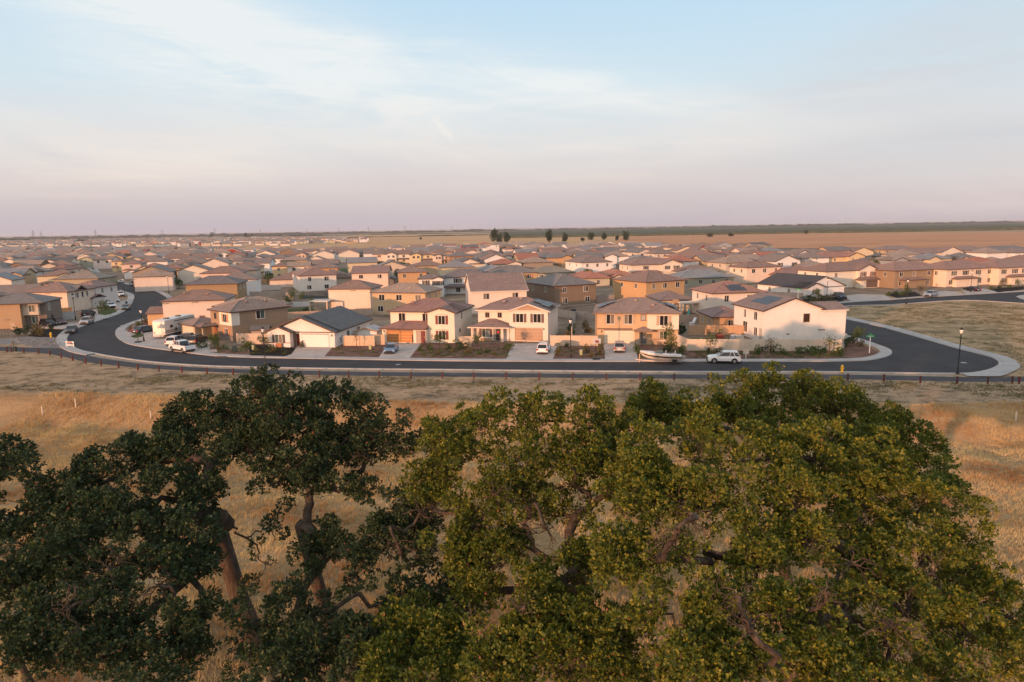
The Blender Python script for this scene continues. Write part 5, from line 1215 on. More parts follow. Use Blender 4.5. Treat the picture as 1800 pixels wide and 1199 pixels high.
m = MB(); m.box(-.9, .9, -.7, .7, 1.2, 1.3); m.build('platform', WOOD, r_, color=(.4, .24, .13)); m = MB(); m.prism([(1.0, 2.3), (3.3, 1.9), (3.3, 1.96), (1.0, 2.36)], -1.1, 1.1); m.build('awning', PAINT, r_, color=(.03, .22, .50))
p = G(1210, 563); r_ = empty('parasol', (p.x, p.y, .05), 0, 'folded teal parasol above the brown wooden fence', 'parasol'); m = MB(); m.tube([(0, 0, 0), (0, 0, 2.6)], .04, 6); m.build('pole', METAL, r_, color=(.5, .5, .5)); m = MB(); m.lathe([(.30, 1.1), (.33, 1.3), (.2, 2.0), (.06, 2.6)], 8); m.build('canopy', PAINT, r_, color=(.05, .34, .34))
p = G(1216, 580); r_ = empty('garden_chair', (p.x, p.y, .1), .6, 'white reclining garden chair behind the sunlit fence', 'chair'); m = MB(); m.box(-.5, .5, -.3, .3, 1.35, 1.45); m.build('seat', PAINT, r_, color=(.75, .75, .75)); m = MB(); m.prism([(.4, 1.45), (.95, 2.35), (1.05, 2.3), (.55, 1.42)], -.3, .3); m.build('backrest', PAINT, r_, color=(.75, .75, .75))
for x in (-.45, .45): m = MB(); m.box(x-.04, x+.04, -.28, .28, 0, 1.35); m.build('leg', PAINT, r_, color=(.7, .7, .7))
for q, c, lb in (((1290, 598), (.5, .5, .52), 'grey covered patio table behind the boundary wall'), ((1300, 599), (.6, .55, .5), 'pale garden box behind the boundary wall'), ((1008, 551), (.02, .03, .06), 'dark blue covered barbecue beside the dark brown house'), ((1265, 598), (.32, .06, .04), 'small red garden chest on the strip of lawn')):
    p = G(*q); m = MB(); m.prism([(-.6, 0), (.6, 0), (.55, .8), (.3, .95), (-.45, .9)], -.4, .4); tag(m.build('covered_table', PAINT, None, (p.x, p.y, .1), .3, c), lb, 'garden furniture')
p = G(452, 600); h = House.__new__(House); h.e = 2.1; h.W, h.D = 4.2, 3; h.wc = (.42, .36, .3); h.rc = RD; h.fc = TRB; h.root = empty('shed', (p.x-1, p.y, .05), R_(10), 'garden shed with a dark roof behind the tan wall', 'shed')
h.wall(0, 3, 0, 2.4, gable='x', p=.5); h.roof('gx', 0, 3, 0, 2.4, 2.1, p=.5, o=.25, caps=False)
p = G(645, 600); h = House.__new__(House); h.e = 1.9; h.W, h.D = 4.2, 3; h.wc = WHITE; h.rc = (.5, .5, .5); h.fc = (.4, .25, .15); h.root = empty('shed', (p.x-2, p.y, .05), R_(-12), 'white garden shed with low gable behind the wooden fence', 'shed')
h.wall(0, 4.2, 0, 3.4, gable='y', p=.3); h.roof('gy', 0, 4.2, 0, 3.4, 1.9, p=.3, o=.2, caps=False)

# ------------------------------------------------------------------ vehicles
def arc(cx, r, n=7): return [(cx+r*math.cos(math.pi-math.pi*k/n), .34+r*math.sin(math.pi-math.pi*k/n)) for k in range(n+1)]
KIN = {  # length, lower profile (rear -x .. front +x), cabin base/top, belt, roof height, wheel r, wheel x
 'suv': dict(L=4.85, rear=[(-2.36, .34), (-2.43, .55), (-2.40, .95), (-2.30, 1.08)], front=[(.95, 1.10), (1.9, 1.02), (2.28, .90), (2.42, .62), (2.38, .34)], cab=(-2.30, 1.15, -1.88, .12), belt=1.05, top=1.68, wr=.37, wx=(-1.45, 1.45)),
 'hatch': dict(L=4.3, rear=[(-2.1, .30), (-2.15, .5), (-2.12, .85), (-2.0, .98)], front=[(.85, .99), (1.75, .86), (2.08, .70), (2.14, .5), (2.1, .30)], cab=(-2.0, 1.1, -1.55, .15), belt=.95, top=1.45, wr=.32, wx=(-1.3, 1.32)),
 'sedan': dict(L=4.8, rear=[(-2.34, .30), (-2.4, .5), (-2.38, .92), (-1.7, .98)], front=[(.95, .97), (1.95, .84), (2.32, .68), (2.4, .5), (2.35, .30)], cab=(-1.85, 1.15, -1.05, .25), belt=.93, top=1.43, wr=.33, wx=(-1.42, 1.45)),
 'pickup': dict(L=5.7, rear=[(-2.85, .48), (-2.87, .7), (-2.86, 1.22), (-2.8, 1.26)], front=[(1.25, 1.28), (2.4, 1.2), (2.78, 1.1), (2.86, .8), (2.82, .48)], cab=(-.75, 1.35, -.62, .6), belt=1.24, top=1.92, wr=.42, wx=(-1.8, 1.85)),
}
_cm = {}
def car_meshes(kind):
    if kind in _cm: return _cm[kind]
    K = KIN[kind]; w = .93 if kind != 'pickup' else 1.0; out_ = {}
    a0, a1 = K['wx']; R = K['wr']+.07; zb = .26 if kind != 'pickup' else .42
    bottom = []
    def arch(cx): return [(cx+R*math.cos(t), max(zb, K['wr']+R*math.sin(t))) for t in [math.pi*k/8 for k in range(9)]]
    low = [K['front'][-1]]+arch(a1)+arch(a0)+[K['rear'][0]]
    prof = K['rear'][1:]+K['front'][:-1]+low      # closed outline
    m = MB(); n = len(prof)
    rings = []
    for y, s in ((-w, .0), (-w+.05, .035), ):
        pass
    def ring(y, sc_):
        i0 = len(m.v)
        cz = .7
        for x, z in prof: m.v.append((x*(1-sc_*.25), y, z if z < .5 else z-(z-.5)*sc_*.10))
        return i0
    # sides bulge: widest at mid body
    i0 = len(m.v)
    for x, z in prof: m.v.append((x*.985, -w+(.05 if z > .85 else .0), z))
    i1 = len(m.v)
    for x, z in prof: m.v.append((x, -w+.12, z+(.02 if z > .8 else 0)))
    i2 = len(m.v)
    for x, z in prof: m.v.append((x, w-.12, z+(.02 if z > .8 else 0)))
    i3 = len(m.v)
    for x, z in prof: m.v.append((x*.985, w-(.05 if z > .85 else .0), z))
    for a, b in ((i0, i1), (i1, i2), (i2, i3)):
        for i in range(n): j = (i+1) % n; m.f.append((a+j, a+i, b+i, b+j))
    m.f.append(tuple(range(i0, i0+n))); m.f.append(tuple(reversed(range(i3, i3+n))))
    out_['body'] = m.mesh('body', CARP)
    c0, c1, t0, t1 = K['cab']; bz, tz = K['belt'], K['top']; wb, wt_ = w-.09, w-.25
    m = MB(); vs = []
    for x, y, z in ((c0, -wb, bz), (c1, -wb, bz), (c1, wb, bz), (c0, wb, bz), (t0, -wt_, tz), (t1, -wt_, tz), (t1, wt_, tz), (t0, wt_, tz)): m.v.append((x, y, z))
    m.f += [(0, 1, 5, 4), (1, 2, 6, 5), (2, 3, 7, 6), (3, 0, 4, 7), (4, 5, 6, 7), (3, 2, 1, 0)]
    out_['windows'] = m.mesh('windows', CGLASS)
    m = MB(); m.box(t0-.06, t1+.08, -wt_-.02, wt_+.02, tz-.03, tz+.05)
    def pil(a, b, r=.035): m.tube([a, b], r, 4, False)
    for s in (-1, 1):
        pil((c1, s*(wb+.005), bz-.02), (t1, s*(wt_+.005), tz)); pil((c0, s*(wb+.005), bz-.02), (t0, s*(wt_+.005), tz), .06)
        xm = (c0+c1)/2-.1; tm = (t0+t1)/2-.05; pil((xm, s*(wb+.01), bz), (tm, s*(wt_+.01), tz))
        if kind == 'suv': pil((c0+.75, s*(wb+.01), bz), (t0+.6, s*(wt_+.01), tz), .05); m.box(t0+.2, t1-.1, s*(wt_-.05)-.02, s*(wt_-.05)+.02, tz+.05, tz+.10)
    out_['roof'] = m.mesh('roof', CARP)
    m = MB(); r = K['wr']; prof2 = [(r*.98, -.11), (r, -.07), (r, .07), (r*.98, .11)]; m.lathe(prof2, 18); m.v = [(x, z, y) for x, y, z in m.v]; out_['wheel'] = m.mesh('wheel', RUBBER)
    m = MB(); m.lathe([(r*.62, -.125), (r*.66, -.1), (r*.66, .1), (r*.62, .125)], 14); m.v = [(x, z, y) for x, y, z in m.v]; out_['rim'] = m.mesh('rim', CHROME)
    lz = K['belt']-.25; fx, rx = K['L']/2, -K['L']/2
    m = MB(); m.box(-.10, .06, -.2, .2, -.08, .08); out_['headlight'] = m.mesh('headlight', HEADL); m = MB(); m.box(-.04, .12, -.14, .14, -.14, .14); out_['tail_light'] = m.mesh('tail_light', REDL)
    m = MB(); m.box(-.05, .03, -.55, .55, -.13, .13); out_['grille'] = m.mesh('grille', BLACKM)
    m = MB(); m.box(-.02, .03, -.26, .26, -.07, .07); out_['number_plate'] = m.mesh('number_plate', WHITEP)
    m = MB(); m.box(-.09, .06, -.11, .11, -.07, .09); out_['mirror'] = m.mesh('mirror', CARP)
    if kind == 'pickup':
        m = MB(); m.box(-2.74, -.82, -.82, .82, 1.265, 1.30); out_['bed'] = m.mesh('bed', BLACKM)
    m = MB(); zt = zb+.02
    for s in (-1, 1): m.box(a0+R, a1-R, s*(w+.005)-.03, s*(w+.005)+.03, zb-.02, zb+.12)
    for xx in (K['L']/2-.02, -K['L']/2+.02): m.box(xx-.06, xx+.06, -w+.12, w-.12, zb, zb+.2)
    for cx in (a0, a1):
        for s in (-1, 1): m.tube([(cx+R*math.cos(math.pi*k/8), s*(w+.0), K['wr']+R*math.sin(math.pi*k/8)) for k in range(9)], .035, 4, False)
    out_['lower_trim'] = m.mesh('lower_trim', RUBBER)
    _cm[kind] = out_; return out_
def car(kind, c, f, color, label, rack=None):
    p = G(*c); q = G(*f); a = math.atan2(q.y-p.y, q.x-p.x); K = KIN[kind]; M = car_meshes(kind)
    cat = {'suv': 'car', 'hatch': 'car', 'sedan': 'car', 'pickup': 'pickup truck'}[kind]
    r_ = empty('pickup_truck' if kind == 'pickup' else 'parked_car', (p.x, p.y, .03 if 0 else .04), a, label, cat, 'vehicles parked along the streets and drives')
    link('body', M['body'], parent=r_, color=color); link('windows', M['windows'], parent=r_); link('roof', M['roof'], parent=r_, color=color)
    w = .93 if kind != 'pickup' else 1.0
    for x in K['wx']:
        for s in (-1, 1):
            wh_ = link('wheel', M['wheel'], parent=r_, loc=(x, s*(w-.12), K['wr'])); link('rim', M['rim'], parent=wh_)
    lz = K['belt']-.22
    for s in (-1, 1):
        link('headlight', M['headlight'], parent=r_, loc=(K['L']/2-.13, s*(w-.27), lz-.06)); link('tail_light', M['tail_light'], parent=r_, loc=(-K['L']/2+.03, s*(w-.17), lz+.05))
        link('mirror', M['mirror'], parent=r_, loc=(K['cab'][1]-.25, s*(w+.08), K['belt']+.06), color=color)
    link('grille', M['grille'], parent=r_, loc=(K['L']/2-.02, 0, lz-.2)); link('number_plate', M['number_plate'], parent=r_, loc=(-K['L']/2-.01, 0, lz-.1)); 
    link('lower_trim', M['lower_trim'], parent=r_)
    if 'bed' in M: link('bed', M['bed'], parent=r_)
    return r_
CW = (.80, .80, .80); CBK = (.02, .02, .022); CS = (.45, .47, .48); CDG = (.07, .08, .09); CBL = (.13, .23, .36)
car('pickup', (321, 618), (299, 614), CW, 'white crew cab pickup truck parked at the kerb on the left bend')
car('suv', (309, 606), (331, 597.5), (.74, .73, .72), 'white car with its rear to the street behind the white pickup')
car('pickup', (331, 604), (352, 596), (.05, .07, .11), 'dark blue pickup truck beside the travel trailer')
car('suv', (348, 604), (360, 600), CBK, 'black car tucked beside the orange shuttered house')
car('sedan', (254, 585), (275, 581.5), (.06, .07, .085), 'dark slate sedan on the drive at the bend near the lamp')
car('sedan', (126, 585), (118, 591), CDG, 'dark grey sedan parked at the road end facing the path')
car('suv', (153, 570), (138, 576), (.40, .41, .42), 'silver car with a dark side parked behind the dark grey sedan')
car('suv', (156, 556), (172, 551), CBK, 'black car on the drive below the pale garage wing')
car('hatch', (222, 544.5), (214, 549), (.12, .19, .19), 'greenish hatchback parked on the left street')
car('hatch', (195, 541), (207, 544), CW, 'white hatchback on the drive nearest the green lawn')
car('sedan', (201, 531.5), (213, 533.5), (.75, .76, .78), 'white sedan on the drive above the white hatchback')
car('suv', (212, 521), (220, 523), CW, 'white car with dark windows at the narrow pavement on the left street')
car('suv', (202, 513), (214, 514), CBK, 'black car above the white car on the left street drives')
car('sedan', (214, 497.5), (206, 494.5), CW, 'white sedan parked high up on the left street')
car('pickup', (234, 502.5), (227, 500), CS, 'silver pickup parked on the far side of the left street')
car('suv', (244, 504.5), (237, 502), CDG, 'dark car parked behind the silver pickup on the left street')
car('sedan', (259, 498), (270, 498.5), (.28, .03, .03), 'dark red sedan on a drive by the yellow houses')
car('sedan', (296, 505), (308, 505), CW, 'white sedan on the drive of the cream house by the left street')
car('suv', (86, 574), (99, 575.5), CBK, 'black car beside the brown house at the left edge')
car('sedan', (104, 571), (114, 572.5), (.12, .03, .03), 'dark red sedan behind the black car at the left')
car('hatch', (688, 620), (680, 628), CBL, 'blue hatchback on the drive before the orange garage door')
car('suv', (956, 620), (964, 608), CW, 'white car with its rear to the street on the beige house drive')
car('suv', (1089, 617.5), (1090, 606), (.42, .38, .37), 'silver car on the drive before the cream garage door')
car('suv', (1272, 637.5), (1246, 637), CW, 'white car parked at the kerb before the boundary wall')
car('suv', (1476, 525.5), (1487, 528), (.03, .045, .08), 'dark blue car on the drive of the white house with black trim')
car('suv', (1636, 522), (1620, 524.5), (.30, .37, .43), 'long grey blue car parked before the brown house')
car('sedan', (1708, 512), (1694, 510.5), CBK, 'black car before the garage of the peach house')
car('suv', (758, 474.5), (748, 474), CBK, 'black car on a drive before the narrow pink house')
car('suv', (775, 475.5), (765, 475), (.03, .03, .035), 'second black car right of the one before the pink house')
car('sedan', (626, 470.5), (617, 470), CDG, 'dark grey car on the middle distance street')
car('sedan', (646, 470.8), (637, 470.5), CS, 'silver car on the middle distance street')
car('sedan', (668, 470.8), (659, 470.5), CW, 'white car on the middle distance street')
car('suv', (1184, 486.5), (1172, 486), CBK, 'black car in front of the cream wide gabled house')
# travel trailer
p = G(281, 596.5); q = G(352, 577.5); a = math.atan2(q.y-p.y, q.x-p.x)
r_ = empty('travel_trailer', (p.x, p.y, .14), a, 'large white fifth wheel travel trailer with grey stripes on the drive', 'travel trailer')
L_ = 10.6; m = MB(); pr = [(0, .75), (8.3, .75), (8.5, 1.7), (L_, 1.75), (L_+.5, 2.4), (L_, 3.45), (.2, 3.5), (0, 3.3)]; m.prism(pr, -1.25, 1.25); m.build('body', CARP, r_, color=(.66, .62, .58))
m = MB(); m.box(.2, 10.4, -1.2, 1.2, 3.5, 3.56); m.build('roof', PAINT, r_, color=(.72, .72, .70))
for x0, x1, z in ((.1, 7.8, 1.35), (.1, 8.6, 1.0), (3.4, 10.6, 2.95)):
    m = MB(); m.prism([(x0, z), (x1, z-.05), (x1, z+.08), (x0, z+.2)], -1.272, -1.252); m.build('stripe', PAINT, r_, color=(.10, .085, .08))
for x, w, z, h_ in ((1.8, .9, 1.9, .55), (5.0, 1.2, 1.9, .65), (6.7, 1.2, 1.9, .65), (3.5, .5, 1.2, .5)):
    m = MB(); m.box(x, x+w, -1.29, -1.253, z, z+h_); m.build('window', CGLASS, r_)
m = MB(); m.box(7.9, 8.4, -1.28, -1.253, .8, 2.7); m.build('door', PAINT, r_, color=(.5, .48, .45)); m = MB(); m.box(-.03, 0, -1.0, 1.0, 1.6, 3.0); m.build('end_panel', CARP, r_, color=(.74, .66, .58))
m = MB(); m.lathe([(.3, 0), (.3, .02)], 12); m.v = [(-.05+z, x, 2.3+y) for x, y, z in m.v]; m.build('emblem', PAINT, r_, color=(.5, .42, .36))
for x in (3.2, 4.1, 5.0):
    m = MB(); m.lathe([(.38, -.12), (.4, 0), (.38, .12)], 14); m.v = [(x_, z_, y_) for x_, y_, z_ in m.v]; m.build('wheel', RUBBER, r_, (x, -1.12, .4)); m.build('wheel', RUBBER, r_, (x, 1.12, .4))
for x in (2.4, 6.4): m = MB(); m.box(x, x+.8, -.4, .4, 3.56, 3.8); m.build('roof_unit', PAINT, r_, color=(.08, .08, .08))
m = MB(); m.box(.0, 8.2, -1.0, 1.0, .5, .75); m.build('chassis', BLACKM, r_); m = MB(); m.box(-.3, 0, -1.1, 1.1, .5, .68); m.build('bumper', METAL, r_, color=(.4, .38, .36))
for s in (-1, 1): m = MB(); m.box(-.04, 0, s*1.0-.08, s*1.0+.08, 1.0, 1.3); m.build('tail_light', REDL, r_)
m = MB(); m.box(9.6, 9.8, -.7, .7, .0, 1.72); m.build('landing_gear', METAL, r_, color=(.2, .2, .2))
# boat on its trailer
p = G(1163, 638); q = G(1130, 637.2); a = math.atan2(q.y-p.y, q.x-p.x)
r_ = empty('motor_boat', (p.x, p.y, .04), a, 'white motor boat with a black side stripe on a trailer at the kerb', 'boat')
def hull(zs, sc_, name, mat, color, parent):
    """stations from stern to bow: half beam, keel height, sheer height"""
    m = MB(); st = [(-3.1, 1.08, .46, 1.42), (-1.5, 1.18, .42, 1.50), (0, 1.18, .42, 1.58), (1.2, 1.06, .48, 1.66), (2.2, .78, .66, 1.74), (3.0, .40, 1.00, 1.80), (3.5, .03, 1.60, 1.83)]
    for x, b, k, s in st:
        for t, u in zs: m.v.append((x, -(b*sc_)*t, k+(s-k)*u))
        for t, u in reversed(zs): m.v.append((x, (b*sc_)*t, k+(s-k)*u))
    n = 2*len(zs)
    for i in range(len(st)-1):
        for j in range(n-1): A_ = i*n+j; m.f.append((A_, A_+n, A_+n+1, A_+1))
    m.f.append(tuple(range(n-1, -1, -1)))
    return m.build(name, mat, parent, color=color)
r_.scale = (.93, .93, .93)
bt = hull([(1.0, 1.0), (1.0, .50), (.80, .24), (0.0, 0.0)], 1.0, 'hull', CARP, (.78, .70, .62), r_)
hull([(1.02, .74), (1.02, .52)], 1.004, 'stripe', PAINT, (.02, .02, .025), bt)
m = MB()
dk = [(-3.1, 1.08, 1.42), (-1.5, 1.18, 1.50), (0, 1.18, 1.58), (1.2, 1.06, 1.66), (2.2, .78, 1.74), (3.0, .40, 1.80), (3.5, .03, 1.83)]
for (x, b, z), (x2, b2, z2) in zip(dk, dk[1:]):
    for s in (-1, 1): m.quad((x, s*b, z+.01), (x2, s*b2, z2+.01), (x2, s*b2*.55, z2+.14), (x, s*b*.6, z+.12))
    if x >= .9: m.quad((x, -b*.55, z+.14), (x2, -b2*.55, z2+.14), (x2, b2*.55, z2+.14), (x, b*.55, z+.14))
m.build('deck', CARP, r_, color=(.76, .74, .73))
m = MB(); m.quad((1.1, -.85, 1.76), (1.1, .85, 1.76), (.55, .7, 2.28), (.55, -.7, 2.28)); m.quad((1.1, -.86, 1.76), (.55, -.71, 2.28), (-.1, -.75, 2.22), (-.1, -.95, 1.6)); m.quad((1.1, .86, 1.76), (.55, .71, 2.28), (-.1, .75, 2.22), (-.1, .95, 1.6)); m.build('windscreen', GLASS, r_, color=(.10, .13, .13))
for x in (-.4, -1.9): 
    for y in (-.45, .45): m = MB(); m.box(x-.25, x+.2, y-.25, y+.25, 1.1, 1.5); m.box(x-.3, x-.18, y-.25, y+.25, 1.5, 1.95); m.build('seat', PAINT, r_, color=(.6, .58, .55))
m = MB(); m.tube([(-.9, -1.0, 1.55), (-1.0, -.95, 2.5), (-1.0, .95, 2.5), (-.9, 1.0, 1.55)], .035, 6); m.build('wake_tower', BLACKM, r_) if 0 else None
m = MB(); m.box(-3.75, -3.1, -.35, .35, .65, 1.25); m.build('outdrive', PAINT, r_, color=(.35, .3, .27))
tr = empty('boat_trailer', (p.x, p.y, .04), a, 'boat trailer with small wheels carrying the white motor boat', 'trailer')
m = MB()
for s in (-1, 1): m.tube([(-3.0, s*.85, .36), (1.0, s*.75, .36), (3.9, 0, .4)], .045, 5)
for x in (-2.6, -1.2, .6): m.tube([(x, -.85, .355), (x, .85, .355)], .04, 5)
m.build('frame', METAL, tr, color=(.3, .25, .22)); m = MB(); m.tube([(3.3, 0, .0), (3.3, 0, 1.3)], .06, 5); m.build('jack', METAL, tr, color=(.55, .4, .3))
for s in (-1, 1):
    for x in (-1.9,): m = MB(); m.lathe([(.32, -.1), (.34, 0), (.32, .1)], 14); m.v = [(x_, z_, y_) for x_, y_, z_ in m.v]; wq = m.build('wheel', RUBBER, tr, (x, s*1.05, .34)); m = MB(); m.prism([(-.45, .2), (.45, .2), (.35, .42), (-.35, .42)], -.14, .14); m.build('mudguard', BLACKM, tr, (x, s*1.05, .3))
# pylons on the skyline
def pylon_mesh():
    m = MB(); H_ = 36
    for s in (-1, 1):
        for t in (-1, 1): m.tube([(s*3.2, t*3.2, 0), (s*1.0, t*1.0, 22), (s*.4, t*.4, H_)], .17, 3, False)
    for z in range(2, 34, 4):
        k = 3.2-2.2*min(z, 22)/22; k2 = 3.2-2.2*min(z+4, 22)/22
        for s in (-1, 1): m.tube([(-k, s*k, z), (k2, s*k2, z+4)], .09, 3, False); m.tube([(k, s*k, z), (-k2, s*k2, z+4)], .09, 3, False)
    for z, w in ((24, 6.5), (29, 5.5), (33, 4)): m.tube([(-w, 0, z), (w, 0, z)], .18, 3); m.tube([(-w, 0, z), (0, 0, z+2.2), (w, 0, z)], .12, 3)
    return m.mesh('pylon', METAL)
pyl = pylon_mesh()
PYL = [(58, 1900), (72, 2300), (168, 2000), (285, 2500), (378, 2300), (458, 2900), (540, 3000), (596, 3200), (648, 2600), (712, 2500), (795, 3300)]
for i, (x, d) in enumerate(PYL):
    t = AT(x, 412, d); o = link('pylon', pyl, loc=(t.x, t.y, 0), rz=.4, color=(.18, .18, .2))
    lb = ['leftmost electricity pylon on the skyline', 'second pylon from the left on the skyline', 'pylon beside the round tree clumps on the left skyline', 'fourth pylon from the left on the skyline', 'pylon above the small dark tree on the skyline', 'sixth pylon from the left on the skyline', 'seventh pylon from the left on the skyline', 'eighth pylon from the left on the skyline', 'ninth pylon from the left on the skyline', 'tenth pylon from the left on the skyline', 'rightmost electricity pylon on the skyline'][i]
    tag(o, lb, 'pylon', 'pylons along the skyline')

# ------------------------------------------------------------------ the big oaks
def leaves_mesh(name, C, N, size, per, mat, tone0=0.5, spread=.9, seed=1, squash=1.0):
    """C centres, N outward directions of leaf tufts -> mesh of small kite leaves"""
    r = np.random.RandomState(seed); n = len(C); C = np.repeat(C, per, 0); N = np.repeat(N, per, 0); m = len(C)
    D = N*.75+r.normal(size=(m, 3))*spread*.62; D /= np.linalg.norm(D, axis=1, keepdims=True)+1e-9
    S = np.cross(D, r.normal(size=(m, 3))); S /= np.linalg.norm(S, axis=1, keepdims=True)+1e-9
    Nn = np.cross(D, S)
    L = size*r.uniform(.7, 1.25, (m, 1)); w = L*r.uniform(.24, .36, (m, 1))
    b = C+r.normal(size=(m, 3))*size*.22
    V = np.stack([b, b+D*L*.55+S*w+Nn*L*.08, b+D*L, b+D*L*.55-S*w+Nn*L*.08], 1).reshape(-1, 3)
    me = bpy.data.meshes.new(name); me.vertices.add(4*m); me.vertices.foreach_set('co', V.astype(np.float32).ravel())
    me.loops.add(4*m); me.loops.foreach_set('vertex_index', np.arange(4*m, dtype=np.int32))
    me.polygons.add(m); me.polygons.foreach_set('loop_start', np.arange(0, 4*m, 4, dtype=np.int32)); me.polygons.foreach_set('loop_total', np.full(m, 4, dtype=np.int32))
    me.update(calc_edges=True)
    tone = tone0+r.normal(size=m)*.16+np.repeat(r.normal(size=n)*.12, per)
    tone = np.clip(tone, 0, .93); odd = r.rand(m) > .996; tone[odd] = 1.0
    at = me.attributes.new('tone', 'FLOAT', 'FACE'); at.data.foreach_set('value', tone.astype(np.float32))
    me.materials.append(mat); return me
def oak(label, base, fork, lobes, mat, seed, size=.15, clump=.62, dens=1.0, tone=.5, bare=0, nclump=15, twigs=True, per=6, fill=.8, dry=()):
    """lobes: (photo px, py, ground distance, radius) of the leafy masses"""
    r = random.Random(seed); q = np.random.RandomState(seed)
    base = Vector(base); base.z = hground(base.x, base.y)-.15; fork = Vector(fork)
    rt = empty('oak_tree', base, 0, label, 'tree')
    L = [(AT(a, b, d), rad) for a, b, d, rad in lobes]
    if fill:
        ex = []
        for i, (c, ra) in enumerate(L):
            nb = sorted((k for k in range(len(L)) if k != i), key=lambda k: (L[k][0]-c).length)[:2]
            for k in nb:
                if (L[k][0]-c).length < 5 and r.random() < fill*.6: ex.append(((c+L[k][0])/2+Vector((r.uniform(-.3, .3), r.uniform(.3, 1.2), r.uniform(-.5, .1))), (ra+L[k][1])*.45))
        L += ex
    nodes = [base, base+(fork-base)*.5+Vector((r.uniform(-.2, .2), r.uniform(-.2, .2), 0)), fork]; par = [-1, 0, 1]; load = [0.0, 0.0, 0.0]
    order = sorted(range(len(L)), key=lambda i: (L[i][0]-fork).length)
    ends = []
    def grow(tgt, frm, k, wob):
        a = nodes[frm]; prev = frm
        d0 = (nodes[frm]-nodes[par[frm]]).normalized() if par[frm] >= 0 else Vector((0, 0, 1))
        dist = (tgt-a).length; ctrl = a+d0*min(dist*.22, 1.3)+(tgt-a)*.25+Vector((0, 0, dist*.07))
        for i in range(1, k+1):
            t = i/k; p = a*(1-t)**2+ctrl*2*t*(1-t)+tgt*t*t
            if i < k: p = p+Vector((r.gauss(0, 1), r.gauss(0, 1), r.gauss(0, .8)))*wob*dist*.055
            nodes.append(p); par.append(prev); load.append(0.0); prev = len(nodes)-1
        return prev
    for i in order:
        c, rad = L[i]; best = min(range(2, len(nodes)), key=lambda j: (nodes[j]-c).length+.28*(nodes[j]-fork).length+(3 if nodes[j].z > c.z+.5 else 0))
        e = grow(c-Vector((0, 0, rad*.35)), best, 6, 1.0); ends.append((e, c, rad))
    CL = []
    for e, c, rad in ends:
        k = int(nclump*(rad/1.6)**1.7)
        for _ in range(k):
            while True:
                v = Vector((r.gauss(0, 1), r.gauss(0, 1), r.gauss(.25, 1)))
                if v.length > .1: break
            v.normalize(); cc = c+Vector((v.x*rad, v.y*rad, v.z*rad*.78))*r.uniform(.35, 1.22); cr = clump*r.uniform(.5, 1.3)
            CL.append((cc, cr, c)); t_ = grow(cc, e, 3, 1.6); load[t_] += 1
        for _ in range(bare):
            v = Vector((r.gauss(0, 1), r.gauss(0, 1), r.gauss(-.3, 1))).normalized(); t_ = grow(c+v*rad*r.uniform(.5, 1.1), e, 4, 2.2); load[t_] += .35
    for a, b, d, rad in dry:                   # sprays of bare twigs at the rim of the crown
        c = AT(a, b, d); best = min(range(2, len(nodes)), key=lambda j: (nodes[j]-c).length+.1*(nodes[j]-fork).length); e = grow(c, best, 4, 1.2); load[e] += 2.5
        for _ in range(9):
            v = Vector((r.gauss(0, 1), r.gauss(0, .6), r.gauss(-.15, 1))).normalized(); t_ = grow(c+v*rad*r.uniform(.5, 1), e, 4, 2.0); load[t_] += 1.6
            for _ in range(3): w_ = grow(nodes[t_]+Vector((r.gauss(0, .35), r.gauss(0, .3), r.gauss(-.05, .35)))*rad, t_, 2, 1.5); load[w_] += .7
    for j in range(len(nodes)-1, 0, -1): load[par[j]] += load[j]
    rad_ = [0.0122*(max(l, .3))**.50 for l in load]
    mb = MB(); chains = {}
    kids = {}
    for j in range(1, len(nodes)): kids.setdefault(par[j], []).append(j)
    seen = set(); stack = [0]
    trunk = MB()
    def chain(start):
        c = [start]
        while True:
            k = kids.get(c[-1], [])
            if not k: break
            k = sorted(k, key=lambda j: -load[j]); 
            for j in k[1:]: stack2.append((c[-1], j))
            c.append(k[0])
        return c
    stack2 = [(None, 0)]
    while stack2:
        p0, s = stack2.pop(); c = chain(s); pts = ([nodes[p0]] if p0 is not None else [])+[nodes[j] for j in c]
        rr = ([min(rad_[p0], rad_[c[0]]*1.15)] if p0 is not None else [])+[rad_[j] for j in c]; rr[-1] = .006
        pts = [p-base for p in pts]
        if p0 is None: rr = [x*1.05 for x in rr]; rr[0] *= 1.5
        if len(pts) > 1: (trunk if p0 is None else mb).tube(pts, rr, 8 if rr[0] > .12 else 5 if rr[0] > .04 else 3, False)
    trunk.build('trunk', BARK, rt, smooth=True); mb.build('branches', BARK, rt, smooth=True)['kind'] = 'stuff'
    Cs = []; Ns = []
    for cc, cr, c in CL:
        n = int(62*dens*(cr/.62)**2); v = q.normal(size=(n, 3)); v[:, 2] += .25; v /= np.linalg.norm(v, axis=1, keepdims=True)
        out_ = np.array(cc-c); out_ = out_/(np.linalg.norm(out_)+1e-6); k = v@out_ > -.65; v = v[k]
        rr = cr*q.uniform(.55, 1.05, (len(v), 1))
        Cs.append(np.array(cc-base)+v*rr*np.array([1, 1, .8])); Ns.append(v*.6+out_*.35+np.array([0, 0, .25]))
    Cs = np.concatenate(Cs); Ns = np.concatenate(Ns)
    me = leaves_mesh('crown', Cs, Ns, size, per, mat, tone, seed=seed)
    o = link('crown', me, parent=rt); o['kind'] = 'stuff'
    return rt, len(me.polygons), rad_[0]
TT = []
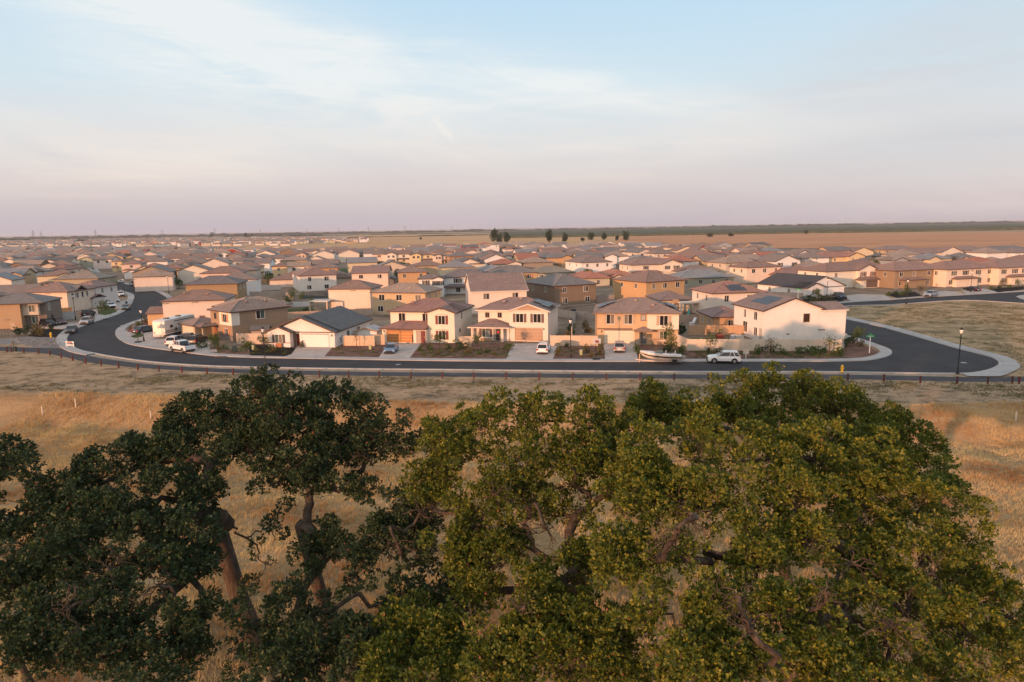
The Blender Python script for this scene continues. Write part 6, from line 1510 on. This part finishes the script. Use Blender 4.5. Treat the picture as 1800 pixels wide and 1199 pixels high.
# dark oak on the left, its limbs forking low
TT.append(oak('dark green oak filling the left foreground, with forking limbs and open gaps', (-14.6, 35, 0), AT(384, 930, 35),
    [(480, 690, 37, 1.7), (420, 720, 37, 1.5), (560, 720, 37, 1.7), (500, 740, 35, 1.6), (440, 780, 35, 1.6), (360, 730, 37, 1.4), (310, 735, 37, 1.3), (380, 790, 35, 1.5), (300, 790, 35, 1.6),
     (210, 820, 34, 1.7), (140, 850, 33, 1.6), (250, 870, 32, 1.7), (80, 880, 32, 1.7), (170, 920, 30, 1.7), (330, 860, 33, 1.3), (40, 940, 30, 1.7), (110, 980, 28, 1.6), (250, 960, 29, 1.5), (0, 1010, 27, 1.5), (60, 1080, 25, 1.4), (190, 1050, 26, 1.3), (310, 1000, 28, 1.1),
     (265, 800, 35, 1.4), (150, 900, 31, 1.5), (290, 920, 31, 1.3), (60, 1010, 28, 1.3), (160, 1010, 28, 1.3), (20, 1140, 24, 1.4), (110, 1150, 24, 1.4), (210, 1140, 25, 1.3), (280, 1180, 24, 1.2), (495, 885, 34, .35), (452, 955, 34, .35), (440, 1030, 33, .4), (350, 930, 30, 1.1), (330, 1000, 29, 1.2), (345, 1080, 27, .9), (300, 1090, 26, 1.2), (335, 1150, 26, .9)], LEAF_D, 3, size=.16, tone=.46, bare=6, fill=.8, clump=.46, nclump=21, dry=((190, 1000, 26.8, 1.0), (120, 1070, 24.2, 1.0), (280, 1030, 26.5, 1.0), (470, 725, 35.0, .8))))
TT.append(oak('second dark oak in the left centre foreground, low and spreading with bare twigs', (-9.6, 34.6, 0), AT(530, 925, 33.6),
    [(520, 810, 34, 1.5), (670, 760, 36, 1.5), (715, 785, 36, 1.3), (640, 800, 36, 1.2), (590, 850, 34, .9), (600, 690, 38, 1.0), (640, 720, 37, 1.1), (560, 780, 36, 1.3), (600, 770, 36, 1.2), (480, 840, 34.5, 1.0), (545, 855, 34, .8), (640, 860, 34, .8), (700, 900, 32, 1.3), (600, 960, 32, .8), (540, 985, 31, .7), (660, 960, 31, 1.4), (740, 970, 31, 1.4), (620, 1000, 30, 1.1), (700, 1050, 29, 1.4), (560, 1060, 28, 1.0), (480, 1080, 27, 1.6), (440, 1140, 26, 1.3), (540, 1150, 25, 1.4), (790, 1030, 29, 1.1), (770, 1110, 28, 1.2), (620, 1180, 24, 1.2), (560, 940, 33, .9), (620, 1110, 26, 1.2), (690, 1130, 26, 1.0), (580, 1180, 25, 1.2), (480, 1190, 24, 1.3)], LEAF_D, 8, size=.16, tone=.45, bare=7, fill=.6, clump=.46, nclump=20, dry=((700, 960, 29.2, 1.0), (640, 800, 34.6, .9), (740, 900, 30.4, .8))))
TT.append(oak('small dark oak cut by the left edge of the photo', (-24.5, 31.5, 0), AT(-60, 1000, 31), [(-20, 800, 32, .9), (12, 820, 31, .75), (-50, 850, 32, 1.1), (-80, 900, 30, 1.6), (-40, 960, 29, 1.4), (-120, 830, 33, 1.6)], LEAF_D, 9, size=.16, tone=.4))
# olive oak in the middle
TT.append(oak('olive green oak in the middle foreground with reddish bare limbs inside', (3.2, 33.5, 0), AT(1010, 1080, 30.5),
    [(860, 740, 33, 1.6), (950, 720, 33, 1.6), (1030, 735, 33, 1.5), (800, 800, 32, 1.5), (900, 810, 31, 1.6), (1000, 810, 31, 1.5), (1090, 760, 34, 1.2), (760, 880, 31, 1.2), (850, 890, 30, 1.5), (930, 880, 29, 1.2), (800, 960, 29, 1.1), (880, 980, 27.5, 1.2), (840, 1060, 27, 1.0),
     (1080, 850, 31, 1.2), (960, 1060, 25, 1.3), (1040, 1090, 24, 1.3), (900, 1130, 24, 1.5), (1000, 1160, 22.5, 1.5), (1100, 1150, 22.5, 1.3), (880, 1190, 22.5, 1.3), (780, 770, 33, 1.2), (1060, 800, 31, 1.2), (830, 1000, 28, 1.1), (950, 1010, 26, 1.0), (960, 1130, 23.5, 1.2), (1060, 1190, 22, 1.3), (740, 850, 32, .9), (930, 870, 31, 1.2), (1010, 900, 30, 1.2), (1045, 960, 28, 1.0), (900, 960, 29, .9), (1000, 1000, 27, 1.0)], LEAF_O, 5, size=.15, tone=.5, bare=6, fill=.9, clump=.48, nclump=21, dry=((870, 870, 28.8, 1.0), (960, 930, 27.4, 1.0), (1010, 850, 29.5, .8), (920, 1070, 23.8, .7))))
TT.append(oak('low olive oak at the bottom centre edge', (-3.4, 29, 0), AT(740, 1230, 28), [(740, 1090, 26, 1.4), (700, 1150, 24.5, 1.2), (790, 1150, 25, 1.2), (740, 1200, 23, 1.4), (660, 1210, 23, 1.1), (820, 1210, 23, 1.1)], LEAF_O, 6, size=.15, tone=.46))
# broad olive oak on the right
TT.append(oak('broad rounded olive oak dominating the right foreground', (11.5, 26.5, 0), AT(1400, 1150, 25),
    [(1140, 800, 27, 1.4), (1230, 790, 28, 1.5), (1330, 790, 28, 1.5), (1430, 800, 28, 1.5), (1110, 880, 25.5, 1.2), (1200, 870, 25.5, 1.4), (1300, 870, 25, 1.4), (1400, 870, 25.5, 1.5), (1090, 980, 23.5, 1.0), (1180, 960, 23.5, 1.2), (1330, 960, 23, 1.3), (1420, 960, 23.5, 1.3),
     (1520, 800, 29, 1.3), (1510, 880, 27, 1.5), (1600, 880, 28, 1.5), (1520, 970, 25, 1.4), (1620, 970, 25.5, 1.5), (1690, 930, 28, 1.3), (1710, 1020, 26, 1.4), (1130, 1050, 21.5, 1.0), (1250, 1050, 21, 1.2), (1370, 1060, 21, 1.2), (1480, 1060, 22, 1.3), (1590, 1060, 23, 1.4), (1690, 1100, 23, 1.3), (1780, 1070, 26, 1.3), (1780, 1150, 23, 1.3),
     (1200, 1150, 19.5, 1.1), (1320, 1150, 19.5, 1.1), (1440, 1160, 20, 1.2), (1560, 1150, 21, 1.3), (1670, 1180, 21.5, 1.2), (1850, 1120, 26, 1.6), (1280, 1230, 18, 1.1), (1500, 1230, 18.5, 1.2), (1620, 1250, 19, 1.2)], LEAF_O, 12, size=.14, clump=.45, dens=1.15, tone=.56, bare=6, nclump=25, fill=.8, dry=((1185, 945, 21.8, 1.0), (1215, 905, 22.4, .8), (1320, 1110, 18.2, .9), (1300, 1050, 19.0, .8), (1570, 1100, 20.0, 1.0), (1500, 990, 22.6, .8), (1640, 1010, 23.6, .9), (1450, 1040, 20.3, .6))))
TT.append(oak('oak behind the broad one, its crown topping the path', (17.5, 41, 0), AT(1370, 900, 40),
    [(1150, 720, 38, 1.5), (1210, 730, 38, 1.3), (1280, 695, 40, 1.6), (1350, 685, 41, 1.7), (1420, 690, 41, 1.7), (1470, 710, 40, 1.5), (1400, 750, 38, 1.3), (1240, 760, 37, 1.3), (1320, 745, 38, 1.2), (1550, 745, 38, 1.4), (1600, 780, 36, 1.3), (1540, 790, 35, 1.4), (1480, 770, 37, 1.2), (1640, 850, 33, 1.3), (1110, 740, 38, .9)], LEAF_O, 14, size=.16, tone=.50, bare=3, clump=.5, nclump=20))
open('/tmp/oak.txt', 'w').write(str([t[1] for t in TT])) if 0 else print('oak faces', [t[1] for t in TT], sum(t[1] for t in TT), [round(t[2], 2) for t in TT])

# ------------------------------------------------------------------ tall dry grass on the bank and the low ground
def grass(name, n, region, h0, h1, label, seed, per=5, w=.022):
    r = np.random.RandomState(seed); P = []
    while len(P) < n:
        x = r.uniform(-62, 66); y = r.uniform(*region)
        if abs(x) > y*.82+3: continue
        yt = interp(x, BT)
        if y > yt+.6: continue
        k = mnoise.noise(Vector((x*.22, y*.3, 5)))+.5*mnoise.noise(Vector((x*.7, y*.9, 2)))+.3*mnoise.noise(Vector((x*1.7, y*1.9, 2)))
        if k < r.uniform(-1.6, -.1): continue
        P.append((x, y, hground(x, y), max(.45, 1+.7*k)))
    P = np.array(P); m = len(P)*per; C = np.repeat(P, per, 0); a = r.uniform(0, 6.28, m); sp = .10
    bx = C[:, 0]+r.normal(size=m)*sp; by = C[:, 1]+r.normal(size=m)*sp; h = r.uniform(h0, h1, m)*C[:, 3]
    lx = r.normal(size=m)*.28*h+.12*h; ly = r.normal(size=m)*.28*h; z = C[:, 2]-.03
    V = np.zeros((m, 3, 3)); ca, sa = np.cos(a)*w, np.sin(a)*w
    V[:, 0] = np.stack([bx-ca, by-sa, z], 1); V[:, 1] = np.stack([bx+ca, by+sa, z], 1); V[:, 2] = np.stack([bx+lx, by+ly, z+h], 1)
    me = bpy.data.meshes.new(name); me.vertices.add(3*m); me.vertices.foreach_set('co', V.astype(np.float32).ravel())
    me.loops.add(3*m); me.loops.foreach_set('vertex_index', np.arange(3*m, dtype=np.int32)); me.polygons.add(m)
    me.polygons.foreach_set('loop_start', np.arange(0, 3*m, 3, dtype=np.int32)); me.polygons.foreach_set('loop_total', np.full(m, 3, dtype=np.int32)); me.update(calc_edges=True)
    lf = 1.5*np.array([mnoise.noise(Vector((x*.11, y*.16, 7)))+.5*mnoise.noise(Vector((x*.4, y*.5, 1))) for x, y, _, _ in P])
    t = np.clip(.56+.55*np.repeat(lf, per)+r.normal(size=m)*.15, 0, .93); at = me.attributes.new('tone', 'FLOAT', 'FACE'); at.data.foreach_set('value', t.astype(np.float32))
    me.materials.append(GRASSM); return tag(link(name, me), label, 'grass', kind='stuff')
grass('dry_grass', 75000, (28, 95), .18, .46, 'tall straw coloured grass on the bank and the low ground behind the oaks', 5)

# ------------------------------------------------------------------ shrubs and young trees
def puff_mesh(name, r0, h, n, size, mat, seed, z0=0.0, tone=.5, lobes=5):
    q = np.random.RandomState(seed); cs = q.normal(size=(lobes, 3))*np.array([r0*.45, r0*.45, h*.22]); cs[:, 2] += h*.5
    k = q.randint(0, lobes, n); v = q.normal(size=(n, 3)); v /= np.linalg.norm(v, axis=1, keepdims=True)
    C = cs[k]+v*np.array([r0*.6, r0*.6, h*.36])*q.uniform(.6, 1.0, (n, 1)); C[:, 2] = np.maximum(C[:, 2], .05)+z0
    return leaves_mesh(name, C, v+np.array([0, 0, .3]), size, 4, mat, tone, seed=seed)
SH = {'g': [puff_mesh('foliage', .5, .8, 110, .14, LEAF_S, s, tone=.5) for s in (1, 2, 3)], 'y': [puff_mesh('foliage', .5, .8, 110, .14, LEAF_Y, s, tone=.5) for s in (4, 5)], 'd': [puff_mesh('foliage', .5, .8, 110, .14, LEAF_D, s, tone=.4) for s in (6, 7)]}
def shrub(q, s, k, label, hs=1.0, z=.1):
    p = G(*q); o = link('shrub', rnd.choice(SH[k]), loc=(p.x, p.y, z), rz=rnd.uniform(0, 6)); o.scale = (s, s, s*hs); tag(o, label, 'shrub', 'shrubs in the front yards'); return o
SHL = [((741, 618), 1.0, 'g', 'small green shrub at the drive edge of the red shuttered house'), ((757, 616), 1.1, 'g', 'green shrub under the lower red shuttered window, left of the young tree'), ((786, 615), 1.2, 'g', 'green shrub right of the young tree by the red shuttered window'), ((796, 620), .9, 'y', 'dry shrub in the bed before the corner of the red shuttered house'),
 ((806, 614), 1.5, 'g', 'tall green shrub at the corner of the red shuttered house'), ((815, 616), 1.5, 'd', 'dark shrub before the short tan wall'), ((824, 621), 1.4, 'y', 'rusty shrub nearest the kerb before the short tan wall'), ((770, 624), .8, 'y', 'low dry tuft in the middle of the long mulch bed'), ((855, 621), .9, 'g', 'low shrub before the window of the beige house'), ((870, 625), .8, 'y', 'dry tuft before the porch of the beige house'),
 ((893, 616), 1.4, 'g', 'leafy shrub between the porch and the tan garage door'), ((841, 625), .8, 'g', 'low green tuft at the left of the beige house bed'), ((983, 619), 1.2, 'g', 'green shrub against the tan wall by the white car drive'), ((981, 626), 1.1, 'y', 'yellowish shrub left of the lamp in the mulch bed'), ((996, 612), .8, 'd', 'dark low shrub at the tan wall foot'),
 ((1030, 621), 1.2, 'y', 'brown shrub right of the green pedestal'), ((1038, 628), 1.0, 'y', 'brown grass tuft left of the basketball hoop'), ((1056, 624), 1.5, 'y', 'russet ornamental grass right of the basketball hoop'), ((1120, 619), 1.3, 'g', 'yellow green shrub beside the grey front door'), ((1124, 624), .9, 'g', 'round low shrub at the drive corner of the tan house'),
 ((1172, 622), 1.6, 'd', 'dark shrub behind the boat'), ((1198, 624), 1.6, 'g', 'green shrub at the left end of the boundary wall'), ((1245, 620), .9, 'd', 'small dark shrub under the first staked tree'), ((1263, 621), .9, 'd', 'small dark shrub behind the white kerb car'), ((1330, 624), 1.4, 'g', 'wide green shrub right of the blank sign board'), ((1344, 620), 1.1, 'd', 'dark shrub at the wall left of the second staked tree'), ((1359, 621), 1.2, 'g', 'green shrub under the second staked tree'), ((1371, 624), 1.4, 'g', 'wide green shrub right of the second staked tree'),
 ((1404, 623), 1.3, 'g', 'green shrub in the middle of the boundary wall bed'), ((1422, 623), 1.5, 'g', 'larger green shrub right of the middle of the wall bed'), ((1438, 626), 1.6, 'g', 'broad green shrub before the wall, left of the third staked tree'), ((1446, 620), .9, 'd', 'small dark shrub at the wall by the third staked tree'), ((1469, 624), 1.2, 'g', 'green shrub right of the third staked tree'), ((1475, 623), 1.5, 'g', 'rounded shrub near the wall corner'), ((1484, 612), 1.5, 'd', 'dark bush at the corner of the cream corner house'), ((1496, 607), 1.7, 'd', 'dark round bush in the tip bed by the corner house'), ((1514, 611), 1.1, 'y', 'reddish low shrub in the tip bed'),
 ((441, 612), 1.4, 'g', 'round green bush in front of the tan wall'), ((430, 611), 1.5, 'g', 'dense round bush near the green bin'), ((450, 618), .9, 'y', 'pale tuft in the dark bed'), ((480, 620), 1.1, 'y', 'yellow green shrub in the dark bed by the kerb'), ((475, 612), .9, 'g', 'small bush under the dark shuttered window'), ((531, 611.5), 1.0, 'y', 'straw coloured tussock beside the white garage door'), ((362, 611), 1.1, 'g', 'green bush beside the stone trimmed porch'), ((373, 615), 1.0, 'y', 'straw tussock before the brown house'), ((386, 616), 1.0, 'y', 'second straw tussock before the brown house'), ((354, 613), 1.2, 'g', 'grey green bush right of the white pickup'), ((396, 614), 1.0, 'g', 'low green bush before the brown plain wall'),
 ((232, 579), 1.2, 'y', 'dry bush at the tip of the bend bed'), ((243, 573), 1.2, 'g', 'olive bush in the bend bed'), ((256, 568), 1.4, 'y', 'dry bush left of the orange garage wing'), ((268, 563), 1.4, 'g', 'green bush behind the orange garage wing'), ((177, 547), 1.6, 'g', 'green hedge clump beside the left lawn'), ((187, 545), 1.5, 'g', 'second hedge clump beside the left lawn'), ((196, 521), 2.0, 'd', 'dark garden bush between the white cars'), ((190, 536), 1.6, 'g', 'garden bush before the white hatchback'),
 ((36, 589), 1.9, 'd', 'dark bush under the brown house window at left'), ((48, 590), 1.9, 'd', 'second dark bush under the brown house window'), ((64, 589), 2.0, 'y', 'pale dry bush beside the hydrant bed'), ((74, 591), 1.6, 'y', 'straw grass clump left of the yellow hydrant'), ((92, 581), 1.2, 'd', 'dark green shrub behind the left hydrant'),
 ((507, 533), 1.6, 'g', 'bush by the stepped fence'), ((535, 552), 1.9, 'd', 'dark garden bush before the low white wall'), ((563, 558), 1.6, 'g', 'green bush beside the patio cover'), ((548, 533), 1.6, 'g', 'bush behind the low white wall'), ((1201, 590), 2.6, 'd', 'large dark purple bush left of the boundary wall'), ((1005, 585), 1.9, 'g', 'overgrown green bush in the yard behind the tan wall'), ((998, 598), 1.4, 'y', 'dry bush in the yard behind the tan wall'), ((1035, 585), 1.8, 'y', 'tall dry weeds beside the tan house'), ((1028, 575), 1.6, 'y', 'dry weeds by the grey side fence'), ((1265, 594), 1.3, 'g', 'bush before the sunlit wooden fence'), ((1245, 590), 1.2, 'y', 'dry bush before the sunlit wooden fence')]
for q, s, k, lb in SHL: shrub(q, s*1.05, k, lb)
for i, (x, y, s) in enumerate([(1416, 529, 1.5), (1424, 528, 1.6), (1432, 528, 1.4), (1440, 527, 1.7), (1448, 527.5, 1.4), (1458, 526, 1.5)]):
    shrub((x, y), s, 'd', ['dark hedge bush at the left end before the white house with black trim', 'second hedge bush before the white house with black trim', 'third hedge bush before the white house with black trim', 'fourth and tallest hedge bush before the white house with black trim', 'fifth hedge bush by the lamp before the white house', 'last hedge bush before the dark blue car'][i])
for i, (x, y, s) in enumerate([(1562, 520, 1.4), (1573, 519.5, 1.5), (1584, 520, 1.4), (1596, 518, 1.5), (1742, 510, 1.3), (1758, 509, 1.3), (1775, 507, 1.3)]):
    shrub((x, y), s, 'd' if i % 2 else 'g', ['bush at the left of the red shuttered corner bed', 'second bush before the red shuttered house on the lot street', 'bush left of the brown house', 'bush before the brown house windows', 'low bush left before the right edge peach house', 'low bush in the middle before the right edge peach house', 'low bush nearest the right edge of the photo'][i])
def young_tree(q, h, r0, k, label, staked=False, n=190, trunk_h=None, name='young_tree', cat='tree', leaf=.16, seed=1, group='young trees'):
    p = G(*q); th = h*.4 if trunk_h is None else trunk_h; r_ = empty(name, (p.x, p.y, .1), rnd.uniform(0, 6), label, cat, group)
    m = MB(); m.tube([(0, 0, 0), (.03, 0, th), (0, .05, h*.8)], [.05, .04, .01], 5)
    rr = random.Random(seed)
    for i in range(6): z = th+(h-th)*rr.uniform(0, .5); a = rr.uniform(0, 6.28); m.tube([(0, 0, z), (math.cos(a)*r0*.7, math.sin(a)*r0*.7, z+(h-th)*.35)], [.02, .006], 3, False)
    m.build('trunk', BARK, r_)
    me = puff_mesh('crown', r0, h-th, n, leaf, {'g': LEAF_S, 'y': LEAF_Y, 'd': LEAF_D}[k], seed, z0=th, lobes=7); link('crown', me, parent=r_)
    if staked:
        for s in (-1, 1): m = MB(); m.tube([(s*.45, 0, 0), (s*.45, 0, 1.5)], .035, 5); m.build('stake', WOOD, r_, color=(.45, .3, .2))
    return r_
young_tree((378, 614), 3.0, .75, 'g', 'slim dense young tree before the orange shuttered house', trunk_h=.2, n=420, seed=3)
young_tree((465, 614), 2.7, .95, 'g', 'young tree behind the near verge lamp by the dark shuttered window', seed=4)
young_tree((627, 612), 2.9, .5, 'y', 'nearly bare sapling before the tan wooden fence', n=40, seed=5)
young_tree((773, 617), 3.0, .8, 'g', 'young tree before the lower red shuttered window', n=260, seed=6)
young_tree((839, 620), 3.1, .75, 'g', 'slender young tree at the left porch post of the beige house', n=220, seed=7)
young_tree((1177, 621), 3.7, 1.2, 'g', 'bushy green tree behind the boat at the corner of the tan house', n=620, trunk_h=.5, seed=8)
young_tree((1248, 621), 2.9, 1.0, 'g', 'first staked young tree before the boundary wall, behind the white car', True, 130, 1.3, seed=9)
young_tree((1354, 622), 2.8, .8, 'y', 'second staked young tree before the boundary wall with sparse leaves', True, 80, 1.2, seed=10)
young_tree((1457, 624), 3.0, .9, 'g', 'third staked young tree near the right end of the boundary wall', True, 110, 1.3, seed=11)
young_tree((1506, 608), 3.1, .85, 'g', 'round headed young tree in the tip bed at the right corner', n=320, trunk_h=1.3, seed=12)
young_tree((1593, 521), 3.0, .9, 'g', 'young tree between the red shuttered and the brown house', seed=13); young_tree((1616, 520), 3.0, .8, 'y', 'yellowish young tree left of the grey blue car', seed=14); young_tree((1760, 512), 3.6, .8, 'y', 'tall yellowish young tree before the peach houses', seed=15); young_tree((1789, 508), 3.2, .8, 'g', 'young tree at the right edge before the peach house', seed=16)
young_tree((1435, 528), 3.0, .8, 'g', 'young tree before the porch of the white house with black trim', seed=17)
young_tree((1037, 498), 5.2, 2.0, 'g', 'pale green young tree before the white middle house', n=520, seed=18, leaf=.3); young_tree((705, 472), 4.0, 2.4, 'g', 'round bushy tree on the street of the middle rows', n=420, seed=19, leaf=.35, trunk_h=.4)
young_tree((203, 512), 3.8, 1.3, 'g', 'small street tree beside the dark car on the left street', n=260, seed=20, leaf=.22); young_tree((181, 551), 3.2, 1.2, 'g', 'leafy young tree left of the small green lawn', n=300, seed=21); young_tree((247, 497), 3.5, 1.8, 'd', 'dark leafy tree behind the dark red sedan', n=300, seed=22, leaf=.3)
young_tree((508, 543), 3.8, 1.0, 'g', 'young tree at the left of the low white wall', n=180, seed=23, leaf=.2); young_tree((516, 531), 3.8, 1.2, 'g', 'young green tree behind the stepped fence', n=200, seed=24, leaf=.22); young_tree((530, 533), 3.0, .9, 'g', 'thin tree beside the dark green screened fence', n=140, seed=25, leaf=.22)
young_tree((1228, 605), 2.6, .9, 'y', 'small dry tree behind the left part of the boundary wall', n=120, seed=26) if 0 else None
young_tree((668, 474), 4.5, 2.2, 'd', 'dark street tree left of the arched gable house', n=300, seed=27, leaf=.35)
# trees standing in the open fields
def field_tree(px, py, top, wpx, label, k='d', seed=1):
    p = G(px, py); d = p.y; h = (py-top)/1200*d; r0 = wpx/1200*d/2
    r_ = empty('field_tree', (p.x, p.y, 0), 0, label, 'tree', 'trees in the far fields')
    m = MB(); m.tube([(0, 0, 0), (.3, 0, h*.5), (0, 0, h*.85)], [r0*.11, r0*.07, .05], 6); m.build('trunk', BARK, r_)
    link('crown', puff_mesh('crown', r0*.8, h*.86, 620, max(.7, h*.08), {'g': LEAF_S, 'd': LEAF_D}[k], seed, z0=h*.12, tone=.45, lobes=9), parent=r_)
FT = [(867, 425, 405, 15, 'tall field tree, leftmost of the three above the middle roofs'), (878, 426, 411, 11, 'middle and lowest of the three field trees above the roofs'), (890, 426, 409, 13, 'rightmost of the three field trees above the roofs'), (966, 427, 405, 13, 'tall narrow field tree standing alone right of the three'), (993, 425, 409, 9, 'slim field tree between two taller ones'),
      (1040, 422, 408, 13, 'rounded field tree with a spreading top'), (1061, 423, 409, 9, 'slim field tree right of the rounded one'), (1085, 423, 415, 7, 'small bushy field tree near the orange field'), (1101, 423, 408, 11, 'last of the tall field trees by the orange field'), (1024, 424, 418, 6, 'lowest dark bush in the golden field'), (1249, 417, 410, 12, 'dark bush at the near edge of the orchard'), (1284, 416, 410, 8, 'small bush right of the dark bush at the orchard edge'), (1416, 412, 405, 9, 'tree rising from the orchard front'),
      (372, 419, 411, 7, 'small dark tree beneath the left skyline'), (433, 418, 410, 7, 'dark round tree among the far left roofs'), (443, 418, 411, 6, 'second round tree right of the dark one among the far roofs'), (612, 412, 409, 4, 'tiny tree on the flat field at centre left'), (740, 421, 418, 4, 'tiny lone bush in the golden field'), (146, 428, 419, 16, 'broad dark tree among the far left roofs'), (133, 440, 430, 18, 'wide dark tree below the broad one at left'), (103, 443, 435, 12, 'round tree between the roofs at far left')]
for i, (a, b, t, w, lb) in enumerate(FT): field_tree(a, b, t, w, lb, 'd', 40+i)

r8 = random.Random(31); cnt = {}
yt_ = [puff_mesh('crown', 1.6, 3.0, 260, .34, LEAF_S, 70+i, z0=1.2, tone=.45, lobes=6) for i in range(3)]+[puff_mesh('crown', 1.2, 3.6, 220, .32, LEAF_D, 75, z0=1.0, tone=.5, lobes=6)]
tm_ = MB(); tm_.tube([(0, 0, 0), (.05, 0, 1.4), (0, .05, 3.4)], [.10, .08, .03], 5); tmm = tm_.mesh('trunk', BARK)
spots = []
for wx, wy, w, row, p in sel[:230]:
    if r8.random() < .42: spots.append((wx+r8.choice((-8.2, 8.2)), wy+r8.uniform(-9, 9)))
spots.sort(key=lambda t: PX((t[0], t[1], 0))[0]/1e3+round(t[1]/60))
for x, y in spots:
    pp = PX((x, y, 0)); xw = next(t for b, t in WHEREX if pp[0] < b); band = 'nearer' if y < 300 else 'middle' if y < 400 else 'farther'
    k = (xw, band); cnt[k] = cnt.get(k, 0)+1
    r_ = empty('yard_tree', (x, y, 0), r8.uniform(0, 6), 'small green tree between houses, %s, %s back rows, %s from the left' % (xw, band, ORD[min(cnt[k]-1, 19)]), 'tree', 'small trees between the houses of the back rows')
    s_ = r8.uniform(.7, 1.35); r_.scale = (s_, s_, s_); link('trunk', tmm, parent=r_); link('crown', r8.choice(yt_), parent=r_)

# low planting scattered over the beds
gp = []; r9 = random.Random(12)
for (a, b, c, d), n in (((738, 893, 614, 629), 130), ((590, 666, 614, 626), 26), ((983, 1053, 613, 630), 40), ((1200, 1480, 619.5, 631), 190), ((440, 505, 609, 624), 36), ((384, 434, 614, 621), 30), ((1418, 1470, 526, 533), 30), ((1118, 1195, 620, 631), 30)):
    for _ in range(n): gp.append(G(r9.uniform(a, b), r9.uniform(c, d)))
gc = np.repeat(np.array([(p.x, p.y, .2) for p in gp]), 9, 0); gc += nr.normal(size=gc.shape)*np.array([.2, .2, .04])
gn = nr.normal(size=gc.shape)*.5+np.array([0, 0, 1])
tag(link('ground_planting', leaves_mesh('ground_planting', gc, gn, .13, 4, LEAF_S, .55, seed=3)), 'sparse low green planting over the bark of the front yard beds', 'ground cover', kind='stuff')

# low weeds in the empty lot and on the mown strip
wp = []; LP_ = [(p.x, p.y) for p in lot]
def weed_ok(x, y): return mnoise.noise(Vector((x*.09, y*.16, 3)))+.6*mnoise.noise(Vector((x*.35, y*.5, 8)))
while len(wp) < 5200:
    if len(wp) % 2: x, y = r9.uniform(62, 175), r9.uniform(92, 176); ok = inside(x, y, LP_)
    else: x, y = r9.uniform(-85, 85), r9.uniform(72, 98); ok = y > interp(x, BT)+1 and PX((x, y, 0))[1] > (np.interp(PX((x, y, 0))[0], [q[0] for q in PB], [q[1] for q in PB])+2.5) and PX((x, y, 0))[1] > 622
    if ok and weed_ok(x, y) > .12+r9.uniform(-.15, .2): wp.append((x, y, .05))
    elif ok and r9.random() < .02: wp.append((x, y, .05))
wp = np.array(wp); wc_ = np.repeat(wp, 5, 0)+nr.normal(size=(len(wp)*5, 3))*np.array([.22, .16, .02])
me = leaves_mesh('weeds', wc_, nr.normal(size=wc_.shape)*.6+np.array([0, 0, .8]), .13, 3, leaf_mat('weed_leaves', (.07, .075, .03), (.16, .145, .065), (.34, .26, .14)), .45, seed=5)
tag(link('weeds', me), 'low grey green weeds scattered over the empty lot and the mown strip', 'weeds', kind='stuff')
